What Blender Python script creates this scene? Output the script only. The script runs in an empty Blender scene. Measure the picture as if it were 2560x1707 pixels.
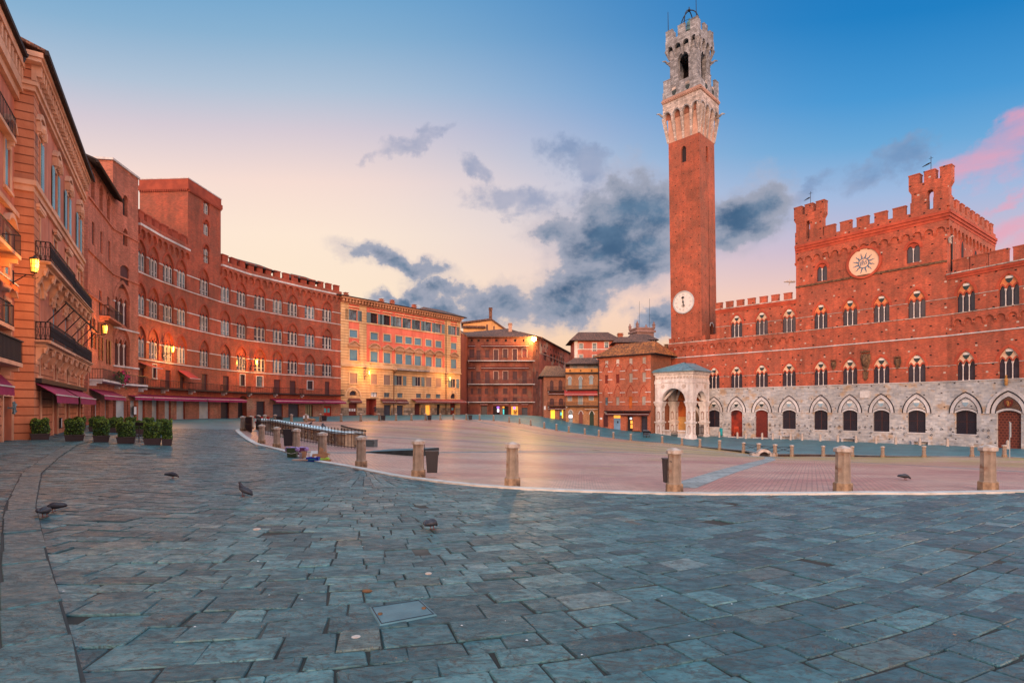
import bpy, math, random
import numpy as np
from mathutils import Vector
random.seed(7); RNG = np.random.default_rng(11)
PI = math.pi
FP, CX, HY, EYE = 1373.0, 1280.0, 1022.0, 1.65      # photograph: focal length, centre, horizon (pixels); eye height (m)
scene = bpy.context.scene
COL = scene.collection
def uv_(px, py=HY): return (px-CX)/FP, (HY-py)/FP
def at(px, py, D):
    u, v = uv_(px, py); return Vector((u*D, D, EYE+v*D))
def srgb(r, g, b):
    f = lambda c: (c/255/12.92 if c/255 <= .04045 else ((c/255+.055)/1.055)**2.4)
    return (f(r), f(g), f(b))

# ------------------------------------------------------------------ materials
class NT:
    def __init__(s, nt): s.nt = nt; s.n = nt.nodes; s.l = nt.links
    def new(s, t, **kw):
        n = s.n.new(t)
        for k, v in kw.items(): setattr(n, k, v)
        return n
    def put(s, sock, v):
        if hasattr(v, 'is_output') or isinstance(v, bpy.types.NodeSocket): s.l.new(v, sock)
        else:
            if isinstance(v, (tuple, list)) and len(v) == 3 and sock.type == 'RGBA': v = (*v, 1)
            sock.default_value = v
    def math(s, op, a, b=None, c=None, clamp=False):
        n = s.new('ShaderNodeMath', operation=op, use_clamp=clamp); s.put(n.inputs[0], a)
        if b is not None: s.put(n.inputs[1], b)
        if c is not None: s.put(n.inputs[2], c)
        return n.outputs[0]
    def mix(s, fac, a, b, blend='MIX'):
        n = s.new('ShaderNodeMix', data_type='RGBA', blend_type=blend)
        s.put(n.inputs[0], fac); s.put(n.inputs[6], a); s.put(n.inputs[7], b); return n.outputs[2]
    def mapr(s, v, a, b, c=0., d=1., smooth=True):
        n = s.new('ShaderNodeMapRange', interpolation_type='SMOOTHSTEP' if smooth else 'LINEAR')
        s.put(n.inputs[0], v); n.inputs[1].default_value = a; n.inputs[2].default_value = b
        n.inputs[3].default_value = c; n.inputs[4].default_value = d; return n.outputs[0]
    def noise(s, vec, scale, detail=4, rough=.55, dist=0.):
        n = s.new('ShaderNodeTexNoise'); s.put(n.inputs['Vector'], vec); n.inputs['Scale'].default_value = scale
        n.inputs['Detail'].default_value = detail; n.inputs['Roughness'].default_value = rough
        n.inputs['Distortion'].default_value = dist; return n.outputs['Fac']
    def scl(s, vec, xyz, rot=0.):
        n = s.new('ShaderNodeMapping'); s.put(n.inputs['Vector'], vec); n.inputs['Scale'].default_value = xyz
        n.inputs['Rotation'].default_value = (0, 0, rot); return n.outputs[0]
    def ramp(s, fac, stops, interp='LINEAR'):
        n = s.new('ShaderNodeValToRGB'); s.put(n.inputs[0], fac); cr = n.color_ramp; cr.interpolation = interp
        while len(cr.elements) < len(stops): cr.elements.new(0.5)
        for e, (p, c) in zip(cr.elements, stops): e.position = p; e.color = (*c, 1)
        return n.outputs[0]
MATS = {}
def M(name, c1, c2=None, rough=.85, ns=1.2, bump=.0, brick=None, holes=None, metal=0., emis=None, macro=.22, streak=0., spec=.4, stripes=None, bscale=None, stain=None):
    if name in MATS: return MATS[name]
    m = bpy.data.materials.new(name); m.use_nodes = True; t = NT(m.node_tree); t.n.clear()
    out = t.new('ShaderNodeOutputMaterial'); b = t.new('ShaderNodeBsdfPrincipled'); t.l.new(b.outputs[0], out.inputs[0])
    tc = t.new('ShaderNodeTexCoord'); ob = tc.outputs['Object']; uv = tc.outputs['UV']
    if c2 is None: c2 = tuple(x*.78 for x in c1)
    f = t.mapr(t.noise(ob, ns, 5), .32, .68); col = t.mix(f, c1, c2); bh = t.noise(ob, bscale or ns*9, 4)
    if macro:
        g = t.mapr(t.noise(ob, .17, 3), .3, .7, 1-macro, 1+macro); n = t.new('ShaderNodeCombineColor')
        for i in range(3): t.l.new(g, n.inputs[i])
        col = t.mix(1., col, n.outputs[0], 'MULTIPLY')
    if streak:
        g = t.mapr(t.noise(t.scl(ob, (1.1, 1.1, .12)), 1.3, 4), .38, .7, 1., 1-streak); n = t.new('ShaderNodeCombineColor')
        for i in range(3): t.l.new(g, n.inputs[i])
        col = t.mix(1., col, n.outputs[0], 'MULTIPLY')
    if stain:
        col = t.mix(t.mapr(t.noise(ob, stain[1], 5, .6), .52, .66, 0, stain[2]), col, stain[0])
    if brick:
        bw, bhh, ms, mc, var = brick
        n = t.new('ShaderNodeTexBrick'); t.put(n.inputs['Vector'], uv); n.inputs['Scale'].default_value = 1.
        n.inputs['Brick Width'].default_value = bw; n.inputs['Row Height'].default_value = bhh
        n.inputs['Mortar Size'].default_value = ms; n.inputs['Mortar Smooth'].default_value = .2; n.inputs['Bias'].default_value = 0.
        n.inputs['Color1'].default_value = (1-var,)*3+(1,); n.inputs['Color2'].default_value = (1+var*.6,)*3+(1,); n.inputs['Mortar'].default_value = (1, 1, 1, 1)
        col = t.mix(1., col, n.outputs['Color'], 'MULTIPLY'); col = t.mix(n.outputs['Fac'], col, mc)
        bh = t.math('SUBTRACT', bh, t.math('MULTIPLY', n.outputs['Fac'], 1.2))
    if stripes:        # slats of a louvre or a rolling shutter: (pitch, depth, colour of the gap)
        sp = t.new('ShaderNodeSeparateXYZ'); t.l.new(uv, sp.inputs[0])
        w = t.math('FRACT', t.math('DIVIDE', sp.outputs[1], stripes[0])); g = t.mapr(w, .0, .45)
        col = t.mix(g, stripes[1], col); bh = t.math('ADD', t.math('MULTIPLY', bh, .1), g)
    if holes:          # putlog holes left by the scaffolding, their inner shade painted as dark squares
        v = t.new('ShaderNodeTexVoronoi', voronoi_dimensions='2D', feature='F1', distance='CHEBYCHEV')
        t.put(v.inputs['Vector'], t.scl(uv, (1/holes[0], 1/holes[1], 1))); v.inputs['Scale'].default_value = 1.; v.inputs['Randomness'].default_value = holes[3]
        h = t.math('LESS_THAN', v.outputs['Distance'], holes[2]); col = t.mix(h, col, (.02, .008, .006))
        if len(holes) > 4:
            v2 = t.new('ShaderNodeTexVoronoi', voronoi_dimensions='2D', feature='F1', distance='CHEBYCHEV')
            t.put(v2.inputs['Vector'], t.scl(uv, (1/4.1, 1/3.3, 1))); v2.inputs['Scale'].default_value = 1.; v2.inputs['Randomness'].default_value = .45
            col = t.mix(t.math('LESS_THAN', v2.outputs['Distance'], .035), col, (.45, .36, .3))
    t.put(b.inputs['Base Color'], col); b.inputs['Roughness'].default_value = rough; b.inputs['Metallic'].default_value = metal
    b.inputs['Specular IOR Level'].default_value = spec
    if bump:
        n = t.new('ShaderNodeBump'); n.inputs['Strength'].default_value = bump; n.inputs['Distance'].default_value = .03
        t.l.new(bh, n.inputs['Height']); t.l.new(n.outputs[0], b.inputs['Normal'])
    if emis:
        b.inputs['Emission Color'].default_value = (*emis[0], 1); b.inputs['Emission Strength'].default_value = emis[1]
    MATS[name] = m; return m

MORT = (.30, .17, .11)
BR = (.28, .075, .008, MORT, .35)
m_pal = M('palazzo brick', (.51, .088, .040), (.37, .058, .028), brick=BR, holes=(2.15, 1.55, .065, .3, 1), bump=.25, streak=.34, ns=.9, macro=.3, stain=((.30, .060, .034), .16, .75))
m_palrim = M('moulded brick', (.44, .075, .035), (.32, .05, .026), bump=.2)
m_tow = M('tower brick', (.42, .078, .036), (.31, .054, .026), brick=BR, holes=(1.7, 1.95, .052, .12), bump=.3, streak=.22, macro=.34, ns=.7, stain=((.24, .06, .036), .13, .7))
m_san = M('old red brick', (.41, .066, .030), (.29, .043, .023), brick=BR, bump=.25, streak=.35, macro=.34, stain=((.25, .055, .034), .2, .7))
m_sanrim = M('dark moulded brick', (.34, .065, .032), (.25, .045, .024))
m_l2 = M('pink brick', (.52, .155, .10), (.42, .11, .07), brick=BR, bump=.25, streak=.3, macro=.25)
m_bb = M('orange brick', (.50, .13, .065), (.38, .09, .048), brick=BR, bump=.25, streak=.2, macro=.25)
m_dred = M('dark red plaster', (.26, .080, .050), (.17, .055, .040), streak=.35, macro=.3, stain=((.22, .13, .09), .5, .6))
m_stone = M('grey ashlar', (.45, .43, .415), (.33, .34, .365), brick=(.62, .27, .010, (.42, .38, .35), .24), holes=(2.4, 1.7, .045, .4), bump=.3, ns=2.2, stain=((.42, .25, .12), .45, .75))
m_stone2 = M('carved grey stone', (.60, .56, .55), (.48, .46, .47), ns=3, streak=.2)
m_white = M('white marble', (.72, .68, .66), (.60, .55, .53), ns=2.5, streak=.25, stain=((.5, .32, .26), 1.2, .3))
m_travert = M('tower white stone', (.58, .48, .43), (.44, .36, .32), brick=(.8, .4, .018, (.17, .13, .11), .35), holes=(1.5, 1.4, .05, .3), bump=.3, streak=.35, ns=1.5)
m_tgrey = M('tower grey stone', (.35, .35, .365), (.255, .25, .265), brick=(.7, .4, .018, (.12, .1, .09), .4), bump=.3, streak=.3, ns=1.5)
m_col = M('marble column', (.66, .58, .55), ns=4)
m_dark = M('dark interior', (.025, .018, .022), rough=.9, macro=0)
m_glass = M('dark window glass', (.022, .022, .035), (.035, .035, .055), rough=.22, spec=.6, macro=0)
m_gridg = M('barred dark glass', (.012, .012, .022), rough=.35, brick=(.28, .28, .02, (.032, .022, .032), .2), spec=.5, macro=0)
m_pane = M('pale curtained glass', (.15, .25, .31), (.03, .05, .07), rough=.12, ns=.8, spec=.8)
m_frame = M('white window frame', (.56, .52, .49), ns=3)
m_tymp = M('cream tympanum plaster', (.66, .45, .31), (.60, .38, .25), ns=2)
m_tymo = M('orange tympanum plaster', (.66, .23, .09), (.58, .18, .07), ns=2)
m_blk = M('shield black', (.03, .045, .045), macro=0); m_wht = M('shield white', (.75, .72, .68), macro=0)
m_blue = M('shield pale blue', (.28, .40, .48), macro=0)
m_iron = M('wrought iron', (.020, .017, .022), rough=.55, metal=.3, macro=0)
m_brown = M('brown painted wood', (.085, .022, .026), (.06, .016, .02), rough=.6, stripes=(.09, (.035, .01, .012)))
m_door = M('red brown wood door', (.16, .022, .014), (.11, .015, .01), rough=.5, ns=4)
m_bluesh = M('light blue louvred shutter', (.22, .50, .62), (.17, .42, .54), rough=.6, stripes=(.085, (.03, .05, .08)), bump=.5)
m_greysh = M('grey green louvred shutter', (.14, .22, .25), (.11, .18, .21), rough=.6, stripes=(.11, (.045, .07, .08)))
m_roll = M('grey blue rolling shutter', (.44, .53, .58), (.35, .43, .48), rough=.5, stripes=(.11, (.09, .11, .13)), metal=.2)
m_rolld = M('dark blue rolling shutter', (.045, .055, .085), (.035, .04, .06), rough=.5, stripes=(.11, (.02, .022, .035)))
m_awn = M('burgundy awning cloth', (.27, .012, .080), (.21, .008, .060), rough=.8, ns=2, macro=.1)
m_awr = M('faded red awning cloth', (.38, .045, .035), (.30, .03, .028), rough=.8, ns=2, macro=.1)
m_awd = M('dark maroon awning cloth', (.11, .022, .024), rough=.8, macro=.1)
m_l1 = M('salmon plaster', (.56, .205, .135), (.48, .16, .10), ns=.7, streak=.28, macro=.14, stain=((.44, .13, .075), .6, .6), bump=.08)
m_l1r = M('banded orange plaster', (.58, .23, .125), (.49, .175, .09), brick=(60., .44, .035, (.20, .06, .03), .06), ns=.8, streak=.2, macro=.14, bump=.5)
m_l1t = M('cream plaster trim', (.66, .37, .25), (.57, .30, .19), ns=1.5, streak=.15)
m_coral = M('coral plaster', (.74, .18, .115), (.66, .145, .095), ns=.6, streak=.18, macro=.12, bump=.05)
m_creamr = M('banded cream plaster', (.70, .45, .23), (.60, .36, .175), brick=(60., .52, .045, (.30, .15, .07), .05), ns=.8, streak=.2, macro=.12, bump=.3)
m_cream = M('cream plaster', (.68, .46, .27), (.60, .38, .21), ns=1, streak=.2)
m_ochre = M('ochre plaster', (.42, .20, .085), (.33, .15, .065), brick=BR, ns=.8, streak=.25)
m_yell = M('yellow plaster', (.66, .36, .15), (.60, .31, .12), ns=.6, streak=.2)
m_pink = M('pink plaster', (.48, .15, .11), (.42, .125, .095), ns=.6, streak=.2)
m_wplas = M('white plaster', (.55, .50, .47), (.45, .41, .39), ns=.6, streak=.3)
m_tile = M('terracotta roof tiles', (.20, .085, .05), (.10, .05, .038), brick=(.22, .42, .02, (.03, .016, .012), .5), ns=2.5, bump=.5, macro=.3)
m_tileo = M('orange roof tiles', (.46, .15, .025), (.26, .075, .022), brick=(.30, .5, .03, (.06, .02, .01), .55), ns=1.8, bump=.6, macro=.3)
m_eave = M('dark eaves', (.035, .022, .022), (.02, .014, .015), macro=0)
m_lead = M('blue green lead roof', (.13, .25, .29), (.09, .18, .22), rough=.45, ns=1.5, stripes=None, bump=.1)
m_fresco = M('orange fresco', (.62, .16, .035), (.36, .075, .025), ns=1.1)
m_gold = M('golden plaster', (.66, .36, .12), (.55, .27, .08), ns=1)
m_boll = M('weathered travertine', (.42, .32, .25), (.29, .215, .165), ns=5, bump=.25, streak=.5, stain=((.17, .06, .025), 3.5, .8), macro=.15)
m_bollbase = M('stained bollard base', (.33, .215, .135), (.19, .12, .075), ns=6, bump=.3, stain=((.05, .03, .02), 4., .8), macro=.2)
m_bollcap = M('pale travertine', (.52, .45, .41), (.40, .32, .27), ns=7, bump=.25, stain=((.25, .13, .07), 5, .5))
m_leaf = M('box leaves', (.045, .10, .016), (.020, .055, .010), rough=.5, ns=6, macro=0); m_leaf2 = M('highlit box leaves', (.20, .30, .03), (.12, .21, .02), rough=.5, ns=6, macro=0)
m_planter = M('dark brown planter', (.055, .035, .040), (.04, .026, .03), rough=.6, macro=0); m_soil = M('soil', (.03, .02, .014), macro=0)
m_flower = M('magenta flowers', (.42, .03, .11), (.30, .02, .08), macro=0)
m_bin = M('dark steel bin', (.030, .027, .034), (.022, .02, .026), rough=.45, metal=.4, macro=0)
m_lampglass = M('lit lamp glass', (1, .6, .2), emis=((1., .38, .03), 2.7), macro=0)
m_lampbulb = M('lit street lamp bulb', (1, .7, .3), emis=((1., .55, .10), 180.), macro=0)
m_lit = M('lit shop interior', (.8, .45, .1), (.5, .2, .05), emis=((1., .40, .05), 1.05), macro=0)
m_lity = M('lit yellow shop window', (.8, .6, .1), emis=((1., .55, .03), 1.2), macro=0)
m_litc = M('lit cyan shop screen', (.1, .6, .6), emis=((.05, .6, .62), .8), macro=0); m_litp = M('lit violet shop screen', (.4, .2, .8), emis=((.35, .16, .9), 1.2), macro=0)
m_litw = M('lit white shop sign', (.8, .8, .9), emis=((.85, .85, 1.), 1.4), macro=0)
m_red = M('bright red painted wood', (.42, .03, .02), macro=0); m_cyan = M('cyan notices', (.12, .45, .52), macro=0)
m_paper = M('white paper', (.72, .74, .76), macro=0); m_card = M('brown cardboard', (.38, .19, .10), (.30, .15, .08), ns=3, macro=0)
m_clock = M('clock face enamel', (.66, .63, .60), (.60, .58, .56), ns=1, macro=0); m_num = M('pale clock numerals', (.40, .39, .40), macro=0)
m_disc = M('sun disc plaster', (.72, .47, .33), (.68, .42, .28), ns=1.2, macro=0); m_ihs = M('slate blue emblem', (.10, .16, .24), (.07, .12, .17), ns=3, macro=0)
m_arms = M('weathered carved arms', (.17, .09, .045), (.06, .03, .018), ns=3, bump=.5, bscale=4)
m_gold2 = M('gilded stone', (.45, .22, .06), ns=3)

# ------------------------------------------------------------------ mesh building
class Frame:
    def __init__(s, x, y, dx, dy, toward=(0, 0)):
        l = math.hypot(dx, dy); s.o = Vector((x, y, 0)); s.ex = Vector((dx/l, dy/l, 0)); n = Vector((dy/l, -dx/l, 0))
        if n.dot(Vector((toward[0]-x, toward[1]-y, 0))) < 0: n = -n
        s.n = n
    def w(s, a, d, z): return s.o+s.ex*a+s.n*d+Vector((0, 0, z))
    def s_(s, px):
        u = (px-CX)/FP; return (u*s.o.y-s.o.x)/(s.ex.x-u*s.ex.y)
    def D(s, px): return s.o.y+s.ex.y*s.s_(px)
    def z_(s, px, py): return EYE+(HY-py)/FP*s.D(px)
    def sz(s, px, py): return s.s_(px), s.z_(px, py)
    def rect(s, x0, y0, x1, y1):
        c = (x0+x1)/2; return s.s_(x0), s.s_(x1), s.z_(c, y1), s.z_(c, y0)
    def sub(s, a, d=0): o = s.w(a, d, 0); f = Frame(o.x, o.y, s.ex.x, s.ex.y); f.n = s.n.copy(); return f
WORLD = Frame(0, 0, 1, 0); WORLD.n = Vector((0, -1, 0))
def arc(a, b, zs, zt, n=12):
    """points along a round, pointed or flat arch from (a,zs) over its top to (b,zs)"""
    w = b-a; h = zt-zs; mid = (a+b)/2
    if h < w*.47:
        R = (w*w/4+h*h)/(2*h); t = math.asin(min(1, w/2/R)); return [(mid+R*math.sin(-t+2*t*i/n), zt-R+R*math.cos(-t+2*t*i/n)) for i in range(n+1)]
    R = (w*w/4+h*h)/w; t = math.acos(max(-1, min(1, (R-w/2)/R))); k = n//2
    L = [(a+R-R*math.cos(t*i/k), zs+R*math.sin(t*i/k)) for i in range(k+1)]
    return L+[(a+b-x, z) for x, z in L[-2::-1]]
class MB:
    def __init__(s): s.v = []; s.f = []; s.m = []
    def add(s, pts, faces, mi=0):
        b = len(s.v); s.v += [tuple(p) for p in pts]; s.f += [tuple(b+i for i in f) for f in faces]; s.m += [mi]*len(faces)
    def quad(s, a, b, c, d, mi=0): s.add([a, b, c, d], [(0, 1, 2, 3)], mi)
    def rectf(s, F, s0, s1, z0, z1, d=0, mi=0):
        s.quad(F.w(s0, d, z0), F.w(s1, d, z0), F.w(s1, d, z1), F.w(s0, d, z1), mi)
    def box(s, F, s0, s1, d0, d1, z0, z1, mi=0):
        p = [F.w(a, d, z) for z in (z0, z1) for a, d in ((s0, d0), (s1, d0), (s1, d1), (s0, d1))]
        s.add(p, [(0, 1, 2, 3), (4, 5, 6, 7), (0, 1, 5, 4), (1, 2, 6, 5), (2, 3, 7, 6), (3, 0, 4, 7)], mi)
    def prism(s, F, poly, d0, d1, mi=0, back=True):
        n = len(poly); p = [F.w(a, d0, z) for a, z in poly]+[F.w(a, d1, z) for a, z in poly]
        s.add(p, [tuple(range(n, 2*n))]+([tuple(range(n))] if back else [])+[(i, (i+1) % n, n+(i+1) % n, n+i) for i in range(n)], mi)
    def strip(s, F, A, B, d0, d1, mi=0):
        """a moulding between two matching open curves"""
        n = len(A)
        for i in range(n-1): s.prism(F, [A[i], A[i+1], B[i+1], B[i]], d0, d1, mi, False)
    def soffit(s, F, pts, d0, d1, mi=0):
        for (a, z), (b, y) in zip(pts, pts[1:]): s.quad(F.w(a, d0, z), F.w(b, d0, y), F.w(b, d1, y), F.w(a, d1, z), mi)
    def lathe(s, c, prof, n=8, rot=0., mi=0, sx=1., sy=1.):
        p = [(c[0]+sx*r*math.cos(rot+2*PI*i/n), c[1]+sy*r*math.sin(rot+2*PI*i/n), c[2]+z) for r, z in prof for i in range(n)]; k = len(prof)
        f = [(j*n+i, j*n+(i+1) % n, (j+1)*n+(i+1) % n, (j+1)*n+i) for j in range(k-1) for i in range(n)]
        s.add(p, f+[tuple(range(n))[::-1], tuple((k-1)*n+i for i in range(n))], mi)
    def tube(s, pts, r, n=5, mi=0):
        pts = [Vector(p) for p in pts]; rr = r if isinstance(r, (list, tuple)) else [r]*len(pts); P = []
        for i, p in enumerate(pts):
            t = (pts[min(i+1, len(pts)-1)]-pts[max(i-1, 0)]).normalized(); a = t.orthogonal().normalized()
            if abs(t.z) < .9: a = t.cross(Vector((0, 0, 1))).normalized()
            b = t.cross(a); P += [p+(a*math.cos(2*PI*k/n)+b*math.sin(2*PI*k/n))*rr[i] for k in range(n)]
        k = len(pts)
        s.add(P, [(j*n+i, j*n+(i+1) % n, (j+1)*n+(i+1) % n, (j+1)*n+i) for j in range(k-1) for i in range(n)]+[tuple(range(n)), tuple((k-1)*n+i for i in range(n))], mi)
    def blob(s, c, rx, ry, rz, n=8, k=5, mi=0):
        s.lathe(c, [(math.sin(PI*j/k)*1., -rz*math.cos(PI*j/k)) for j in [.12]+list(range(1, k))+[k-.12]], n, 0, mi, rx, ry)
    def cyl(s, F, a, z, r, d0, d1, n=24, mi=0, r1=None):
        r1 = r if r1 is None else r1; A = [(a+r*math.cos(2*PI*i/n), z+r*math.sin(2*PI*i/n)) for i in range(n)]; B = [(a+r1*math.cos(2*PI*i/n), z+r1*math.sin(2*PI*i/n)) for i in range(n)]
        s.add([F.w(x, d0, y) for x, y in A]+[F.w(x, d1, y) for x, y in B], [tuple(range(n, 2*n))]+[(i, (i+1) % n, n+(i+1) % n, n+i) for i in range(n)], mi)
    def build(s, name, mats, parent=None, smooth=False, fix=None):
        if not isinstance(mats, (list, tuple)): mats = [mats]
        me = bpy.data.meshes.new(name); o = bpy.data.objects.new(name, me); COL.objects.link(o)
        org = wloc(parent) if parent else Vector(getattr(s, 'org', (0, 0, 0)))
        vs = [fix(v) for v in s.v] if fix else s.v
        me.from_pydata([(x-org.x, y-org.y, z-org.z) for x, y, z in vs], [], s.f)
        for m in mats: me.materials.append(m)
        me.polygons.foreach_set('material_index', s.m)
        if smooth: me.polygons.foreach_set('use_smooth', [True]*len(s.f))
        boxuv(me, org)
        if parent: o.parent = parent
        else: o.location = org
        return o
def wloc(o):
    l = Vector((0, 0, 0))
    while o: l = l+o.location; o = o.parent
    return l
def boxuv(me, org):
    n = len(me.polygons)
    if not n: return
    uvl = me.uv_layers.new(name='UVMap'); co = np.empty(len(me.vertices)*3); me.vertices.foreach_get('co', co); co = co.reshape(-1, 3)+np.array(org)
    vi = np.empty(len(me.loops), dtype=np.int32); me.loops.foreach_get('vertex_index', vi)
    nr = np.empty(n*3); me.polygons.foreach_get('normal', nr); nr = nr.reshape(-1, 3); lt = np.empty(n, dtype=np.int32); me.polygons.foreach_get('loop_total', lt)
    pn = np.repeat(nr, lt, axis=0); P = co[vi]; h = np.hypot(pn[:, 0], pn[:, 1]); hh = np.maximum(h, 1e-6); tx, ty = -pn[:, 1]/hh, pn[:, 0]/hh
    up = np.abs(pn[:, 2]) > .8
    # slopes (roofs) measure v along the slope
    u = np.where(up, P[:, 0], P[:, 0]*tx+P[:, 1]*ty); v = np.where(up, P[:, 1], P[:, 2]/np.maximum(h, .3))
    uvl.data.foreach_set('uv', np.stack([u, v], 1).ravel())
def thing(name, label, cat, loc=(0, 0, 0), group=None):
    o = bpy.data.objects.new(name, None); o.empty_display_size = .1; COL.objects.link(o); o.location = loc; tag(o, label, cat, group); return o
def tag(o, label, cat, group=None):
    o['label'] = label; o['category'] = cat
    if group: o['group'] = group
    return o
def struct(o): o['kind'] = 'structure'; return o
def copy_tree(o, parent=None, loc=None, rot=None, label=None):
    c = o.copy(); COL.objects.link(c)
    if parent: c.parent = parent
    if loc is not None: c.location = loc
    if rot is not None: c.rotation_euler = (0, 0, rot)
    if label: c['label'] = label
    for k in list(o.children): copy_tree(k, c)
    return c
def M1(fn):
    mb = MB(); fn(mb); return mb
# ------------------------------------------------------------------ camera and render settings
cam = bpy.data.cameras.new('camera'); co_ = bpy.data.objects.new('camera', cam); COL.objects.link(co_)
co_.location = (0, 0, EYE); co_.rotation_euler = (PI/2, 0, 0); cam.sensor_width = 36; cam.lens = 36*FP/2560; cam.shift_y = (HY-853.5)/2560
cam.clip_start = .1; cam.clip_end = 3000; scene.camera = co_
scene.view_settings.view_transform = 'Standard'; scene.view_settings.look = 'None'; scene.view_settings.gamma = 1; scene.view_settings.exposure = 0
scene.cycles.max_bounces = 5; scene.cycles.diffuse_bounces = 3; scene.cycles.glossy_bounces = 2; scene.cycles.use_denoising = True
scene.cycles.sample_clamp_indirect = 4

# ------------------------------------------------------------------ sky: dusk gradient with clouds, by direction
w = bpy.data.worlds.new('World'); scene.world = w; w.use_nodes = True; t = NT(w.node_tree); t.n.clear()
out = t.new('ShaderNodeOutputWorld'); bg = t.new('ShaderNodeBackground'); t.l.new(bg.outputs[0], out.inputs[0])
tc = t.new('ShaderNodeTexCoord'); d = tc.outputs['Generated']; sp = t.new('ShaderNodeSeparateXYZ'); t.l.new(d, sp.inputs[0])
dx, dy, dz = sp.outputs
az = t.math('ARCTAN2', dx, dy); el = t.math('ARCSINE', dz)
az = t.math('ADD', az, t.math('MULTIPLY', t.math('SUBTRACT', t.noise(d, 7., 7, .6), .5), .26)); el = t.math('ADD', el, t.math('MULTIPLY', t.math('SUBTRACT', t.noise(t.scl(d, (1.3, 1.3, 1.3)), 8., 7, .6), .5), .12))
dzp = t.math('MULTIPLY', dz, t.math('ADD', 1., t.math('MULTIPLY', t.math('MULTIPLY', dx, dx), .5)))
L = t.ramp(dzp, [(0, srgb(247, 196, 150)), (.08, srgb(250, 208, 166)), (.18, srgb(254, 232, 204)), (.30, srgb(254, 232, 212)), (.38, srgb(247, 221, 211)), (.45, srgb(214, 203, 213)), (.50, srgb(178, 195, 215)), (.56, srgb(138, 178, 210)), (.63, srgb(98, 160, 206)), (1, srgb(60, 125, 195))])
R = t.ramp(dzp, [(0, srgb(247, 196, 158)), (.12, srgb(247, 206, 178)), (.20, srgb(242, 202, 190)), (.27, srgb(206, 189, 208)), (.35, srgb(162, 186, 222)), (.42, srgb(108, 169, 217)), (.48, srgb(72, 152, 212)), (.57, srgb(34, 128, 196)), (.66, srgb(24, 114, 187)), (1, srgb(30, 100, 180))])
side = t.mapr(t.math('DIVIDE', dx, t.math('SQRT', t.math('MAXIMUM', t.math('SUBTRACT', 1., t.math('MULTIPLY', dz, dz)), .01))), -.42, .58)
sky = t.mix(side, L, R)
n1 = t.math('SUBTRACT', t.noise(t.scl(d, (1, 1, 1.6)), 8.5, 9, .62, .25), .5); n2 = t.math('SUBTRACT', t.noise(t.scl(d, (1, 1, 1.5)), 24, 5, .6), .5)
nn = t.math('ADD', t.math('MULTIPLY', n1, 4.2), t.math('MULTIPLY', n2, 1.5))
def blob(px, py, rx, ry, rot=0., k=1.):
    u, v = uv_(px, py); a0 = math.atan(u); e0 = math.atan(v/math.hypot(1, u)); ra = rx/FP/(1+u*u); re = ry/FP/math.sqrt(1+u*u+v*v)
    A = t.math('SUBTRACT', az, a0); E = t.math('SUBTRACT', el, e0); c, s_ = math.cos(rot), math.sin(rot)
    p = t.math('ADD', t.math('MULTIPLY', A, c/ra), t.math('MULTIPLY', E, s_/ra)); q = t.math('ADD', t.math('MULTIPLY', A, -s_/re), t.math('MULTIPLY', E, c/re))
    return t.math('MULTIPLY', t.math('SUBTRACT', 1., t.math('ADD', t.math('MULTIPLY', p, p), t.math('MULTIPLY', q, q))), k)
def union(L_):
    r = L_[0]
    for b_ in L_[1:]:
        n = t.new('ShaderNodeMath', operation='SMOOTH_MAX'); t.put(n.inputs[0], r); t.put(n.inputs[1], b_); n.inputs[2].default_value = .35; r = n.outputs[0]
    return r
dark = union([blob(1550, 600, 190, 96, 0., 1.25), blob(1490, 690, 170, 66, .35), blob(1400, 765, 130, 48, .3), blob(1600, 505, 80, 62), blob(1370, 575, 80, 40), blob(1235, 770, 150, 40), blob(1120, 735, 90, 26), blob(990, 665, 130, 26, -.12), blob(1860, 535, 110, 66), blob(1650, 800, 60, 40), blob(1050, 770, 120, 20)])
dk = t.mapr(t.math('ADD', dark, nn), -.42, .38)
light = union([blob(1430, 410, 110, 40, -.5), blob(2030, 470, 120, 34, .3), blob(2190, 420, 150, 42, .2), blob(1010, 360, 120, 22, .35), blob(1230, 430, 90, 26, -.3), blob(1300, 500, 200, 40)])
lk = t.math('MULTIPLY', t.mapr(t.math('ADD', light, nn), -.1, 1.2), .62)
pink = union([blob(2470, 385, 230, 46, .42), blob(2600, 330, 190, 70, .42), blob(2560, 570, 190, 42, .35), blob(2560, 470, 120, 20, .5), blob(2700, 620, 200, 60)])
pk = t.math('MULTIPLY', t.mapr(t.math('ADD', pink, t.math('MULTIPLY', t.math('SUBTRACT', t.noise(t.scl(d, (2, 2, 9)), 3., 6, .6, .6), .5), 3.2)), -.45, 1.5), .72)
edge = t.mapr(t.noise(t.scl(d, (1, 1, 1.6)), 12, 6), .3, .7)
halo = t.math('MULTIPLY', t.mapr(t.math('ADD', dark, t.math('MULTIPLY', nn, .75)), -1.9, .5), .50)
sky = t.mix(halo, sky, t.mix(edge, srgb(196, 184, 192), srgb(150, 160, 184)))
sky = t.mix(lk, sky, t.mix(edge, srgb(150, 160, 188), srgb(96, 128, 172)))
sky = t.mix(pk, sky, srgb(243, 160, 178))
core = t.mix(t.mapr(t.math('ADD', dark, nn), .3, 1.5), srgb(156, 162, 180), t.mix(edge, srgb(92, 124, 154), srgb(58, 94, 128)))
sky = t.mix(t.math('MULTIPLY', dk, .96), sky, core)
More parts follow.
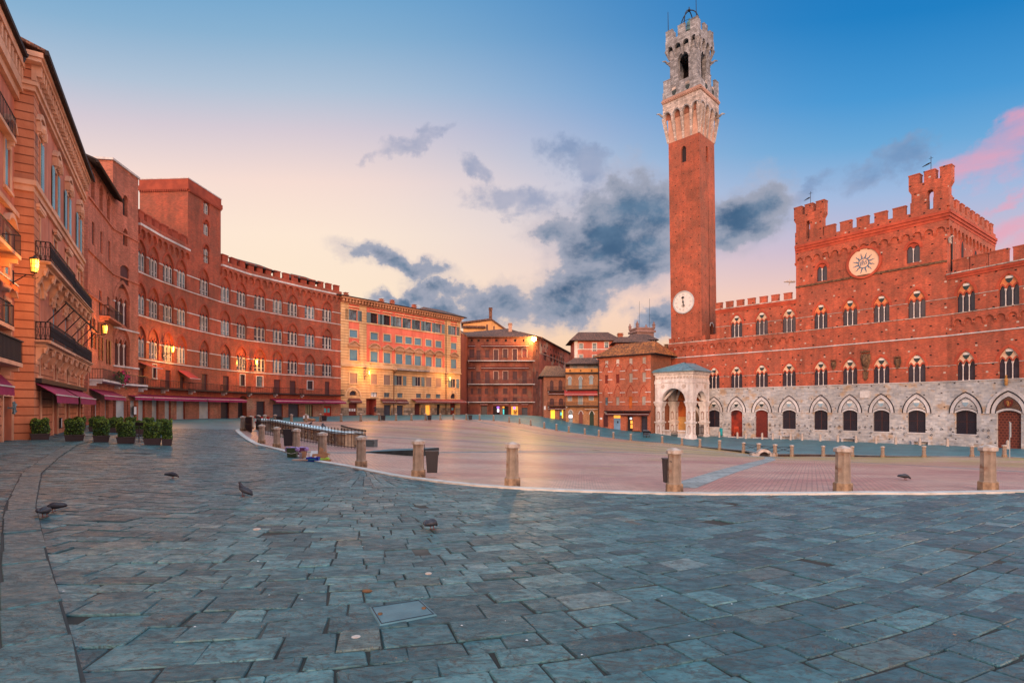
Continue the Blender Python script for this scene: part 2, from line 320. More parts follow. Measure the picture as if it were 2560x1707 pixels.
# unseen sky boosted as added light: warm behind the camera, blue overhead
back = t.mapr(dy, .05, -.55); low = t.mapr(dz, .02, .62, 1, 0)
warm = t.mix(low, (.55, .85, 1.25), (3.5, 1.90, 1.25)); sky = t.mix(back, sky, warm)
sky = t.mix(t.math('MULTIPLY', t.mapr(dx, .71, .86), t.mapr(dz, .65, .35)), sky, (2.5, 1.6, 1.25))  # added bright patch beyond the right edge, lights the left facades
zen = t.mapr(dz, .62, .85); sky = t.mix(zen, sky, (1.0, 1.42, 1.75))
sky = t.mix(t.mapr(dz, -.02, -.06), sky, (.10, .10, .11))
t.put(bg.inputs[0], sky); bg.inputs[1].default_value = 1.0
sun = bpy.data.lights.new('sun', 'SUN'); so = bpy.data.objects.new('sun', sun); COL.objects.link(so)
sun.energy = 2.9; sun.angle = math.radians(24); sun.color = (1, .62, .40)
so.rotation_euler = Vector((.20, .93, -.24)).to_track_quat('-Z', 'Y').to_euler(); so.location = (0, -20, 60)

# ------------------------------------------------------------------ ground heights
def P_(px, py, D): u, v = uv_(px, py); return (u*D, D, v*D)
FARB = [(628, 1072, 51, 32), (646, 1067, 57, 29), (662, 1063, 64, 26), (688, 1059, 72, 22.5), (728.6, 1056.6, 79, 21), (765, 1055, 83, 19.6), (801, 1054, 85, 19.6), (853, 1054, 86, 19.3), (902, 1053, 88.6, 18.8), (948, 1052, 91.5, 18), (990, 1052, 93, 17.5), (1028.7, 1051.5, 95, 17), (1064, 1050.5, 97, 16.5), (1101, 1050, 99, 16), (1133.6, 1049.5, 101, 14.6), (1166, 1049.5, 103, 14.6), (1199, 1050, 104.5, 14.6), (1234, 1052, 106, 14.5), (1273, 1055.5, 107.5, 14.5), (1299, 1059, 108, 14.5), (1326.6, 1063.5, 108, 15), (1360.6, 1071, 107.5, 15.7), (1391, 1076, 106.8, 16.3), (1422, 1081, 105.5, 16), (1462, 1086.5, 104.3, 15.8), (1497, 1091.5, 103, 16.5), (1533.6, 1096, 101.3, 16.3), (1577, 1101, 99, 17), (1655.5, 1107, 93, 17.5), (1705, 1112, 88, 18.5), (1750, 1116.5, 83.5, 21), (1799, 1121, 79.5, 24), (1859, 1127, 75, 26), (1897, 1133, 71.3, 31), (1937.6, 1135.7, 70.3, 31), (1979.6, 1135.7, 69.4, 29), (2058, 1136.5, 68.4, 27), (2130.6, 1138, 66.7, 26.5), (2206.7, 1140, 65, 27), (2310, 1141, 63.3, 28), (2430, 1141.5, 61.5, 28), (2511, 1142, 60, 30)]
NEARB = [(2470, 1227, 14.4), (2107, 1230, 14.3), (1686, 1232, 14.8), (1281, 1217, 14.7), (1046, 1194, 17.3), (903, 1168, 20.9), (806, 1151, 23.2), (741, 1131, 27.5), (692, 1119, 31.7), (654, 1109, 34.5), (607, 1077, 44.5)]
CURB = [(53, 47, -5.0), (48, 36, -4.4), (38, 25, -3.5), (25, 17.6, -2.6)]+[P_(*b) for b in NEARB]+[P_(a, b, c) for a, b, c, _ in FARB]
CTRL = list(CURB)+[(0, 0, -1.65), (4, 4, -1.75), (-4, 4, -1.68), (0, 8, -1.86), (10, 5, -1.85), (-8, 9, -1.68), (-12, 14, -1.68), (0, -12, -1.5), (-20, 0, -1.6), (25, -3, -1.8), (40, 8, -3.0), (56, 25, -4.3), (66, 45, -5.0), (74, 70, -5.3), (78, 60, -5.2),
    (-24.5, 28, -1.58), (-20, 28, -1.66), (-33.6, 43, -1.42), (-40.3, 55.5, -1.32), (-41.9, 61, -1.3), (-42.4, 75, -1.28), (-40.6, 88, -1.25), (-31.2, 100, -1.22), (-21, 112, -1.25), (-11.7, 124, -1.27), (-8.8, 135, -1.33), (5.2, 137, -1.85), (7, 122, -1.75), (11.5, 121, -2.6), (18.7, 118, -3.74), (28.3, 109.6, -4.85),
    (33.5, 117.4, -5.3), (38.7, 112, -5.35), (51.2, 99, -5.38), (58, 90, -5.4), (64.2, 81.1, -5.35), (68, 72.8, -5.25), (27, 107, -5.6), (34, 105, -5.75)]
for x_, y_, z_ in list(CTRL):       # carry the rim level outward
    pass
_c = np.array(CTRL, float); _S = 60.
def _phi(r2): return np.where(r2 > 1e-12, .5*r2*np.log(np.maximum(r2, 1e-12)), 0)
def _tps():
    P = _c[:, :2]/_S; n = len(P); K = _phi(((P[:, None]-P[None])**2).sum(-1))+np.eye(n)*2e-4; Q = np.c_[np.ones(n), P]
    A = np.zeros((n+3, n+3)); A[:n, :n] = K; A[:n, n:] = Q; A[n:, :n] = Q.T; b = np.zeros(n+3); b[:n] = _c[:, 2]
    return P, np.linalg.solve(A, b)
_tp, _tw = _tps()
CEN = np.array([10., 60.])
def zf(x, y):
    """ground height (absolute, m) at points"""
    p = np.stack([np.atleast_1d(np.asarray(x, float)), np.atleast_1d(np.asarray(y, float))], -1).reshape(-1, 2)
    o = p-CEN; r = np.hypot(o[:, 0], o[:, 1]); lim = np.minimum(1, 86/np.maximum(r, 1e-6)); p = CEN+o*lim[:, None]
    q = p/_S; n = len(_tp); R = np.zeros(len(q))
    for i in range(0, len(q), 20000):
        k = q[i:i+20000]; R[i:i+20000] = _phi(((k[:, None]-_tp[None])**2).sum(-1))@_tw[:n]+_tw[n]+k@_tw[n+1:]
    return R+EYE
def zg(x, y): return float(zf(x, y)[0])
def gp(px, py):
    """the ground point seen at a pixel"""
    u, v = uv_(px, py); lo, hi = 1.5, 200.
    D = 1.6*FP/max(py-HY, 1)
    for D in np.geomspace(1.6, 140, 1200):
        if EYE+v*D <= zg(u*D, D): break
    return Vector((u*D, D, zg(u*D, D)))
def catmull(P, n):
    P = np.array(P, float); m = len(P); R = []
    for i in range(m):
        a, b, c, d = P[(i-1) % m], P[i], P[(i+1) % m], P[(i+2) % m]
        for k in range(n):
            s = k/n; R.append(.5*((2*b)+(-a+c)*s+(2*a-5*b+4*c-d)*s*s+(-a+3*b-3*c+d)*s**3))
    return np.array(R)
CP = catmull([(x, y) for x, y, z in CURB], 6)
def in_shell(x, y):
    x = np.atleast_1d(x); y = np.atleast_1d(y); ins = np.zeros(len(x), bool); a = CP; b = np.roll(CP, -1, 0)
    for (x0, y0), (x1, y1) in zip(a, b):
        c = ((y0 > y) != (y1 > y)); ins ^= c & (x < (x1-x0)*(y-y0)/(y1-y0+1e-12)+x0)
    return ins
nC = len(CP); DRAIN = np.array(P_(1918, 1135, 70.6)[:2])
def drop(x, y): return .30*np.exp(-(((x-DRAIN[0])**2+(y-DRAIN[1])**2)/170.))
def loft(rings, name, mats, zoff):
    V = np.concatenate(rings); z = zf(V[:, 0], V[:, 1])+zoff(V[:, 0], V[:, 1]); me = bpy.data.meshes.new(name)
    F = [(j*nC+i, j*nC+(i+1) % nC, (j+1)*nC+(i+1) % nC, (j+1)*nC+i) for j in range(len(rings)-1) for i in range(nC)]
    me.from_pydata(np.c_[V, z].tolist(), [], F); o = bpy.data.objects.new(name, me); COL.objects.link(o)
    for m in mats: me.materials.append(m)
    me.polygons.foreach_set('use_smooth', [True]*len(F)); me.update()
    uvl = me.uv_layers.new(name='UVMap'); vi = np.empty(len(me.loops), dtype=np.int32); me.loops.foreach_get('vertex_index', vi); uvl.data.foreach_set('uv', V[vi].ravel())
    return struct(o)
# brick shell of the square
def shell_mat():
    m = bpy.data.materials.new('square brick'); m.use_nodes = True; t = NT(m.node_tree); b = t.n['Principled BSDF']; tc = t.new('ShaderNodeTexCoord'); ob = tc.outputs['Object']; uv = tc.outputs['UV']
    col = t.mix(t.mapr(t.noise(ob, .55, 5), .3, .7), (.64, .33, .25), (.68, .42, .33))
    col = t.mix(t.mapr(t.noise(t.scl(ob, (.5, 1.3, 1), .2), .16, 5, .65), .42, .62), col, (.50, .205, .17))
    n = t.new('ShaderNodeTexBrick'); t.put(n.inputs['Vector'], t.scl(uv, (1, 1, 1), .5)); n.inputs['Scale'].default_value = 1; n.inputs['Brick Width'].default_value = .27; n.inputs['Row Height'].default_value = .115
    n.inputs['Mortar Size'].default_value = .016; n.inputs['Color1'].default_value = (.72, .72, .72, 1); n.inputs['Color2'].default_value = (1.12, 1.12, 1.12, 1)
    col = t.mix(1., col, n.outputs['Color'], 'MULTIPLY'); col = t.mix(t.math('MULTIPLY', n.outputs['Fac'], .8), col, (.18, .115, .10))
    # moss between the bricks, thickest around the drain
    sp = t.new('ShaderNodeSeparateXYZ'); t.l.new(ob, sp.inputs[0]); dd = t.math('SQRT', t.math('ADD', t.math('POWER', t.math('MULTIPLY', t.math('SUBTRACT', sp.outputs[0], DRAIN[0]), .55), 2.), t.math('POWER', t.math('SUBTRACT', sp.outputs[1], DRAIN[1]), 2.)))
    near = t.mapr(dd, 3., 44., .30, 0., False); ms = t.mapr(t.math('ADD', t.noise(t.scl(ob, (.6, 1, 1)), .42, 6, .65), near), .56, .80)
    col = t.mix(t.math('MULTIPLY', ms, .72), col, t.mix(t.noise(ob, 3., 2), (.36, .26, .09), (.30, .27, .075)))
    t.put(b.inputs['Base Color'], col); b.inputs['Roughness'].default_value = .42; b.inputs['Specular IOR Level'].default_value = .55
    bp = t.new('ShaderNodeBump'); bp.inputs['Strength'].default_value = .5; bp.inputs['Distance'].default_value = .02
    t.l.new(t.math('SUBTRACT', t.noise(ob, 9, 3), t.math('MULTIPLY', n.outputs['Fac'], .8)), bp.inputs['Height']); t.l.new(bp.outputs[0], b.inputs['Normal']); return m
SC = np.array([8., 52.])
NX = np.roll(CP, -1, 0)-np.roll(CP, 1, 0); NX /= np.linalg.norm(NX, axis=1)[:, None]; NX = np.c_[NX[:, 1], -NX[:, 0]]; NX *= np.sign((NX*(CP-SC)).sum(1))[:, None]
loft([CP+NX*.24]+[SC+(CP-SC)*k for k in (1, .985, .96, .93, .9, .85, .78, .7, .6, .5, .4, .3, .2, .1, .01)], 'brick_square', [shell_mat()], lambda x, y: .02-drop(x, y))
def pave_mat(name, slab):
    m = bpy.data.materials.new(name); m.use_nodes = True; t = NT(m.node_tree); b = t.n['Principled BSDF']; tc = t.new('ShaderNodeTexCoord'); ob = tc.outputs['Object']; uv = tc.outputs['UV']
    if slab:
        at_ = t.new('ShaderNodeAttribute', attribute_name='rnd'); r = at_.outputs['Fac']; wn = t.new('ShaderNodeTexWhiteNoise', noise_dimensions='1D'); t.l.new(r, wn.inputs['W']); r2 = wn.outputs['Value']
        col = t.ramp(r, [(0, (.024, .086, .102)), (.3, (.038, .124, .144)), (.7, (.062, .178, .200)), (.93, (.105, .245, .265)), (.97, (.08, .12, .115)), (1, (.19, .29, .30))])
        of = t.new('ShaderNodeVectorMath', operation='ADD'); t.l.new(ob, of.inputs[0]); cc = t.new('ShaderNodeCombineXYZ'); t.l.new(t.math('MULTIPLY', r2, 40.), cc.inputs[2]); t.l.new(cc.outputs[0], of.inputs[1]); v = of.outputs[0]
        n = t.noise(t.scl(v, (1, 1.7, 1), .3), 5., 7, .65, .5); n2 = t.noise(v, 19., 6, .65)
        col = t.mix(t.mapr(n, .36, .66), col, t.mix(1., col, (.52, .56, .58), 'MULTIPLY')); col = t.mix(t.mapr(n2, .50, .68, 0, .75), col, (.030, .044, .050))
        col = t.mix(t.mapr(t.noise(ob, .5, 4), .55, .8, 0, .40), col, (.035, .075, .088))
        wav = t.new('ShaderNodeTexVoronoi', feature='F1'); t.put(wav.inputs['Vector'], t.scl(v, (1, 1.6, 1), .6)); wav.inputs['Scale'].default_value = 26.; peck = t.math('MULTIPLY', t.mapr(wav.outputs['Distance'], .1, .45), t.math('GREATER_THAN', r2, .62))
        cr = t.mapr(t.math('ABSOLUTE', t.math('SUBTRACT', t.noise(t.scl(v, (1, 2.2, 1), .25), 2.2, 7, .62, 1.), .5)), 0., .022)
        col = t.mix(t.math('MULTIPLY', t.math('SUBTRACT', 1., cr), .55), col, (.035, .04, .045))
        h = t.math('ADD', t.math('ADD', t.math('MULTIPLY', n, 1.), t.math('MULTIPLY', n2, .35)), t.math('ADD', t.math('MULTIPLY', peck, .35), t.math('MULTIPLY', cr, .25))); dist = .030; rg = t.mapr(n, .3, .7, .30, .60)
    else:
        n = t.new('ShaderNodeTexBrick'); t.put(n.inputs['Vector'], uv); n.inputs['Scale'].default_value = 1; n.inputs['Brick Width'].default_value = .85; n.inputs['Row Height'].default_value = .5; n.inputs['Mortar Size'].default_value = .012
        n.inputs['Color1'].default_value = (.036, .150, .176, 1); n.inputs['Color2'].default_value = (.058, .195, .225, 1); n.inputs['Mortar'].default_value = (.05, .06, .065, 1)
        col = t.mix(t.mapr(t.noise(ob, .35, 4), .4, .7), n.outputs['Color'], t.mix(1., n.outputs['Color'], (.72, .74, .76), 'MULTIPLY')); h = t.noise(ob, 4, 5); dist = .012; rg = .5
    t.put(b.inputs['Base Color'], col); t.put(b.inputs['Roughness'], rg); b.inputs['Specular IOR Level'].default_value = .5
    bp = t.new('ShaderNodeBump'); bp.inputs['Strength'].default_value = .7; bp.inputs['Distance'].default_value = dist; t.l.new(h, bp.inputs['Height']); t.l.new(bp.outputs[0], b.inputs['Normal']); return m
loft([CEN+(CP-CEN)*k for k in (.995, 1.01, 1.03, 1.06, 1.1, 1.15, 1.2, 1.27, 1.35, 1.45, 1.6, 1.8, 2.2, 3., 5.)], 'pavement', [pave_mat('ring pavement', False)], lambda x, y: np.full(len(x), -.03))
gm = MB(); gm.add([(-1600, -1200, -9), (1600, -1200, -9), (1600, 2600, -9), (-1600, 2600, -9)], [(0, 1, 2, 3)])
struct(gm.build('ground', M('far earth', (.10, .09, .07), ns=.02)))
# white kerb round the square
nx = np.roll(CP, -1, 0)-np.roll(CP, 1, 0); nx /= np.linalg.norm(nx, axis=1)[:, None]; NO = np.c_[nx[:, 1], -nx[:, 0]]
NO *= np.sign((NO*(CP-SC)).sum(1))[:, None]
kb = MB(); K0 = CP+NO*.20; K1 = CP+NO*.54; z0 = zf(K0[:, 0], K0[:, 1]); z1 = zf(K1[:, 0], K1[:, 1])
KV = [(x, y, z-.5) for (x, y), z in zip(K0, z0)]+[(x, y, z+.05) for (x, y), z in zip(K0, z0)]+[(x, y, z+.045) for (x, y), z in zip(K1, z1)]+[(x, y, z-.1) for (x, y), z in zip(K1, z1)]
kb.add(KV, [(j*nC+i, j*nC+(i+1) % nC, (j+1)*nC+(i+1) % nC, (j+1)*nC+i) for j in (1, 2) for i in range(nC)]); kb.add(KV, [(i, (i+1) % nC, nC+(i+1) % nC, nC+i) for i in range(nC)], 1)
struct(kb.build('kerb', [M('white kerb stone', (.62, .58, .54), (.46, .42, .38), ns=2.2, bump=.2, macro=.1, rough=.6), M('dark brown kerb riser', (.10, .055, .04), (.06, .035, .028), ns=2)]))
# travertine ribs running down to the drain
m_rib = M('grey travertine rib', (.30, .30, .29), (.22, .23, .23), brick=(.8, .4, .02, (.12, .11, .1), .3), ns=2)
for px, py in ((728, 1056), (607, 1078), (741, 1131), (1690, 1224), (2511, 1142), (1166, 1050)):
    T = np.array(gp(px, py)[:2]) if py > 1200 else None
    if T is None:
        i_ = min(CURB, key=lambda c: (c[0]/c[1]*FP+CX-px)**2+((-c[2])/c[1]*FP+HY-py)**2); T = np.array(i_[:2])
    dv = T-DRAIN; ln = np.linalg.norm(dv); nv = np.array([-dv[1], dv[0]])/ln*.45; k = 30; rb = MB(); s_ = np.linspace(.015, .992, k); bend = np.sin(s_*PI)*.02*ln
    c_ = DRAIN+dv*s_[:, None]+nv/.45*bend[:, None]*(1 if px > 1500 else -1); A = c_-nv; B = c_+nv
    zz = lambda Q: zf(Q[:, 0], Q[:, 1])+.026-drop(Q[:, 0], Q[:, 1])
    rb.add(np.r_[np.c_[A, zz(A)], np.c_[B, zz(B)]], [(i, i+1, k+i+1, k+i) for i in range(k-1)]); struct(rb.build('pavement_rib', m_rib))
rb = MB(); T = np.array((25., 18.5)); dv = T-DRAIN; ln = np.linalg.norm(dv); nv = np.array([-dv[1], dv[0]])/ln*.45; k = 30; s_ = np.linspace(.015, .99, k); c_ = DRAIN+dv*s_[:, None]; A = c_-nv; B = c_+nv
rb.add(np.r_[np.c_[A, zz(A)], np.c_[B, zz(B)]], [(i, i+1, k+i+1, k+i) for i in range(k-1)]); struct(rb.build('pavement_rib', m_rib))

# ------------------------------------------------------------------ worn stone slabs of the near pavement (each one shaped)
FC = np.array([-5.5, 20.5]); SLV = []; SLF = []; SLR = []; SLO = []
GUT = [(.8, -1.5), (-1.7, 2.2), (-2.53, 3.31), (-5.2, 6.2), (-8.2, 9.5), (-12.2, 14.3), (-15.4, 18.7), (-19.3, 24.4), (-23, 31)]
def gutx(y): return np.interp(y, [g[1] for g in GUT], [g[0] for g in GUT])
def slab(P, h=0., rnd=None):
    """one stone: P four corners (counter-clockwise)"""
    P = np.array(P, float); c = P.mean(0); e = [np.linalg.norm(P[(i+1) % 4]-P[i]) for i in range(4)]
    if min(e) < .09: return
    gap = .003+.008*random.random()**1.5; P = P+RNG.normal(0, .009, P.shape); out = []
    for i in range(4):
        a, p, b = P[i-1], P[i], P[(i+1) % 4]; u = (a-p)/np.linalg.norm(a-p); v = (b-p)/np.linalg.norm(b-p); q = p+(u+v)*gap; ch = .006+.026*random.random()**3
        out += [q+u*ch, q+v*ch]
    out = np.array(out); out += RNG.normal(0, .0035, out.shape); inn = c+(out-c)*(1-.009/np.maximum(np.linalg.norm(out-c, axis=1), .1))[:, None]
    tl = RNG.normal(0, .006, 2); hh = h+RNG.normal(0, .004)+(inn-c)@tl; b0 = len(SLV)
    SLV.extend(np.c_[inn, hh].tolist()); SLV.extend(np.c_[out, hh-.010].tolist()); SLV.extend(np.c_[out, hh*0-.05].tolist())
    r = random.random() if rnd is None else rnd
    SLF.append(tuple(b0+i for i in range(8))); SLR.append(r)
    for j in (0, 1):
        for i in range(8): SLF.append((b0+8*j+i, b0+8*j+8+i, b0+8*j+8+(i+1) % 8, b0+8*j+(i+1) % 8)); SLR.append(r)
def vis(x, y): return -1.5 < y < 46 and abs(x) < .99*max(y, 0)+6
def pol(r, a): return FC+np.array([math.cos(a), math.sin(a)])*r
cand = []
A0, A1 = math.radians(-112), math.radians(-57); r = 7.0
while r < 40:                                       # courses in arcs around the head of the fan
    dr = random.choice([.24, .28, .32, .36, .40]); a = A0-random.random()*.04
    while a < A1:
        L_ = random.uniform(.30, .72) if random.random() > .15 else random.uniform(.22, .34); da = L_/(r+dr/2); m_ = pol(r+dr/2, a+da/2)
        if vis(*m_): cand.append(([pol(r, a), pol(r+dr, a), pol(r+dr, a+da), pol(r, a+da)], m_, 0.))
        a += da
    r += dr
for ns_, rA, rB in ((6, .3, 1.6), (13, 1.6, 3.6), (24, 3.6, 7.0)):      # the fan itself: stones in rays
    for k in range(ns_):
        a = A0+(A1-A0)*k/ns_; da = (A1-A0)/ns_; r = rA
        while r < rB-.01:
            L_ = random.uniform(.45, 1.2); L_ = rB-r if rB-r-L_ < .3 else L_
            m_ = pol(r+L_/2, a+da/2)
            if vis(*m_): cand.append(([pol(r, a), pol(r+L_, a), pol(r+L_, a+da), pol(r, a+da)], m_, 0.))
            r += L_
y = -1.6; th = math.radians(3)                       # straight courses on the side of the palaces
while y < 46:
    dy_ = random.choice([.26, .30, .34, .40])*(1+.35*(y > 20)); x = -46-random.random()
    while x < 1:
        L_ = random.uniform(.32, .80)*(1+.3*(y > 20)); q = lambda u, v: np.array([u+(v-y)*0, v+math.tan(th)*(u+10)*.6]); m_ = q(x+L_/2, y+dy_/2)
        if vis(*m_):
            ang = math.atan2(m_[1]-FC[1], m_[0]-FC[0])
            if ang > PI/2: ang -= 2*PI
            if (ang < math.radians(-109) or m_[0] < gutx(m_[1])-.2) : cand.append(([q(x, y), q(x+L_, y), q(x+L_, y+dy_), q(x, y+dy_)], m_, -.003))
        x += L_
    y += dy_
th2 = math.radians(35); e1 = np.array([math.cos(th2), math.sin(th2)]); e2 = np.array([-e1[1], e1[0]]); v = -20.
while v < 16:                                       # slanting courses on the far side of the fan
    dv_ = random.choice([.26, .30, .35, .40, .46]); u = -9-random.random()
    while u < 46:
        L_ = random.uniform(.30, .72)*(1.25 if u > 15 else 1); q = lambda a, b: e1*a+e2*b; m_ = q(u+L_/2, v+dv_/2); ang = math.atan2(m_[1]-FC[1], m_[0]-FC[0])
        if vis(*m_) and math.radians(-59) < ang < math.radians(30): cand.append(([q(u, v), q(u+L_, v), q(u+L_, v+dv_), q(u, v+dv_)], m_, -.002))
        u += L_
    v += dv_
cm = np.array([c[1] for c in cand]); ins = in_shell(cm[:, 0], cm[:, 1])
for (P, m_, h), i_ in zip(cand, ins):
    ag = math.atan2(m_[1]-FC[1], m_[0]-FC[0])
    if i_ or (h == 0. and m_[0] < gutx(m_[1])-.25): continue
    slab(P, h)
s = 0.; GP = np.array(GUT); GL = np.r_[0, np.cumsum(np.linalg.norm(np.diff(GP, axis=0), axis=1))]
def gutp(s, o):
    i = min(max(np.searchsorted(GL, s)-1, 0), len(GP)-2); d_ = (GP[i+1]-GP[i])/(GL[i+1]-GL[i]); return GP[i]+d_*(s-GL[i])+np.array([-d_[1], d_[0]])*o
while s < GL[-1]-1:                                  # smooth gutter stones
    L_ = random.uniform(.6, 1.3); slab([gutp(s, .035), gutp(s+L_, .035), gutp(s+L_, .42), gutp(s, .42)], .026, random.uniform(.25, .7)); s += L_
SV = np.array(SLV); SV[:, 2] += zf(SV[:, 0], SV[:, 1])+.004; me = bpy.data.meshes.new('paving_slabs'); me.from_pydata(SV.tolist(), [], SLF)
me.materials.append(pave_mat('blue grey slab stone', True)); at_ = me.attributes.new('rnd', 'FLOAT', 'FACE'); at_.data.foreach_set('value', SLR)
so_ = bpy.data.objects.new('paving_slabs', me); COL.objects.link(so_); struct(so_)
# joint on both sides of the gutter
gj = MB(); ss = np.linspace(0, GL[-1]-.3, 90); ga = np.array([gutp(q, .022) for q in ss]); gb_ = np.array([gutp(q, .435) for q in ss]); gj.v = [(x, y, z+.019) for (x, y), z in zip(ga, zf(ga[:, 0], ga[:, 1]))]+[(x, y, z+.019) for (x, y), z in zip(gb_, zf(gb_[:, 0], gb_[:, 1]))]; gj.f = [(i, i+1, 91+i, 90+i) for i in range(89)]; gj.m = [0]*89
struct(gj.build('gutter_bed', M('gutter joint', (.040, .042, .042), macro=0)))
# dark earth and mortar in the joints
bedm = M('joint earth and mortar', (.026, .023, .021), (.048, .043, .038), ns=1.4, stain=((.13, .125, .115), .55, .7), macro=0, rough=.95)
G_ = [(x, y) for y in np.linspace(-2, 46, 40) for x in np.linspace(-max(y, 0)-7, min(max(y, 0)+7, 60), 40)]; gx, gy = np.array(G_).T; gz = zf(gx, gy)-.008
bm_ = MB(); bm_.v = list(zip(gx, gy, gz)); idx = in_shell(gx, gy)
bm_.f = [(j*40+i, j*40+i+1, (j+1)*40+i+1, (j+1)*40+i) for j in range(39) for i in range(39) if not all(idx[q] for q in (j*40+i, j*40+i+1, (j+1)*40+i+1, (j+1)*40+i))]; bm_.m = [0]*len(bm_.f)
struct(bm_.build('paving_bed', bedm))
# ------------------------------------------------------------------ pieces of buildings
def wall(mb, F, s0, s1, z0, z1, holes=(), mi=0, d=0.):
    """a wall face with rectangular openings"""
    H = [h for h in holes if h[1] > s0 and h[0] < s1 and h[3] > z0 and h[2] < z1]
    S = sorted({s0, s1, *[min(max(x, s0), s1) for h in H for x in h[:2]]}); Z = sorted({z0, z1, *[min(max(x, z0), z1) for h in H for x in h[2:]]})
    for i in range(len(S)-1):
        if S[i+1]-S[i] < 1e-5: continue
        run = None
        for j in range(len(Z)-1):
            a, b = (S[i]+S[i+1])/2, (Z[j]+Z[j+1])/2; op = any(h[0] < a < h[1] and h[2] < b < h[3] for h in H)
            if not op and run is None: run = Z[j]
            if op and run is not None: mb.rectf(F, S[i], S[i+1], run, Z[j], d, mi); run = None
        if run is not None: mb.rectf(F, S[i], S[i+1], run, Z[-1], d, mi)
def reveal(mb, F, a, b, z0, z1, dep=.25, mi=0, top=True):
    mb.quad(F.w(a, 0, z0), F.w(a, -dep, z0), F.w(a, -dep, z1), F.w(a, 0, z1), mi); mb.quad(F.w(b, 0, z0), F.w(b, -dep, z0), F.w(b, -dep, z1), F.w(b, 0, z1), mi)
    mb.quad(F.w(a, 0, z0), F.w(b, 0, z0), F.w(b, -dep, z0), F.w(a, -dep, z0), mi)
    if top: mb.quad(F.w(a, 0, z1), F.w(b, 0, z1), F.w(b, -dep, z1), F.w(a, -dep, z1), mi)
def spandrel(mb, F, a, b, zs, zt, dep=.25, n=12, mi=0):
    """wall left round an arched head inside its square opening"""
    A = arc(a, b, zs, zt, n); m = (a+b)/2; Lp = [p for p in A if p[0] <= m+1e-6]; Rp = [p for p in A if p[0] >= m-1e-6]
    mb.add([F.w(x, 0, z) for x, z in Lp]+[F.w(a, 0, zt)], [tuple(range(len(Lp)+1))], mi); mb.add([F.w(x, 0, z) for x, z in Rp]+[F.w(b, 0, zt)], [tuple(range(len(Rp)+1))], mi)
    mb.soffit(F, A, 0, -dep, mi); return A
def ring(mb, F, a, b, zs, zt, wd, d0, d1, mi=0, n=12, out=True):
    A = arc(a, b, zs, zt, n); B = arc(a-wd, b+wd, zs, zt+wd*1.15, n); mb.strip(F, A, B, d0, d1, mi)
SHIELD = [(-.5, .5), (.5, .5), (.5, 0), (.32, -.34), (0, -.6), (-.32, -.34), (-.5, 0)]
def shield(F, s, z, h, d, parent, bot=None):
    mb = MB(); mb.prism(F, [(s+x*h*.9, z+y*h) for x, y in SHIELD], d, d+.05, 0); mb.prism(F, [(s+x*h*.9, z+y*h) for x, y in [(-.5, .13), (.5, .13), (.5, 0), (.32, -.34), (0, -.6), (-.32, -.34), (-.5, 0)]], d+.052, d+.06, 1, False)
    return mb.build('shield', [m_wht, bot or m_blk], parent)
def gothic(b, F, s, z0, w, hl, ht, n=3, mw=None, rim=None, tymp=None, pane=None, col=m_col, shd=True, ringw=.34, dep=.32, rimd=.05, frame=False, lan=.62):
    """pointed window of N lancets under one arch; returns its opening"""
    a, e = s-w/2, s+w/2; zl = z0+hl; zt = z0+ht; mb = MB(); q = w/n; la = q*lan
    spandrel(mb, F, a, e, zl, zt, .2, 14, 0); reveal(mb, F, a, e, z0, zl, dep, 0, False)
    if rimd: ring(mb, F, a, e, zl, zt, ringw, 0, rimd, 1, 14)
    sc = []; sc2 = []
    for i in range(n):
        sc += arc(a+i*q+.09, a+i*q+q-.09, zl, zl+la, 8); A2 = arc(a+i*q, a+i*q+q, zl, zl+la+.28, 8); sc2 += A2 if i == 0 else A2[1:]
    top = arc(a, e, zl, zt, 14)
    mb.prism(F, sc+[(e, zl)]+top[::-1][1:-1]+[(a, zl)], -dep+.02, -.20, 2, False)
    k = len(sc2); pl = [p for p in sc2]
    mb.prism(F, sc+[(e, zl)]+pl[::-1][1:-1]+[(a, zl)], -.198, -.13, 1, False)
    o = mb.build('window', [mw, rim, tymp], b)
    p = MB(); p.rectf(F, a, e, z0, zl+la*.98, -dep, 0); p.build('pane', pane, o)
    for i in range(1, n):
        c = F.w(a+i*q, -.12, z0); cm_ = MB(); cm_.lathe(c, [(.10, 0), (.10, .12), (.065, .14), (.06, hl-.32), (.09, hl-.28), (.14, hl-.1), (.15, hl+.02)], 6); cm_.build('colonnette', col, o)
    if frame:
        f = MB(); t_ = .07
        for i in range(n):
            x0, x1 = a+i*q+.07, a+i*q+q-.07
            for u0, u1, v0, v1 in ((x0, x0+t_, z0, zl), (x1-t_, x1, z0, zl), (x0+t_, x1-t_, z0, z0+t_), (x0+t_, x1-t_, zl-t_, zl), (x0+t_, x1-t_, z0+hl*.30, z0+hl*.30+t_)): f.box(F, u0, u1, -dep+.003, -dep+.06, v0, v1)
        f.build('frame', m_frame, o)
    if shd: shield(F, s, zl+la+(ht-hl-la)*.52, w*.40, -.19, o)
    return (a, e, z0, zt)
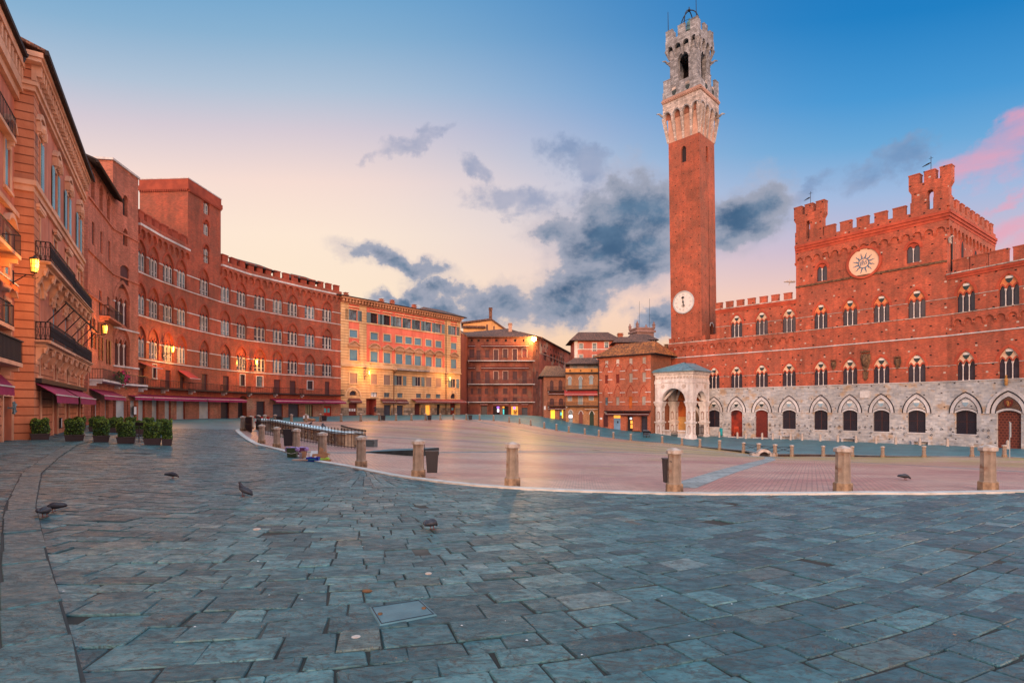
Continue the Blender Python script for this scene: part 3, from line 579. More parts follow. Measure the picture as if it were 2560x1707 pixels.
def rwin(b, F, r, pane, trim=None, tw=.14, dep=.22, jm=None, name='window', frame=None, shut=None, sw=.5, opn=True, head=None, sill=True, louv=False):
    """square-headed window or door; r = (s0, s1, z0, z1)"""
    a, e, z0, z1 = r; mb = MB(); reveal(mb, F, a, e, z0, z1, dep)
    if trim:
        mb.box(F, a-tw, a, -.0, .05, z0, z1+tw, 1); mb.box(F, e, e+tw, 0, .05, z0, z1+tw, 1); mb.box(F, a, e, 0, .05, z1, z1+tw, 1)
        if sill: mb.box(F, a-tw*1.3, e+tw*1.3, 0, .12, z0-tw*.9, z0, 1)
    o = mb.build(name, [jm, trim or jm], b); p = MB(); p.rectf(F, a, e, z0, z1, -dep, 0); p.build('pane' if not louv else 'shutter', pane, o)
    if frame:
        f = MB(); t_ = .06; m = (a+e)/2
        for u0, u1, v0, v1 in ((a, a+t_, z0, z1), (e-t_, e, z0, z1), (a+t_, e-t_, z0, z0+t_), (a+t_, e-t_, z1-t_, z1), (m-.03, m+.03, z0+t_, z1-t_)): f.box(F, u0, u1, -dep+.003, -dep+.05, v0, v1)
        f.build('frame', frame, o)
    if shut:
        for x0, x1 in ((a-sw, a), (e, e+sw)):
            s_ = MB(); s_.box(F, x0+.02, x1-.02, .055, .10, z0, z1); s_.build('shutter', shut, o)
    return r
def awin(b, F, r, hs, pane, jm, trim=None, tw=.16, dep=.25, name='window', louv=False):
    """arched window or door with the arch springing HS above its sill"""
    a, e, z0, z1 = r; mb = MB(); zl = z0+hs; spandrel(mb, F, a, e, zl, z1, dep, 12, 0); reveal(mb, F, a, e, z0, zl, dep, 0, False)
    if trim: ring(mb, F, a, e, zl, z1, tw, 0, .05, 1)
    o = mb.build(name, [jm, trim or jm], b); p = MB(); p.rectf(F, a, e, z0, z1, -dep, 0); p.build('shutter' if louv else 'pane', pane, o); return r
def merlons(b, F, L_, z0, z1, wd, mat, th=.55, capm=None):
    for s in L_:
        mb = MB(); mb.box(F, s-wd/2, s+wd/2, -th, 0., z0, z1-.16); mb.box(F, s-wd/2-.06, s+wd/2+.06, -th-.06, .06, z1-.158, z1); mb.build('merlon', [mat], b)
def scallop(b, F, s0, s1, zb, zt, n, d, mat, name='corbel_table', fill=None, pw=.12):
    mb = MB(); q = (s1-s0)/n
    for i in range(n):
        x0 = s0+i*q; x1 = x0+q; p = q*pw; A = arc(x0+p, x1-p, zb+.25, zb+.25+(q/2-p), 8)
        mb.prism(F, [(x0, zt), (x0, zb), (x0+p, zb)]+A+[(x1-p, zb), (x1, zb), (x1, zt)], 0, d, 0, False)
        mb.add([F.w(x0-p, 0, zb-.45), F.w(x0+p, 0, zb-.45), F.w(x0+p, d, zb), F.w(x0-p, d, zb), F.w(x0-p, 0, zb), F.w(x0+p, 0, zb)], [(0, 1, 2, 3), (0, 3, 4), (1, 2, 5)], 0)
    return mb.build(name, mat, b)
def band(b, F, s0, s1, z0, z1, d, mat, name='string_course'):
    mb = MB(); mb.box(F, s0, s1, 0., d, z0, z1); return mb.build(name, mat, b)
def railing(mb, A, B, h, n, r=.018, mid=True):
    A, B = Vector(A), Vector(B); up = Vector((0, 0, h)); mb.tube([A+up, B+up], r*1.6, 4); mb.tube([A+up*.08, B+up*.08], r*1.2, 4)
    for i in range(n+1): p = A.lerp(B, i/n); mb.tube([p, p+up], r, 3)
def balcony(b, F, s0, s1, z, dep, mslab, h=.95, brk=1.6, mrail=None, mbr=None, thick=.18, rn=None, bh=.4):
    mb = MB(); mb.box(F, s0, s1, .0, dep, z-thick, z); sl = mb.build('balcony', mslab, b); r = MB(); n = rn or max(2, int((s1-s0)/.28))
    A, B, C, D_ = F.w(s0, .02, z), F.w(s0, dep-.04, z), F.w(s1, dep-.04, z), F.w(s1, .02, z)
    railing(r, B, C, h, n); railing(r, A, B, h, max(2, int(dep/.2))); railing(r, D_, C, h, max(2, int(dep/.2))); r.build('railing', mrail or m_iron, sl)
    k = max(2, int((s1-s0)/brk))
    for i in range(k+1):
        s = s0+.15+(s1-s0-.3)*i/k; q = MB(); q.prism(F, [(s-.09, z-thick), (s-.09, z-thick-bh), (s+.09, z-thick-bh), (s+.09, z-thick)], 0, dep*.45, 0); q.prism(F, [(s-.09, z-thick), (s-.09, z-thick-bh*.5), (s+.09, z-thick-bh*.5), (s+.09, z-thick)], dep*.45, dep*.85, 0); q.build('bracket', mbr or mslab, sl); return sl
def awning(b, F, s0, s1, z1, z0, out, mat, fr=.22, barm=None):
    """sloping cloth with a hanging valance"""
    mb = MB(); A = [F.w(s0, .05, z1), F.w(s1, .05, z1), F.w(s1, out, z0), F.w(s0, out, z0)]; up = Vector((0, 0, .03)); mb.add(A+[p+up for p in A], [(0, 1, 2, 3), (4, 5, 6, 7), (0, 1, 5, 4), (1, 2, 6, 5), (2, 3, 7, 6), (3, 0, 4, 7)], 0)
    n = max(2, int((s1-s0)/.35)); P = []
    for i in range(n+1): s = s0+(s1-s0)*i/n; P += [F.w(s, out, z0), F.w(s, out+.02, z0-fr+(.03 if i % 2 else 0))]
    mb.add(P, [(2*i, 2*i+2, 2*i+3, 2*i+1) for i in range(n)], 0); o = mb.build('awning', mat, b); br = MB(); br.box(F, s0, s1, out-.03, out+.03, z0-.005, z0+.06); br.build('rail', barm or m_frame, o)
    return o
def panel(b, F, r, d, mat, name, th=.06): mb = MB(); mb.box(F, r[0], r[1], d, d+th, r[2], r[3]); return mb.build(name, mat, b)
def shell_block(mb, F, s0, s1, dep, z0, z1, mi=0, roof=True, left=True, right=True):
    """the sides, back and flat top behind a facade"""
    if left: mb.quad(F.w(s0, 0, z0), F.w(s0, -dep, z0), F.w(s0, -dep, z1), F.w(s0, 0, z1), mi)
    if right: mb.quad(F.w(s1, 0, z0), F.w(s1, -dep, z0), F.w(s1, -dep, z1), F.w(s1, 0, z1), mi)
    mb.rectf(F, s0, s1, z0, z1, -dep, mi)
    if roof: mb.quad(F.w(s0, 0, z1), F.w(s1, 0, z1), F.w(s1, -dep, z1), F.w(s0, -dep, z1), mi)
def hip(b, F, s0, s1, dep, z, h, over=.7, mat=m_tile, em=m_eave, name='roof', rl=.5, th=.14):
    """hipped roof with overhanging eaves"""
    mb = MB(); a, e, f, g = s0-over, s1+over, over, -dep-over; m = min((e-a), (f-g))/2*rl*2; k = min(m/2, (e-a)/2-.01); dm = (f+g)/2
    R0, R1 = F.w(a+k, dm, z+h), F.w(e-k, dm, z+h); E = [F.w(a, f, z), F.w(e, f, z), F.w(e, g, z), F.w(a, g, z)]; dn = Vector((0, 0, -th)); up = Vector((0, 0, .0))
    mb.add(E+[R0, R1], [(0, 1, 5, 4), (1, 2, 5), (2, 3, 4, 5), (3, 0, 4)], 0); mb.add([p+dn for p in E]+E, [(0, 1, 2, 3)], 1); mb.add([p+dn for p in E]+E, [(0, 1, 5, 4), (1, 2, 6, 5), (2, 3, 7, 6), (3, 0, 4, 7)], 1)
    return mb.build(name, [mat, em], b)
def chimney(b, F, s, d, z0, z1, w=.7, mat=None):
    mb = MB(); mb.box(F, s-w/2, s+w/2, d-w/2, d+w/2, z0, z1); mb.box(F, s-w*.65, s+w*.65, d-w*.65, d+w*.65, z1+.002, z1+.14); mb.box(F, s-w*.4, s+w*.4, d-w*.4, d+w*.4, z1+.142, z1+.4); mb.box(F, s-w*.6, s+w*.6, d-w*.6, d+w*.6, z1+.402, z1+.5); return mb.build('chimney', mat or m_bb, b)

# ------------------------------------------------------------------ the town hall
E0 = EYE
PA = Frame(38.7, 112, .693, -.721); aL, aR = PA.s_(1672), PA.s_(1990)
p_ = PA.w(aR, 0, 0); PC = Frame(p_.x, p_.y, .589, -.808); cR = PC.s_(2368)
p_ = PC.w(cR, 0, 0); PR = Frame(p_.x, p_.y, .40, -.916); rR = 15.
hall = thing('town_hall', 'long red brick gothic town hall on a pale stone ground floor with battlements', 'town hall', PC.w(cR/2, 0, -4))
COLS = [1841, 1904, 1972.5, 2051.5, 2124.5, 2203, 2291.5, 2414.2, 2521.7]
zb, z_st, z_mid, z_sill = -7.5+E0, 4.06+E0, 10.7+E0, 13.85+E0
def fr_of(px): return PA if px < 1990 else PC if px < 2368 else PR
hol = {id(F): [] for F in (PA, PC, PR)}; gh = {id(F): [] for F in (PA, PC, PR)}
for px in COLS+[1785]:
    F = fr_of(px); s = F.s_(px); big = px > 2400; c = m_tymo if px > 1990 else m_tymp
    if px != 1785: hol[id(F)].append(gothic(hall, F, s, z_sill+.12, 2.3, 2.35, 4.35, 3, m_pal, m_palrim, m_tymp if px < 1990 else m_tymo, m_glass))
    hol[id(F)].append(gothic(hall, F, s, z_st+.06, 2.3, 2.3, 4.25, 3, m_pal, m_palrim, m_tymp, m_glass))
    # ground floor: striped pointed arch over a flat-arched opening
    w = 2.3 if px < 2400 else 2.7; zsp = -.62+E0; mb = MB()
    door = px in (1841, 1904, 2521.7); z0 = (-5.9 if door else -3.62)+E0; a, e = s-w/2, s+w/2; zt = zsp+.42
    spandrel(mb, F, a, e, zsp, zt, .35, 10, 0); reveal(mb, F, a, e, z0, zsp, .35, 0, False)
    A = arc(s-w/2-.18, s+w/2+.18, zsp, zsp+2.35, 14); B = arc(s-w/2-.62, s+w/2+.62, zsp, zsp+2.95, 14); C_ = arc(s-w/2-.74, s+w/2+.74, zsp, zsp+3.10, 14)
    mb.strip(F, A, B, 0, .06, 1); mb.strip(F, B, C_, 0, .11, 2); mb.strip(F, arc(s-w/2-.10, s+w/2+.10, zsp, zsp+2.24, 14), A, 0, .05, 2)
    D0 = arc(a, e, zsp, zt, 10); D1 = arc(a-.02, e+.02, zsp+.26, zt+.3, 10); mb.strip(F, D0, D1, 0, .055, 1); mb.strip(F, D1, arc(a-.02, e+.02, zsp+.33, zt+.37, 10), 0, .07, 2)
    if not door: mb.box(F, a-.05, e+.05, 0, .1, z0-.14, z0, 1)
    else: mb.box(F, a-.3, e+.3, 0, .5, z0, z0+.55+.0, 1)
    o = mb.build('door' if door else 'window', [m_stone, m_stone2, m_iron], hall)
    p = MB(); p.rectf(F, a, e, z0, zt, -.35)
    p.build('door_leaf' if door else 'grille', {1841: M('open doorway red', (.30, .03, .012), (.03, .006, .006), ns=.5), 1904: m_door, 2521.7: M('studded wood door', (.09, .02, .014), rough=.6, brick=(.42, .36, .06, (.17, .045, .025), .15))}.get(px, m_gridg), o)
    if not door:
        q = MB(); q.box(F, s-.06, s+.06, -.34, -.30, z0, zt-.02); q.box(F, a, s-.06, -.34, -.31, z0+1.75, z0+1.82); q.box(F, s+.06, e, -.34, -.31, z0+1.75, z0+1.82); q.build('bar', M('rusty bar', (.07, .03, .03), macro=0), o)
    if px == 2521.7:
        g = MB(); g.strip(F, arc(s-w/2-.78, s+w/2+.78, zsp, zsp+3.14, 14), arc(s-w/2-1.15, s+w/2+1.15, zsp, zsp+3.55, 14), 0, .2, 0); g.build('carved_surround', m_stone2, o)
        g = MB(); g.prism(F, arc(s-w/2-.1, s+w/2+.1, zsp+.4, zsp+2.2, 14), .0, .04, 0, False); g.build('tympanum', M('brown carved relief', (.16, .08, .05), (.07, .035, .025), ns=5, bump=.5), o)
        g = MB(); g.prism(F, [(s+x*.95, zsp+1.35+y*.95) for x, y in SHIELD], .04, .14, 0); g.build('emblem_shield', m_door, o)
        lion = MB()      # rampant beast on the shield
        for (x0, y0, r0), (x1, y1, r1) in zip([(-.05, -.35, .05), (.0, -.1, .10), (.05, .12, .11), (-.05, .28, .07), (-.16, .30, .03)], [(0, -.1, .1), (.05, .12, .11), (-.05, .28, .07), (-.16, .30, .03), (-.2, .28, .02)]): lion.tube([F.w(s+x0, .15, zsp+1.4+y0), F.w(s+x1, .15, zsp+1.4+y1)], [r0, r1], 5)
        for q in ([(.05, .1), (-.18, .12), (-.25, .2)], [(.0, 0), (-.2, -.05), (-.26, .0)], [(0, -.1), (.12, -.3), (.05, -.4)], [(.08, -.1), (.28, .0), (.25, .2)]): lion.tube([F.w(s+x, .15, zsp+1.4+y) for x, y in q], .035, 4)
        lion.build('emblem_beast', m_gold2, o)
        g = MB(); c = F.w(s-.15, .3, z_st-.9); g.lathe(c, [(.12, 0), (.2, .25), (.16, .5), (.22, .7), (.16, 1.0), (.08, 1.1), (.13, 1.25), (.1, 1.42)], 7); g.build('finial', m_gold2, o)
    else: shield(F, s, zsp+1.45, .86, .0, o, m_blk if px < 1972 else m_blue)
    gh[id(F)].append((a, e, z0, zt))
# bifora windows above, sun disc
for px, zz in ((2054.4, 22.2), (2282.7, 22.5)):
    hol[id(PC)].append(gothic(hall, PC, PC.s_(px), zz+E0, 1.75, 2.15, 3.1, 2, m_pal, m_palrim, m_palrim, m_glass, shd=False, ringw=.4, lan=.5))
mb = MB(); zc_ = 29.0+E0; zw = 19.7+E0
wall(mb, PA, aL, aR, z_st, z_mid+2.9, hol[id(PA)]); wall(mb, PA, PA.s_(1789), aR, z_mid+2.9, zw, hol[id(PA)]); wall(mb, PC, 0, cR, z_st, zc_, hol[id(PC)]); wall(mb, PR, 0, rR, z_st, zw, hol[id(PR)])
shell_block(mb, PC, 0, cR, 23.4, z_st, zc_); shell_block(mb, PA, PA.s_(1789), aR, 16, z_st, zw-.2, right=False); shell_block(mb, PA, aL, aR, 12, z_st, z_mid+2.9, right=False); shell_block(mb, PR, 0, rR, 14, z_st, zw-.2, left=False)
mb.build('brick_wall', m_pal, hall); mb = MB()
for F, a, e in ((PA, aL-.05, aR), (PC, 0, cR), (PR, 0, rR)): wall(mb, F, a, e, zb, z_st, gh[id(F)])
mb.quad(PA.w(aL-.05, 0, zb), PA.w(aL-.05, -12, zb), PA.w(aL-.05, -12, z_st), PA.w(aL-.05, 0, z_st)); mb.build('stone_ground_floor', m_stone, hall)
for F, a, e in ((PA, aL, aR), (PC, 0, cR), (PR, 0, rR)):
    for z, h, d, m in ((z_st-.06, .12, .10, m_stone2), (z_st+2.28, .10, .07, m_travert), (z_mid, .17, .13, m_stone2), (-.62+E0, .09, .08, m_stone2)):
        hs = sorted(x for x in (hol if z > z_st+1 else gh)[id(F)] if x[2] < z+h and x[3] > z)
        x = a
        for q in hs+[(e, e, 0, 0)]:
            if q[0]-.7 > x+.05 and z < E0: band(hall, F, x, q[0]-.76, z, z+h, d, m)
            elif z > E0 and q[0] > x+.02: band(hall, F, x, q[0], z, z+h, d, m)
            x = q[1]+(.76 if z < E0 else 0)
a_up = PA.s_(1789)
for F, a, e in ((PA, a_up, aR), (PC, 0, cR), (PR, 0, rR)):
    band(hall, F, a, e, z_sill, z_sill+.12, .11, m_travert); hs = sorted(h for h in hol[id(F)] if h[2] > z_sill and h[2] < z_sill+1); x = a
    for q in hs+[(e, e, 0, 0)]:
        if q[0] > x+.02: band(hall, F, x, q[0], z_sill+2.4, z_sill+2.5, .07, m_travert)
        x = q[1]
band(hall, PC, 0, cR, 21.7+E0, 22.0+E0, .16, m_arms)
scallop(hall, PA, aL, aR, 12.3+E0, 13.75+E0, 17, .22, m_pal, 'blind_arches'); scallop(hall, PR, .8, rR, 12.3+E0, 13.75+E0, 11, .22, m_pal, 'blind_arches')
scallop(hall, PC, 0, cR, 26.2+E0, 27.9+E0, 15, .25, m_pal, 'blind_arches')
for z, d in ((27.9, .30), (28.35, .42), (28.8, .55)): band(hall, PC, -.0, cR+d, z+E0, z+.44+E0, d, m_palrim, 'cornice')
PS = Frame(PC.w(cR, 0, 0).x, PC.w(cR, 0, 0).y, .808, .589); PS.n = Vector((.589, -.808, 0))
scallop(hall, PS, 0, 23.4, 26.2+E0, 27.9+E0, 13, .25, m_pal, 'blind_arches')
for z, d in ((27.9, .30), (28.35, .42), (28.8, .55)): band(hall, PS, 0., 23.4, z+E0, z+.44+E0, d, m_palrim, 'cornice')
for px, y0, y1, h in ((2405, 0, 0, 3.6), (2438, 0, 0, 2.6)):
    s = PS.s_(px); w = .9; mb = MB(); z0 = 22.4+E0+(.7 if h < 3 else 0); mb.prism(PS, arc(s-w, s+w, z0+h*.7, z0+h+.3, 10)+[(s+w, z0), (s-w, z0)], 0, .05, 1); mb.prism(PS, arc(s-w*.6, s+w*.6, z0+h*.7, z0+h-.1, 10)+[(s+w*.6, z0), (s-w*.6, z0)], .051, .07, 0); mb.build('blind_window', [m_dark, m_palrim], hall)
mb = MB(); mb.box(PC, 0, cR, -.5, .3, zc_+.25, 30.0+E0); mb.box(PS, 0, 23.4, -.5, .3, zc_+.25, 30.0+E0); mb.build('parapet', m_pal, hall)
merlons(hall, PC, [PC.s_(p) for p in (2073.5, 2113.8, 2156, 2201, 2247.7)], 30.0+E0, 31.6+E0, 1.75, m_pal, .6); merlons(hall, PS, [2.2+i*2.55 for i in range(9)], 30.0+E0, 31.8+E0, 1.5, m_pal, .6)
for F, a, e, L_ in ((PA, a_up, aR, (1796.6, 1823, 1850, 1878, 1908, 1937.5, 1969)), (PR, 0, rR, (2401, 2447, 2497, 2556))):
    band(hall, F, a, e, zw-.7, zw-.35, .12, m_palrim, 'cornice'); band(hall, F, a, e, zw-.35, zw-.02, .22, m_palrim, 'cornice'); band(hall, F, a, e, zw-.0, zw+.16, .3, m_travert, 'cornice'); merlons(hall, F, [F.s_(p) for p in L_], zw+.16, zw+1.45 if F is PA else zw+2.1, 1.35 if F is PA else 2.0, m_pal, .5)
merlons(hall, PA, [PA.s_(p) for p in (1678.5, 1703, 1728.5, 1756, 1783)], 13.9+E0, 14.95+E0, 1.15, m_pal, .4)
band(hall, PA, aL, a_up, z_sill-.1, z_sill+.1, .2, m_travert, 'cornice')
# bell gables on the two corners of the middle block
for x0, x1, o0, o1, zt in ((1986, 2056, 2015.5, 2025.5, 35.1), (2279, 2374, 2317, 2334.5, 34.4)):
    a, e = max(PC.s_(x0), .05), min(PC.s_(x1), cR+.2); m0, m1 = PC.s_(o0), PC.s_(o1); z0 = 29.95+E0; zo = (33.6 if zt > 35 else 33.3)+E0-.9; zt += E0; mb = MB(); th = -1.2
    mb.box(PC, a, m0, th, .1, z0, zo); mb.box(PC, m1, e, th, .1, z0, zo)
    A = arc(m0, m1, zo, zo+.75, 10); mb.prism(PC, [(a, zo), (m0, zo)]+A[1:-1]+[(m1, zo), (e, zo), (e, zo+1.3), (a, zo+1.3)], th, .1, 0)
    mb.box(PC, a-.12, m0+.03, th, .2, z0, z0+1.7); mb.box(PC, m1-.03, e+.12, th, .2, z0, z0+1.7)
    mb.prism(PC, [(a, zo+.55), (a-.35, zo+1.2), (a-.35, zo+1.9), (e+.35, zo+1.9), (e+.35, zo+1.2), (e, zo+.55)], th-.002, .14, 0)
    g = mb.build('bell_gable', m_pal, hall); W_ = (e-a+.7); zz = zo+1.9
    for k in range(3):
        c = a-.35+W_*(.5*k); c = min(max(c, a-.35+W_*.13), e+.35-W_*.13); q = MB(); q.box(PC, c-W_*.13, c+W_*.13, th, .15, zz+.001, zz+1.5); q.box(PC, c-W_*.13-.06, c+W_*.13+.06, th-.06, .21, zz+1.501, zz+1.65); q.build('merlon', m_pal, g)
    v = MB(); c = PC.w((a+e)/2, -.5, zz+1.6); v.tube([c, c+Vector((0, 0, 2.3))], .04, 5); ex = PC.ex; v.tube([c+Vector((0, 0, 2.0))-ex*.28, c+Vector((0, 0, 2.0))+ex*.28], .03, 4)
    mt = c+Vector((0, 0, 1.35)); prof = [(-1.15, .0), (-1.0, .1), (-.8, .13), (-.6, .2), (-.3, .24), (-.05, .16)]
    v.tube([mt+ex*x*(1.0 if zt > 36 else 1.15)+Vector((0, 0, -.28*abs(x))) for x, r in prof], [.02, .06, .08, .11, .13, .06], 5); v.build('weather_vane', m_iron, g)
# sun disc with the monogram
sd = PC.s_(2160); zd = PC.z_(2160, 656.5); mb = MB(); mb.cyl(PC, sd, zd, 2.26, .04, .10, 48, 0); disc = mb.build('sun_disc', m_disc, hall); r_ = MB(); n = 48
for i in range(n):
    P = [(sd+r*math.cos(t_), zd+r*math.sin(t_)) for r in (2.27, 2.62) for t_ in (2*PI*i/n, 2*PI*(i+1)/n)]; r_.prism(PC, [P[0], P[1], P[3], P[2]], 0, .28, 0, False)
r_.build('rim', m_palrim, disc)
def curve2(F, pts, wd, d, mb, closed=False):
    for (x0, y0), (x1, y1) in zip(pts, pts[1:]):
        l = math.hypot(x1-x0, y1-y0) or 1; nx_, ny_ = -(y1-y0)/l*wd/2, (x1-x0)/l*wd/2; mb.prism(F, [(x0-nx_, y0-ny_), (x1-nx_, y1-ny_), (x1+nx_, y1+ny_), (x0+nx_, y0+ny_)], .1, d, 0, False)
mb = MB(); sc_ = .78; ring_ = [(sd-.02+sc_*math.cos(2*PI*i/32), zd-.1+sc_*math.sin(2*PI*i/32)) for i in range(33)]; curve2(PC, ring_, .15, .125, mb)
for k in range(12):                     # wavy rays
    th = 2*PI*(k+.5)/12; pts = []
    for j in range(9): r = .82+.85*j/8; o = .09*math.sin(j*1.6)*(1-j/14); pts.append((sd-.02+r*math.cos(th)-o*math.sin(th), zd-.1+r*math.sin(th)+o*math.cos(th)))
    for j in range(8): curve2(PC, pts[j:j+2], .24*(1-j/9.5), .122+.0004*(j % 2), mb)
mb.build('sun_emblem', m_ihs, disc); mb = MB()
def st(pts, wd=.085): curve2(PC, [(sd-.02+x, zd-.1+y) for x, y in pts], wd, .13, mb)
st([(-.50, .22), (-.50, -.42)]); st([(-.50, .2), (-.34, .26), (-.27, .16), (-.27, -.05), (-.42, -.08)]); st([(-.5, -.22), (-.34, -.3), (-.26, -.24)])       # p
st([(-.12, .5), (-.12, -.3)]); st([(-.3, .42), (.06, .48)], .07); st([(-.12, .1), (.02, .22), (.1, .12), (.1, -.32)])                                        # h with its bar
st([(.48, .28), (.34, .34), (.26, .22), (.44, .02), (.46, -.12), (.36, -.22), (.24, -.14)])                                                              # s
mb.build('monogram', m_ihs, disc)
# coats of arms, plaque, gargoyles, rings
for px, py, w, h in ((2165, 905, 1.5, 3.6), (2085, 913, .85, 1.7), (2245, 908, 1.0, 2.0)):
    s, z = PC.sz(px, py); mb = MB()
    mb.prism(PC, [(s+x*w*.85, z+y*h*.75) for x, y in SHIELD], 0, .22, 0); mb.blob(PC.w(s, .2, z+h*.08), w*.38, w*.25, h*.30, 9, 5); mb.blob(PC.w(s-w*.35, .12, z+h*.2), w*.16, w*.14, h*.2, 7, 4); mb.blob(PC.w(s+w*.35, .12, z+h*.2), w*.16, w*.14, h*.2, 7, 4)
    mb.box(PC, s-w*.42, s+w*.42, .02, .4, z+h*.44, z+h*.49)
    for k in range(5): mb.tube([PC.w(s+w*(-.38+.19*k), .3, z+h*.49), PC.w(s+w*(-.40+.2*k), .34, z+h*.60)], [.05, .02], 4)
    if w > 1.2: mb.prism(PC, [(s-.45, z-h*.42), (s+.45, z-h*.42), (s+.3, z-h*.62), (s+.32, z-h*.72), (s, z-h*.85), (s-.32, z-h*.72), (s-.3, z-h*.62)], 0, .2, 0)
    mb.build('coat_of_arms', m_arms, hall)
panel(hall, PC, PC.rect(2150, 977, 2175.5, 994.5), .0, m_white, 'plaque', .08)
mb = MB(); c = PS.w(.2, .25, 24.9+E0); mb.blob(c, .22, .22, .5, 8, 5); mb.tube([c+Vector((.0, -.1, .35)), c+Vector((.15, -.3, .5)), c+Vector((.25, -.45, .35))], [.15, .12, .06], 6); mb.tube([c, c+Vector((.1, -.2, -.6))], [.15, .08], 6); mb.build('gargoyle', m_travert, hall)
mb = MB(); c = PC.w(-.1, .2, 22.9+E0); mb.tube([c, c+PC.ex*-.9+Vector((0, 0, .2)), c+PC.ex*-1.6+Vector((0, 0, .35)), c+PC.ex*-2.0+Vector((0, 0, .3))], [.2, .26, .2, .08], 6); mb.tube([c+PC.ex*-1.0, c+PC.ex*-1.0+Vector((0, 0, .7))], [.12, .04], 5); mb.tube([c+PC.ex*-.9, c+PC.ex*-1.1+Vector((0, 0, -.5))], [.1, .05], 5); mb.build('gargoyle', m_travert, hall)
mb = MB(); c = PS.w(1.6, .12, 0); mb.tube([c+Vector((0, 0, 26+E0)), c+Vector((0, 0, 20.5+E0))], .14, 6); mb.build('drainpipe', m_iron, hall)
k_ = 0
for px0, px1 in ((1797, 1829), (1856, 1891), (1919, 1957), (1990, 2036), (2069, 2107), (2142, 2186), (2222, 2270), (2316, 2392), (2438, 2480)):
    for i in range(3):
        px = px0+(px1-px0)*(.18+.32*i); F = fr_of(px); s = F.s_(px)
        for z in (-2.85, -3.75):
            if z < -3 and i == 1: continue
            mb = MB(); q = F.w(s, .0, z+E0); mb.tube([q, q+F.n*.16], .035, 4); mb.tube([q+F.n*.14+F.ex*.13*math.cos(t_)+Vector((0, 0, -.15+.14*math.sin(t_))) for t_ in np.linspace(0, 2*PI, 9)], .028, 4); mb.build('wall_ring', m_iron, hall); k_ += 1
# a low bench of stone along the wall
for px in (1970, 2125, 2305):
    F = fr_of(px); s = F.s_(px); mb = MB(); mb.box(F, s-1.3, s+1.3, .05, .55, -4.95+E0, -4.8+E0); mb.box(F, s-1.2, s-.9, .05, .5, -6+E0, -4.952+E0); mb.box(F, s+.9, s+1.2, .05, .5, -6+E0, -4.952+E0); mb.build('wall_bench', m_stone2, hall)

# ------------------------------------------------------------------ the bell tower
tc_ = PA.w(0, -.62, 0); T = Frame(tc_.x, tc_.y, .707, -.707); T.n = Vector((-.707, -.707, 0)); Wt = 6.9
q = T.w(-.12, 0, 0); T = Frame(q.x, q.y, .707, -.707); T.n = Vector((-.707, -.707, 0)); T2 = Frame(q.x, q.y, .707, .707); T2.n = Vector((.707, -.707, 0))
def lean(v): x, y, z = v; k = max(0, z-14)*-.0165; return (x+k, y, z)
twr = thing('bell_tower', 'very tall slender red brick bell tower with white stone crown and clock face', 'bell tower', T.w(-Wt/2, -Wt/2, -4))
Z = lambda y: EYE+(HY-y)/12.2
mb = MB(); z1 = 56.6+E0
wall(mb, T, -Wt, 0, z_st, z1, [(-Wt/2-.55, -Wt/2+.55, 51.6+E0, 55+E0)]); wall(mb, T2, 0, Wt, z_st, z1, [(Wt/2-.5, Wt/2+.5, 51.6+E0, 55+E0), (3.6, 5.0, 14+E0, 18+E0)])
mb.quad(T.w(-Wt, 0, z_st), T.w(-Wt, -Wt, z_st), T.w(-Wt, -Wt, z1), T.w(-Wt, 0, z1)); mb.quad(T.w(-Wt, -Wt, z_st), T.w(0, -Wt, z_st), T.w(0, -Wt, z1), T.w(-Wt, -Wt, z1)); shaft = mb.build('shaft', m_tow, twr, fix=lean)
for F, s, w in ((T, -Wt/2, .55), (T2, Wt/2, .5)):
    mb = MB(); spandrel(mb, F, s-w, s+w, 54.2+E0, 55+E0, .4, 8); reveal(mb, F, s-w, s+w, 51.6+E0, 54.2+E0, .4, 0, False); mb.rectf(F, s-w, s+w, 51.6+E0, 55+E0, -.4, 1); mb.build('window', [m_tow, m_dark], twr, fix=lean)
mb = MB(); spandrel(mb, T2, 3.6, 5.0, 17.3+E0, 18+E0, .4, 8); reveal(mb, T2, 3.6, 5.0, 14+E0, 17.3+E0, .4, 0, False); mb.rectf(T2, 3.6, 5., 14+E0, 18+E0, -.4, 1); ring(mb, T2, 3.6, 5.0, 17.3+E0, 18+E0, .2, 0, .08, 2); mb.build('window', [m_tow, m_dark, m_white], twr, fix=lean)
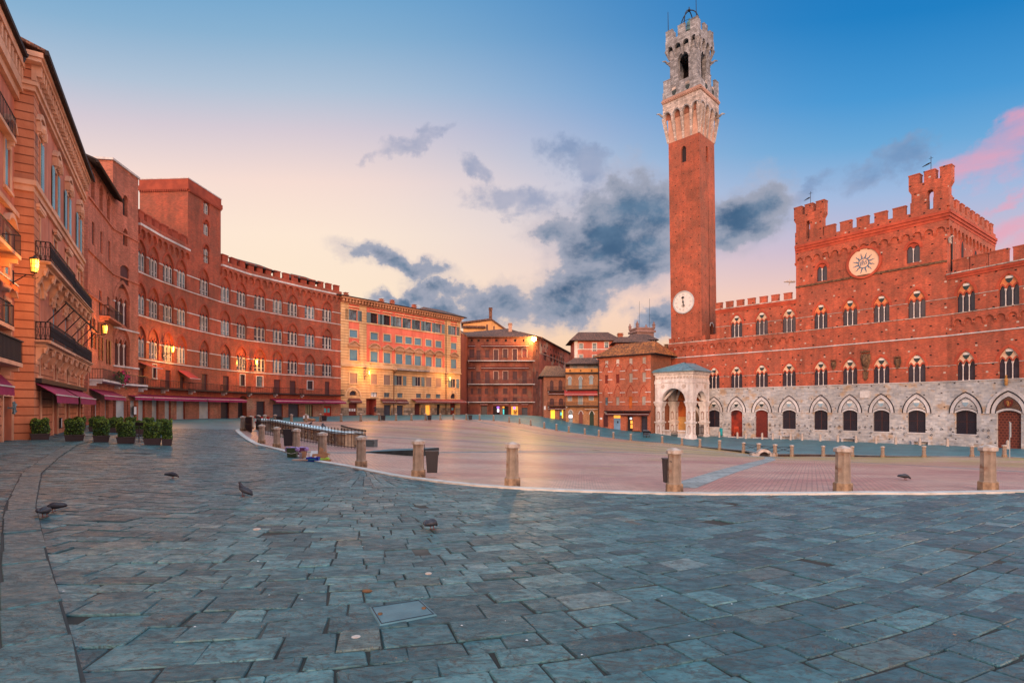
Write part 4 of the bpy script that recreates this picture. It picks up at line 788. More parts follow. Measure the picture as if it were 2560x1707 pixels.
# clock
cs = T.s_(1711.5); cz = T.z_(1711.5, 756); mb = MB(); mb.cyl(T, cs, cz, 2.10, .02, .2, 48, 0); ck = mb.build('clock_face', [m_clock], twr, fix=lean); mb = MB()
for i in range(48):
    P = [(cs+r*math.cos(t_), cz+r*math.sin(t_)) for r in (2.10, 2.38) for t_ in (2*PI*i/48, 2*PI*(i+1)/48)]; mb.prism(T, [P[0], P[1], P[3], P[2]], 0, .27, 0, False)
mb.build('rim', M('clock rim stone', (.42, .44, .45)), ck, fix=lean); mb = MB()
ROM = 'XII I II III IIII V VI VII VIII IX X XI'.split()
for h, num in enumerate(ROM):
    th = PI/2-2*PI*h/12; wds = {'I': .13, 'V': .26, 'X': .26}; tot = sum(wds[c] for c in num); x = -tot/2; R_ = 1.62; 
    def pt(u, v): return (cs+(R_+v)*math.cos(th)+u*math.sin(th), cz+(R_+v)*math.sin(th)-u*math.cos(th))
    for c in num:
        m_ = x+wds[c]/2; L_ = {'I': [((m_, -.2), (m_, .2))], 'V': [((m_-.09, .2), (m_, -.2)), ((m_+.09, .2), (m_, -.2))], 'X': [((m_-.09, .2), (m_+.09, -.2)), ((m_+.09, .2), (m_-.09, -.2))]}[c]
        for p0, p1 in L_:
            (xa, ya), (xb, yb) = pt(*p0), pt(*p1); l = math.hypot(xb-xa, yb-ya); nx_, ny_ = -(yb-ya)/l*.025, (xb-xa)/l*.025; mb.prism(T, [(xa-nx_, ya-ny_), (xb-nx_, yb-ny_), (xb+nx_, yb+ny_), (xa+nx_, ya+ny_)], .2, .215, 0, False)
        x += wds[c]
mb.build('numerals', m_num, ck, fix=lean); mb = MB()
tube2 = lambda pts, r: mb.tube([T.w(cs+x, .3, cz+z) for x, z in pts], r, 5)
tube2([(.05, -1.15), (.02, -.5), (-.02, .1)], [.03, .09, .09]); tube2([(-.02, .1), (-.06, .5), (-.06, .85)], [.16, .07, .07]); mb.blob(T.w(cs-.02, .3, cz+.02), .17, .17, .24, 7, 4)
for x, z, r in ((-.3, .98, .12), (-.06, .92, .16), (.14, 1.0, .13), (-.12, 1.12, .12), (.05, 1.14, .09)): mb.blob(T.w(cs+x, .3, cz+z), r, r*.6, r, 6, 4)
for sg in (-1, 1): tube2([(.03+sg*.2+.15*math.cos(t_), -.72+.15*math.sin(t_)) for t_ in np.linspace(0, 2*PI, 10)], .035)
mb.build('hand', m_iron, ck, fix=lean)
# white corbelled crown
zi, zc1, zp = 61.9+E0, 64.9+E0, 67.3+E0; ov = .78
mb = MB(); a0, a1 = -Wt-ov, ov
for F, s0, s1 in ((T, -Wt, 0), (T2, 0, Wt)):
    mb.rectf(F, s0, s1, z1, zc1, .02, 3)
    n = 4; q = (s1-s0+2*ov)/n
    for i in range(n+1):                     # flaring ribs
        s = s0-ov+q*i; sb = s0+(s1-s0)*i/n; hw = .30 if 0 < i < n else .34
        for x0, x1, y0, y1 in ((sb-hw*.8, sb+hw*.8, s-hw, s+hw),):
            p = [F.w(x0, 0, z1), F.w(x1, 0, z1), F.w(x1, .05, z1), F.w(x0, .05, z1), F.w(y0, 0, zi), F.w(y1, 0, zi), F.w(y1, ov, zi), F.w(y0, ov, zi)]; mb.add(p, [(0, 1, 2, 3), (4, 5, 6, 7), (0, 1, 5, 4), (1, 2, 6, 5), (2, 3, 7, 6), (3, 0, 4, 7)], 0)
    for i in range(n):
        x0 = s0-ov+q*i; x1 = x0+q; A = arc(x0+.32, x1-.32, zi, zi+q/2-.1, 10); mb.prism(F, [(x0, zc1), (x0, zi), (x0+.32, zi)]+A[1:-1]+[(x1-.32, zi), (x1, zi), (x1, zc1)], .0, ov, 0); mb.strip(F, arc(x0+.3, x1-.3, zi, zi+q/2-.1, 10), arc(x0+.12, x1-.12, zi, zi+q/2+.1, 10), ov, ov+.06, 1); mb.rectf(F, x0+.3, x1-.3, zi-.4, zi+q/2+.2, .12, 2)
TB = Frame(T.w(-Wt/2, -Wt/2, 0).x, T.w(-Wt/2, -Wt/2, 0).y, .707, -.707); TB.n = Vector((-.707, -.707, 0))
H_ = Wt/2+ov
mb.box(TB, -Wt/2+.01, Wt/2-.01, -Wt/2+.01, Wt/2-.01, z1, zc1-.01)
mb.build('corbelled_crown', [m_travert, m_tgrey, M('red brown recess brick', (.26, .10, .065)), M('rosy recess stone', (.50, .29, .21), (.40, .22, .16), ns=2)], twr, fix=lean)
mb = MB()
for k, (z, d) in enumerate(((zc1, .12), (zc1+.32, .24), (zc1+.60, .12))): mb.box(TB, -H_-d, H_+d, -H_-d, H_+d, z+.002*k, z+.30)
for F, s0, s1 in ((T, -Wt-ov, ov), (T2, -ov, Wt+ov)):
    for i in range(22): s = s0+(s1-s0)*(i+.5)/22; mb.box(F, s-.1, s+.1, ov+.12, ov+.22, zc1+.06, zc1+.31)
mb.build('dentil_cornice', M('pinkish cornice stone', (.42, .25, .19), (.34, .19, .145), ns=2), twr, fix=lean)
mb = MB(); zq = zp; 
for F, s0, s1 in ((T, -Wt-ov, ov), (T2, -ov, Wt+ov)): mb.rectf(F, s0, s1, zc1+.9, zq, ov, 0)
mb.box(TB, -H_+.005, H_-.005, -H_, H_-.005, zc1+.9, zq); mb.build('parapet', m_tgrey, twr, fix=lean)
for F, s0, s1 in ((T, -Wt-ov, ov), (T2, -ov, Wt+ov)):
    for f in ((.12, .5, .86) if F is T else (.5, .92)):
        if F is T and f > .12: continue
        s = s0+(s1-s0)*f; mb = MB(); mb.box(F, s-.8, s+.8, ov-.5, ov, zq+.001, zq+2.3); mb.box(F, s-.85, s+.85, ov-.55, ov+.05, zq+2.301, zq+2.45); mb.build('merlon', m_tgrey, twr, fix=lean)
    for f in (.32, .68):
        s = s0+(s1-s0)*f; mb = MB(); mb.prism(F, [(s+x*.9, zc1+1.55+y*.9) for x, y in SHIELD], ov, ov+.08, 0); mb.build('shield', m_blk, twr, fix=lean); panel_ = MB(); panel_.box(F, s-.5, s+.4, ov+.002, ov+.05, zc1+2.05+f*.3, zc1+2.7); panel_.build('plaque', m_travert, twr, fix=lean)
# belfry
hb = 3.05; zb1 = 76.2+E0; zo0, zo1 = zq+1.6, 74.8+E0
B1 = Frame(TB.w(-hb, hb, 0).x, TB.w(-hb, hb, 0).y, .707, -.707); B1.n = Vector((-.707, -.707, 0)); q = TB.w(hb, hb, 0); B2 = Frame(q.x, q.y, .707, .707); B2.n = Vector((.707, -.707, 0))
q = TB.w(hb, -hb, 0); B3 = Frame(q.x, q.y, -.707, .707); B3.n = Vector((.707, .707, 0)); q = TB.w(-hb, -hb, 0); B4 = Frame(q.x, q.y, -.707, -.707); B4.n = Vector((-.707, .707, 0))
mb = MB(); L2_ = 2*hb
for F in (B1, B2, B3, B4):
    c = hb; w = 1.2; wall(mb, F, 0, L2_, zq, zb1, [(c-w, c+w, zq+.3, zo1)]); spandrel(mb, F, c-w, c+w, zo1-1.3, zo1, .9, 12); reveal(mb, F, c-w, c+w, zq+.3, zo1-1.3, .9, 0, False); ring(mb, F, c-w, c+w, zo1-1.3, zo1, .28, 0, .07, 0); mb.box(F, c-w, c+w, -.6, -.1, zq+.3, zq+1.9, 0)
    mb.box(F, -.12, .9, -.9, .12, zq, zq+1.6, 0); mb.box(F, L2_-.9, L2_+.0, -.9, .12, zq, zq+2.6, 0)
    wall(mb, F, 0.9, L2_-.9, zq, zb1, [(c-w, c+w, zq+.3, zo1)], 2, -.9)
mb.build('belfry', [m_tgrey, m_tow, m_dark], twr, fix=lean)
ob_ = .62; zk = 78.2+E0; mb = MB()
for F in (B1, B2, B3, B4):
    n = 4; q = (L2_+2*ob_)/n
    for i in range(n):
        x0 = -ob_+q*i; x1 = x0+q; A = arc(x0+.25, x1-.25, zb1, zb1+q/2-.2, 8); mb.prism(F, [(x0, zk), (x0, zb1), (x0+.25, zb1)]+A[1:-1]+[(x1-.25, zb1), (x1, zb1), (x1, zk)], 0, ob_, 0)
    for i in range(n+1):
        s = -ob_+q*i; sb = L2_*i/n; p = [F.w(sb-.2, 0, zb1-1.9), F.w(sb+.2, 0, zb1-1.9), F.w(sb+.2, .04, zb1-1.9), F.w(sb-.2, .04, zb1-1.9), F.w(s-.26, 0, zb1), F.w(s+.26, 0, zb1), F.w(s+.26, ob_, zb1), F.w(s-.26, ob_, zb1)]; mb.add(p, [(4, 5, 6, 7), (0, 1, 5, 4), (1, 2, 6, 5), (2, 3, 7, 6), (3, 0, 4, 7)], 0)
h2 = hb+ob_; mb.box(TB, -h2+.01, h2-.01, -h2+.01, h2-.01, zk-.8, zk-.01); mb.build('upper_crown', m_tgrey, twr, fix=lean)
for F in (B1, B2, B3, B4):
    for f in (.12, .5, .88):
        if F in (B2, B4) and f != .5: continue
        s = -ob_+(L2_+2*ob_)*f; mb = MB(); mb.box(F, s-.78, s+.78, ob_-.5 if f == .5 else ob_-1.5, ob_, zk, zk+2.0); mb.box(F, s-.82, s+.82, ob_-.55, ob_+.05, zk+2.002, zk+2.15); mb.build('merlon', m_tgrey, twr, fix=lean)
mb = MB(); c = TB.w(0, 0, zk)
for ang in (0, PI/2): 
    ax = TB.ex*math.cos(ang)+TB.n*math.sin(ang); mb.tube([c+ax*(2.35*math.cos(t_))+Vector((0, 0, 2.2+4.6*math.sin(t_) if 0 < t_ < PI else 0)) for t_ in np.linspace(0, PI, 17)], .11, 5)
for z_ in (2.2, 3.6): mb.tube([c+(TB.ex*math.cos(t_)+TB.n*math.sin(t_))*2.3*(1 if z_ < 3 else .93)+Vector((0, 0, z_)) for t_ in np.linspace(0, 2*PI, 17)], .05, 4)
mb.tube([c+Vector((0, 0, 6.7)), c+Vector((0, 0, 7.6))], .09, 5); mb.blob(c+Vector((0, 0, 6.9)), .35, .35, .3, 7, 4); mb.build('bell_cage', m_iron, twr, fix=lean)
mb = MB(); mb.lathe(c+Vector((0, 0, 2.2)), [(1.0, 0), (.92, .25), (.72, .8), (.62, 1.7), (.5, 2.2), (.2, 2.5), (.15, 2.9)], 14); mb.build('bell', M('green bronze', (.07, .14, .12), (.05, .08, .08), rough=.5), twr, True, fix=lean)
mb = MB(); q = TB.w(-h2+.5, h2-.4, zk+2.3); mb.tube([q, q+Vector((0, 0, 4.2))], [.08, .05], 5); mb.build('lightning_rod', m_iron, twr, fix=lean); mb = MB(); q = TB.w(h2-.5, h2-.4, zk+2.3); mb.tube([q, q+Vector((0, 0, 4.0))], [.08, .05], 5); mb.build('lightning_rod', m_iron, twr, fix=lean)
for q0, dr, z in ((TB.w(-H_+.1, 0, zi+.5), Vector((-1, .1, 0)), 0), (TB.w(0, -H_+.4, zi+.3), Vector((1, .0, 0)), 0), (TB.w(-hb, -.3, zo1-1.2), Vector((-1, 0, 0)), 0), (TB.w(.6, -hb+.2, zo1-1.1), Vector((1, 0, 0)), 0)):
    pass
for q0, dr in ((TB.w(-H_+.2, H_-.3, zi+.7), -1), (TB.w(H_-.2, -H_+.4, zi+.7), 1), (TB.w(-hb, hb-.2, zo1-.9), -1), (TB.w(hb, -hb+.2, zo1-.9), 1)):
    mb = MB(); x = Vector((dr, 0, 0)); mb.tube([q0, q0+x*.6+Vector((0, 0, -.1)), q0+x*1.1+Vector((0, 0, .35)), q0+x*1.7+Vector((0, 0, .3))], [.3, .26, .2, .08], 6); mb.tube([q0+Vector((0, 0, -.7)), q0+x*.7], [.2, .14], 5); mb.build('gargoyle', m_tgrey, twr, fix=lean)
# ------------------------------------------------------------------ the marble chapel at the foot of the tower
ccx, ccy = .3285*105, 105.
K = Frame(ccx, ccy, .703, -.711); K.n = Vector((-.711, -.703, 0)); K2 = Frame(ccx, ccy, .711, .703); K2.n = Vector((.703, -.711, 0)); Wk, Dk = 8.0, 6.9
q = K.w(-Wk, 0, 0); K4 = Frame(q.x, q.y, .711, .703); K4.n = Vector((-.703, .711, 0))
chap = thing('marble_chapel', 'white marble open chapel with arches and green lead roof at tower foot', 'chapel', K.w(-Wk/2, -Dk/2, -4))
zg_, zcap, zar, zen, zrf = -6.1+E0, 1.5+E0, 4.9+E0, 5.2+E0, 7.5+E0
mb = MB(); mb.box(K, -Wk-.5, .5, -Dk, .5, zg_-1.2, zg_+.45); mb.box(K, -Wk-.9, .9, -Dk, .9, zg_-1.2, zg_+.18); mb.build('plinth', m_white, chap)
def pier(x, d, big=True, w=.68):
    mb = MB()
    for z0, z1, k in ((zg_+.45, zg_+1.0, .14), (zg_+1.0, zg_+3.3, 0), (zg_+3.3, zg_+3.6, .18), (zg_+3.6, zcap-1.0, -.03), (zcap-1.0, zcap-.75, .05), (zcap-.75, zcap-.35, .14), (zcap-.35, zcap, .26)): mb.box(K, x-w-k, x+w+k, d-w-k, d+w+k, z0, z1)
    o = mb.build('pier', m_white, chap); nb = MB()
    for F2, s2, dd in ((K, x, d+w), (K2, -d, x+w)):
        for z0 in (zg_+1.3, zg_+4.0): nb.prism(F2, [(s2-.3, z0), (s2+.3, z0)]+arc(s2-.3, s2+.3, z0+1.3, z0+1.65, 6)[::-1], dd-.02, dd+.012, 0, False); nb.prism(F2, [(s2-.13, z0+.1), (s2+.13, z0+.1), (s2+.17, z0+.9), (s2+.1, z0+1.1), (s2+.09, z0+1.35), (s2-.09, z0+1.35), (s2-.1, z0+1.1), (s2-.17, z0+.9)], dd+.012, dd+.12, 1, False)
    nb.build('statue_niche', [M('niche shade stone', (.36, .24, .2), macro=0), m_white], o); return o
for x, d in ((-.7, -.7), (-Wk+.7, -.7), (-.7, -Dk+.7), (-Wk+.7, -Dk+.7)): pier(x, d)
mb = MB()
for F, a, e, d0 in ((K, -Wk, 0, 0), (K2, 0, Dk, 0), (K4, 0, Dk, 0)):
    A = arc(a+1.45, e-1.45, zcap, zcap+min((e-a-2.9)/2, 3.2), 16); mb.prism(F, [(a, zen), (a, zcap), (a+1.45, zcap)]+A[1:-1]+[(e-1.45, zcap), (e, zcap), (e, zen)], -.9, -.02+.001*len(F.n), 0)
    mb.strip(F, A, arc(a+.95, e-.95, zcap, zcap+min((e-a-2.9)/2, 3.2)+.42, 16), 0, .10, 1)
    for s in (a+.7, e-.7): mb.box(F, s-.62, s+.62, 0., .12, zcap+.002, zen-.25, 1); mb.box(F, s-.74, s+.74, 0., .2, zen-.25, zen-.002, 1)
    for s in (a+1.75, e-1.75): mb.cyl(F, s, zen-.75, .38, 0, .08, 14, 2)
mb.build('arcade', [m_white, m_white, m_bollcap], chap)
mb = MB()
for k, (z0, z1, d) in enumerate(((zen, zen+.45, .12), (zen+.45, zrf-.75, .03), (zrf-.75, zrf-.45, .25), (zrf-.45, zrf-.1, .48))): mb.box(K, -Wk-d, d, -Dk+.0, d, z0+.001*k, z1)
for F, a, e in ((K, -Wk, 0), (K2, 0, Dk-.1)):
    n = int((e-a)/.62)
    for i in range(n):      # carved griffin frieze
        s = a+(e-a)*(i+.5)/n; c = F.w(s, .06, zen+.97); mb.blob(c, .20, .12, .26, 6, 4, 1); mb.tube([c+F.ex*.1, c+F.ex*.26+Vector((0, 0, .22 if i % 2 else -.2))], [.12, .05], 5, 1)
    for i in range(int((e-a)/.25)): s = a+.12+.25*i; mb.box(F, s-.07, s+.07, .25, .34, zrf-.68, zrf-.48)
mb.build('entablature', [m_white, m_bollcap], chap)
mb = MB(); ap = K.w(-Wk*.50, -Dk*.62, 9.3+E0); E_ = [K.w(-Wk-.95, .95, zrf-.1), K.w(.95, .95, zrf-.1), K.w(.95, -Dk, zrf-.1), K.w(-Wk-.95, -Dk, zrf-.1)]; bk = [K.w(-.0-Wk*.4, -Dk, 9.3+E0), K.w(-Wk*.6, -Dk, 9.3+E0)]
mb.add(E_+[ap]+bk, [(0, 1, 4), (1, 2, 5, 4), (3, 0, 4, 6), (4, 5, 6), (0, 1, 2, 3)], 0); dn = Vector((0, 0, -.12)); mb.add(E_+[p+dn for p in E_], [(0, 1, 5, 4), (1, 2, 6, 5), (3, 0, 4, 7), (4, 5, 6, 7)], 0)
for i in range(9): mb.tube([K.w(-Wk-.9+(Wk+1.8)*i/8, .93, zrf-.07), K.w(-Wk-.9+(Wk+1.8)*i/8, .93, zrf-.07).lerp(ap, .97 if i == 4 else .75-.08*abs(i-4))+Vector((0, 0, .03))], .05, 4)
for p in E_[:2]: mb.tube([p+Vector((0, 0, .03)), ap+Vector((0, 0, .03))], .08, 5)
mb.build('roof', m_lead, chap)
mb = MB(); mb.rectf(K, -Wk-.0, 0, zg_+.3, zen, -Dk+.02, 0); mb.rectf(K, -Wk+.0, 0, zg_+.3, -1.6+E0, -Dk+.06, 1); mb.quad(K.w(-Wk, 0, zen), K.w(0, 0, zen), K.w(0, -Dk, zen), K.w(-Wk, -Dk, zen), 0)
A = arc(-4.2, -1.4, -2.2+E0, .9+E0, 12); mb.prism(K, A, -Dk+.07, -Dk+.2, 2, False); mb.prism(K, arc(-3.6, -2.0, -2.2+E0, -.1+E0, 12)+[(-2.0, zg_+.6), (-3.6, zg_+.6)], -Dk+.2, -Dk+.22, 3, False); mb.strip(K, arc(-4.2, -1.4, -2.2+E0, .9+E0, 12), arc(-4.45, -1.15, -2.2+E0, 1.25+E0, 12), -Dk+.06, -Dk+.3, 4)
mb.build('painted_back_wall', [m_fresco, m_gold, m_white, M('dim niche', (.16, .10, .07)), m_iron], chap)
mb = MB()
for i in range(5):      # vault ribs
    pass
for x0, d0, x1, d1 in ((-1.2, -1.2, -Wk+1.2, -Dk+.6), (-Wk+1.2, -1.2, -1.2, -Dk+.6)):
    mb.tube([K.w(x0+(x1-x0)*t_, d0+(d1-d0)*t_, zcap+3.0*math.sin(PI*t_)+.2) for t_ in np.linspace(0, 1, 13)], .26, 6)
mb.build('vault_rib', m_white, chap)
for a, e in ((-Wk+1.5, -4.75), (-3.25, -1.5)):
    mb = MB(); mb.box(K, a, e, -.5, -.2, zg_+.45, zg_+.75); mb.box(K, a, e, -.52, -.18, zg_+1.75, zg_+1.95)
    for i in range(int((e-a)/.2)+1): s = a+.1+i*.2; mb.lathe(K.w(min(s, e-.08), -.35, zg_+.75), [(.06, 0), (.08, .3), (.05, .7), (.07, 1.0)], 6)
    mb.build('balustrade', m_white, chap)
mb = MB()
for F, a, e in ((K2, 1.5, Dk-1.3), (K, -4.7, -3.3)):
    for i in range(int((e-a)/.22)+1): c = F.w(a+.22*i, -.4, zg_+.45); mb.tube([c, c+Vector((0, 0, 2.6 if F is K2 else 1.4))], .03, 4)
    for z in (.5, 1.3)+((2.5,) if F is K2 else ()): mb.tube([F.w(a, -.4, zg_+z), F.w(e, -.4, zg_+z)], .04, 4)
mb.build('iron_gate', m_iron, chap); mb = MB(); mb.tube([K.w(-Wk+1.2, -.5, zcap+.1), K.w(-1.2, -.5, zcap+.1)], .05, 4); mb.tube([K2.w(1.2, -.5, zcap+.1), K2.w(Dk-1.2, -.5, zcap+.1)], .05, 4); mb.build('tie_rod', m_iron, chap)

# ------------------------------------------------------------------ pair of plaster palaces at the near end of the curved row
def shutters_closed(b, F, r, mat, trim, jm, tw=.16, name='window'):
    return rwin(b, F, r, mat, trim, tw, .08, jm, louv=True, name=name)
Fa = Frame(-24.5, 28, -.5196, .8544); Ft = 17.5
pal = thing('salmon_palace', 'salmon plaster palace with blue shutters and two long iron balconies', 'palace', (-28, 33, 0))
zR = lambda px, py: Fa.z_(px, py)
z_cor = 16.9+E0+1.65-1.65
H = []
cols = (93.6, 137, 167, 195)
for i, px in enumerate(cols):
    s = Fa.s_(px); top = (237, 339, 418, 472)[i]; bot = (383, 455, 505, 545)[i]
    zt, zb_ = 14.55+E0-.2, 11.85+E0
    # top floor: arched hood, shutters folded open
    r = (s-.55, s+.55, zb_, zt); H.append(r); o = rwin(pal, Fa, r, M('warm pale blind', (.42, .24, .17), macro=0), m_l1t, .16, .2, m_l1, shut=m_bluesh, sw=.62, sill=True)
    mb = MB(); mb.strip(Fa, arc(s-.75, s+.75, zt+.62, zt+1.0, 10), arc(s-.92, s+.92, zt+.66, zt+1.25, 10), 0, .26, 0); mb.prism(Fa, arc(s-.4, s+.4, zt+.35, zt+.85, 8)+[(s+.25, zt+.2), (s-.25, zt+.2)], 0, .16, 0); mb.blob(Fa.w(s, .2, zt+.5), .2, .2, .28, 7, 4)
    for sg in (-1, 1): mb.prism(Fa, [(s+sg*.62, zt+.12), (s+sg*.78, zt+.12), (s+sg*.82, zt+.62), (s+sg*.6, zt+.62)], 0, .3, 0); mb.tube([Fa.w(s+sg*.4, .1, zt+.3), Fa.w(s+sg*.62, .14, zt+.2), Fa.w(s+sg*.66, .1, zt-.05)], [.12, .1, .05], 5)
    mb.build('window_hood', m_l1t, pal)
    # third floor: closed blue shutters under a straight hood
    r = (s-.5, s+.5, 8.3+E0, 10.2+E0); H.append(r); shutters_closed(pal, Fa, r, m_bluesh, m_l1t, m_l1); mb = MB(); mb.box(Fa, s-.85, s+.85, .06, .24, 10.5+E0, 10.68+E0); mb.box(Fa, s-.75, s+.75, .06, .22, 10.38+E0, 10.498+E0); mb.build('window_hood', m_l1t, pal)
    # first floor: tall arched french window
    r = (s-.55, s+.55, 3.85+E0, 6.5+E0); H.append(r); awin(pal, Fa, r, 2.65-.55, m_bluesh, m_l1, m_l1t, .2, .12, louv=True); ring_ = MB(); ring(ring_, Fa, s-.78, s+.78, 6.0+E0, 6.78+E0, .16, 0, .16); ring_.build('window_hood', m_l1t, pal)
    # mezzanine and shop door
    r = (s-.38, s+.38, 1.75+E0, 2.75+E0); H.append(r); rwin(pal, Fa, r, m_dark, m_l1t, .14, .3, m_l1)
    r = (s-.62, s+.62, -2.6+E0, .9+E0); H.append(r); o = MB(); reveal(o, Fa, *r, .55); o.box(Fa, r[0]-.2, r[0], 0, .06, r[2], r[3]+.1, 1); o.box(Fa, r[1], r[1]+.2, 0, .06, r[2], r[3]+.1, 1); d_ = o.build('door', [m_l1, m_l1t], pal); p = MB(); p.rectf(Fa, r[0], r[1], r[2], -.32+E0, -.5); p.build('door_leaf', M('iron grille door', (.07, .04, .03), rough=.6, brick=(.12, .12, .02, (.16, .09, .06), .2), macro=0), d_); p = MB(); p.box(Fa, r[0]+.02, r[1]-.02, -.5, -.3, -.3+E0, r[3]-.02); p.build('transom', m_planter, d_)
z_b = 3.3+E0; ztop = 17.9+E0
mb = MB(); zc = 18.2+E0; gz = -3.5+E0
wall(mb, Fa, 1.15, Ft-.9, z_b, zc, H, 0); wall(mb, Fa, 1.15, Ft-.9, gz, z_b, H, 1)
for a, e in ((0, 1.15), (Ft-.9, Ft)): mb.box(Fa, a, e, -.02, .10, gz, zc, 1)
Fs = Frame(-24.5, 28, -.8544, -.5196, (0, 0)); Fs.n = Vector((.5196, -.8544, 0)); wall(mb, Fs, -.05, .95, gz, zc-.2, (), 1, .001); mb.rectf(Fa, 0, Ft, gz, zc+1.2, -14, 0); q = Fa.w(Ft, 0, 0); mb.quad(Fa.w(Ft, .1, gz), Fa.w(Ft, -14, gz), Fa.w(Ft, -14, zc+1.2), Fa.w(Ft, .1, zc+1.2), 0)
mb.box(Fa, -.04, 1.22, -.3, .18, gz, -.72+E0-.9+0, 2)
mb.build('wall', [m_l1, m_l1r, m_l1t], pal)
def wrapband(z0, z1, d, name='cornice', m=m_l1t): mb = MB(); mb.box(Fa, -d, Ft, 0, d, z0, z1); mb.box(Fs, .0, .95, .0, d, z0, z1); return mb.build(name, m, pal)
wrapband(11.35+E0, 11.6+E0, .22); wrapband(11.05+E0, 11.35+E0, .12); wrapband(16.15+E0, 16.4+E0, .18); wrapband(16.4+E0, 16.6+E0, .28); wrapband(17.55+E0, 17.75+E0, .46); wrapband(17.75+E0, 18.0+E0, .55); wrapband(-2.6+E0+.0, -1.55+E0-.6, .2, 'plinth')
for i in range(30): mb = MB(); s = .1+i*.59; mb.prism(Fa, [(s-.13, 16.75+E0), (s+.13, 16.75+E0), (s+.13, 17.54+E0), (s-.13, 17.54+E0)], .0, .20, 0); mb.prism(Fa, [(s-.12, 17.0+E0), (s+.12, 17.0+E0), (s+.12, 17.54+E0), (s-.12, 17.54+E0)], .20, .40, 0); mb.build('cornice_bracket', m_l1t, pal)
mb = MB(); mb.add([Fa.w(-.6, .68, 18.02+E0), Fa.w(Ft+.1, .68, 18.02+E0), Fa.w(Ft+.1, -6, 20.2+E0), Fa.w(-.95, -6, 20.2+E0)]+[Fa.w(-.6, .68, 18.1+E0), Fa.w(Ft+.1, .68, 18.1+E0), Fa.w(Ft+.1, -6, 20.4+E0), Fa.w(-.95, -6, 20.4+E0)], [(0, 1, 2, 3), (4, 5, 6, 7), (0, 1, 5, 4), (0, 3, 7, 4), (1, 2, 6, 5)], 0)
mb.box(Fa, -.65, Ft+.1, .64, .78, 17.9+E0, 18.14+E0, 1)
for i in range(60): c = Fa.w(-.55+i*.305, .66, 18.12+E0); mb.tube([c, Fa.w(-.55+i*.305, -3, 19.35+E0)], .09, 5, 0)
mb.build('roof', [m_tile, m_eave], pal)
def scroll_rail(mb, A, B, h, n, r=.016):
    A, B = Vector(A), Vector(B); up = Vector((0, 0, 1)); mb.tube([A+up*h, B+up*h], .03, 5); mb.tube([A+up*.06, B+up*.06], .02, 4); L = (B-A).length; ex = (B-A).normalized(); q = L/n
    for i in range(n+1): p = A.lerp(B, i/n); mb.tube([p, p+up*h], r, 4)
    for i in range(n):
        c = A+ex*(q*(i+.5))
        for z, sg in ((h*.25, 1), (h*.75, -1)):
            for sd_ in (-1, 1): mb.tube([c+ex*(sd_*(q*.24+q*.17*(1-t_)*math.cos(5.5*t_)))+up*(z+sg*q*.25*(1-t_*.6)*math.sin(5.5*t_)) for t_ in np.linspace(0, .9, 8)], r*.8, 3)
        mb.tube([c-ex*q*.4+up*.08, c+up*h*.5, c+ex*q*.4+up*(h-.03)], r*.8, 3); mb.tube([c+ex*q*.4+up*.08, c+up*h*.5, c-ex*q*.4+up*(h-.03)], r*.8, 3)
def console(mb, F, s, z, d, h, w=.2):
    P = [(.0, 0), (d, 0), (d, -.12), (d*.86, -.3*h), (d*.62, -.34*h), (d*.45, -.55*h), (d*.2, -.72*h), (d*.18, -.95*h), (0, -h)]
    A = [F.w(s-w, a, z+b) for a, b in P]; B = [F.w(s+w, a, z+b) for a, b in P]; n = len(P); mb.add(A+B, [tuple(range(n)), tuple(range(n, 2*n))[::-1]]+[(i, (i+1) % n, n+(i+1) % n, n+i) for i in range(n)])
    for sg in (-w*1.05, w*1.05): mb.blob(F.w(s+sg, d*.78, z-.22*h), .09, .09, .16, 6, 4); mb.blob(F.w(s+sg, d*.22, z-.75*h), .07, .07, .13, 6, 4)
for zf_, dep, nm, hr in ((7.65+E0, .62, 'upper', 1.0), (3.55+E0, .62, 'lower', .95)):
    s1 = Ft+.0; brk = 8.4
    mb = MB(); mb.box(Fa, .25, s1, .1, dep, zf_-.14, zf_); mb.box(Fa, .15, s1+.05, .1, dep+.1, zf_-.07, zf_-.002); mb.box(Fa, .35, s1-.1, .1, dep-.1, zf_-.30, zf_-.142); mb.box(Fa, .2, brk, dep, dep+.12, zf_-.14, zf_+.0)
    sl = mb.build('balcony', m_l1t, pal); r = MB(); d2 = dep+.08
    scroll_rail(r, Fa.w(.28, .12, zf_), Fa.w(.28, d2, zf_), hr, 3); scroll_rail(r, Fa.w(.28, d2, zf_), Fa.w(brk, d2, zf_), hr, 24); scroll_rail(r, Fa.w(brk, d2, zf_), Fa.w(brk, dep-.05, zf_), hr, 1); scroll_rail(r, Fa.w(brk, dep-.05, zf_), Fa.w(s1, dep-.05, zf_), hr, 27); r.build('railing', m_iron, sl)
    for i in range(9): mb = MB(); console(mb, Fa, .6+i*(s1-1.0)/8, zf_-.3, dep-.05, 1.35 if zf_ > 6 else 1.1); mb.build('console', m_l1t, sl)
    for i in range(16): pass
awning(pal, Fa, .35, 7.6, 1.35+E0, .72+E0, .95, m_awn, .42); awning(pal, Fa, 8.6, 16.5, 1.35+E0, .72+E0, .95, m_awn, .42)
awn_bar = MB(); awn_bar.box(Fa, .3, 16.8, .1, .35, 1.36+E0, 1.6+E0); awn_bar.build('awning_box', m_iron, pal)
mb = MB(); s0 = Fa.s_(97); mb.tube([Fa.w(3.0, .95, 6.05+E0), Fa.w(Ft, .95, 6.05+E0)], .06, 5)
for i in range(6): s = 3.4+i*2.7; mb.tube([Fa.w(s, .08, 4.9+E0), Fa.w(s, .95, 6.05+E0)], .03, 4)
mb.build('awning_frame', m_iron, pal)
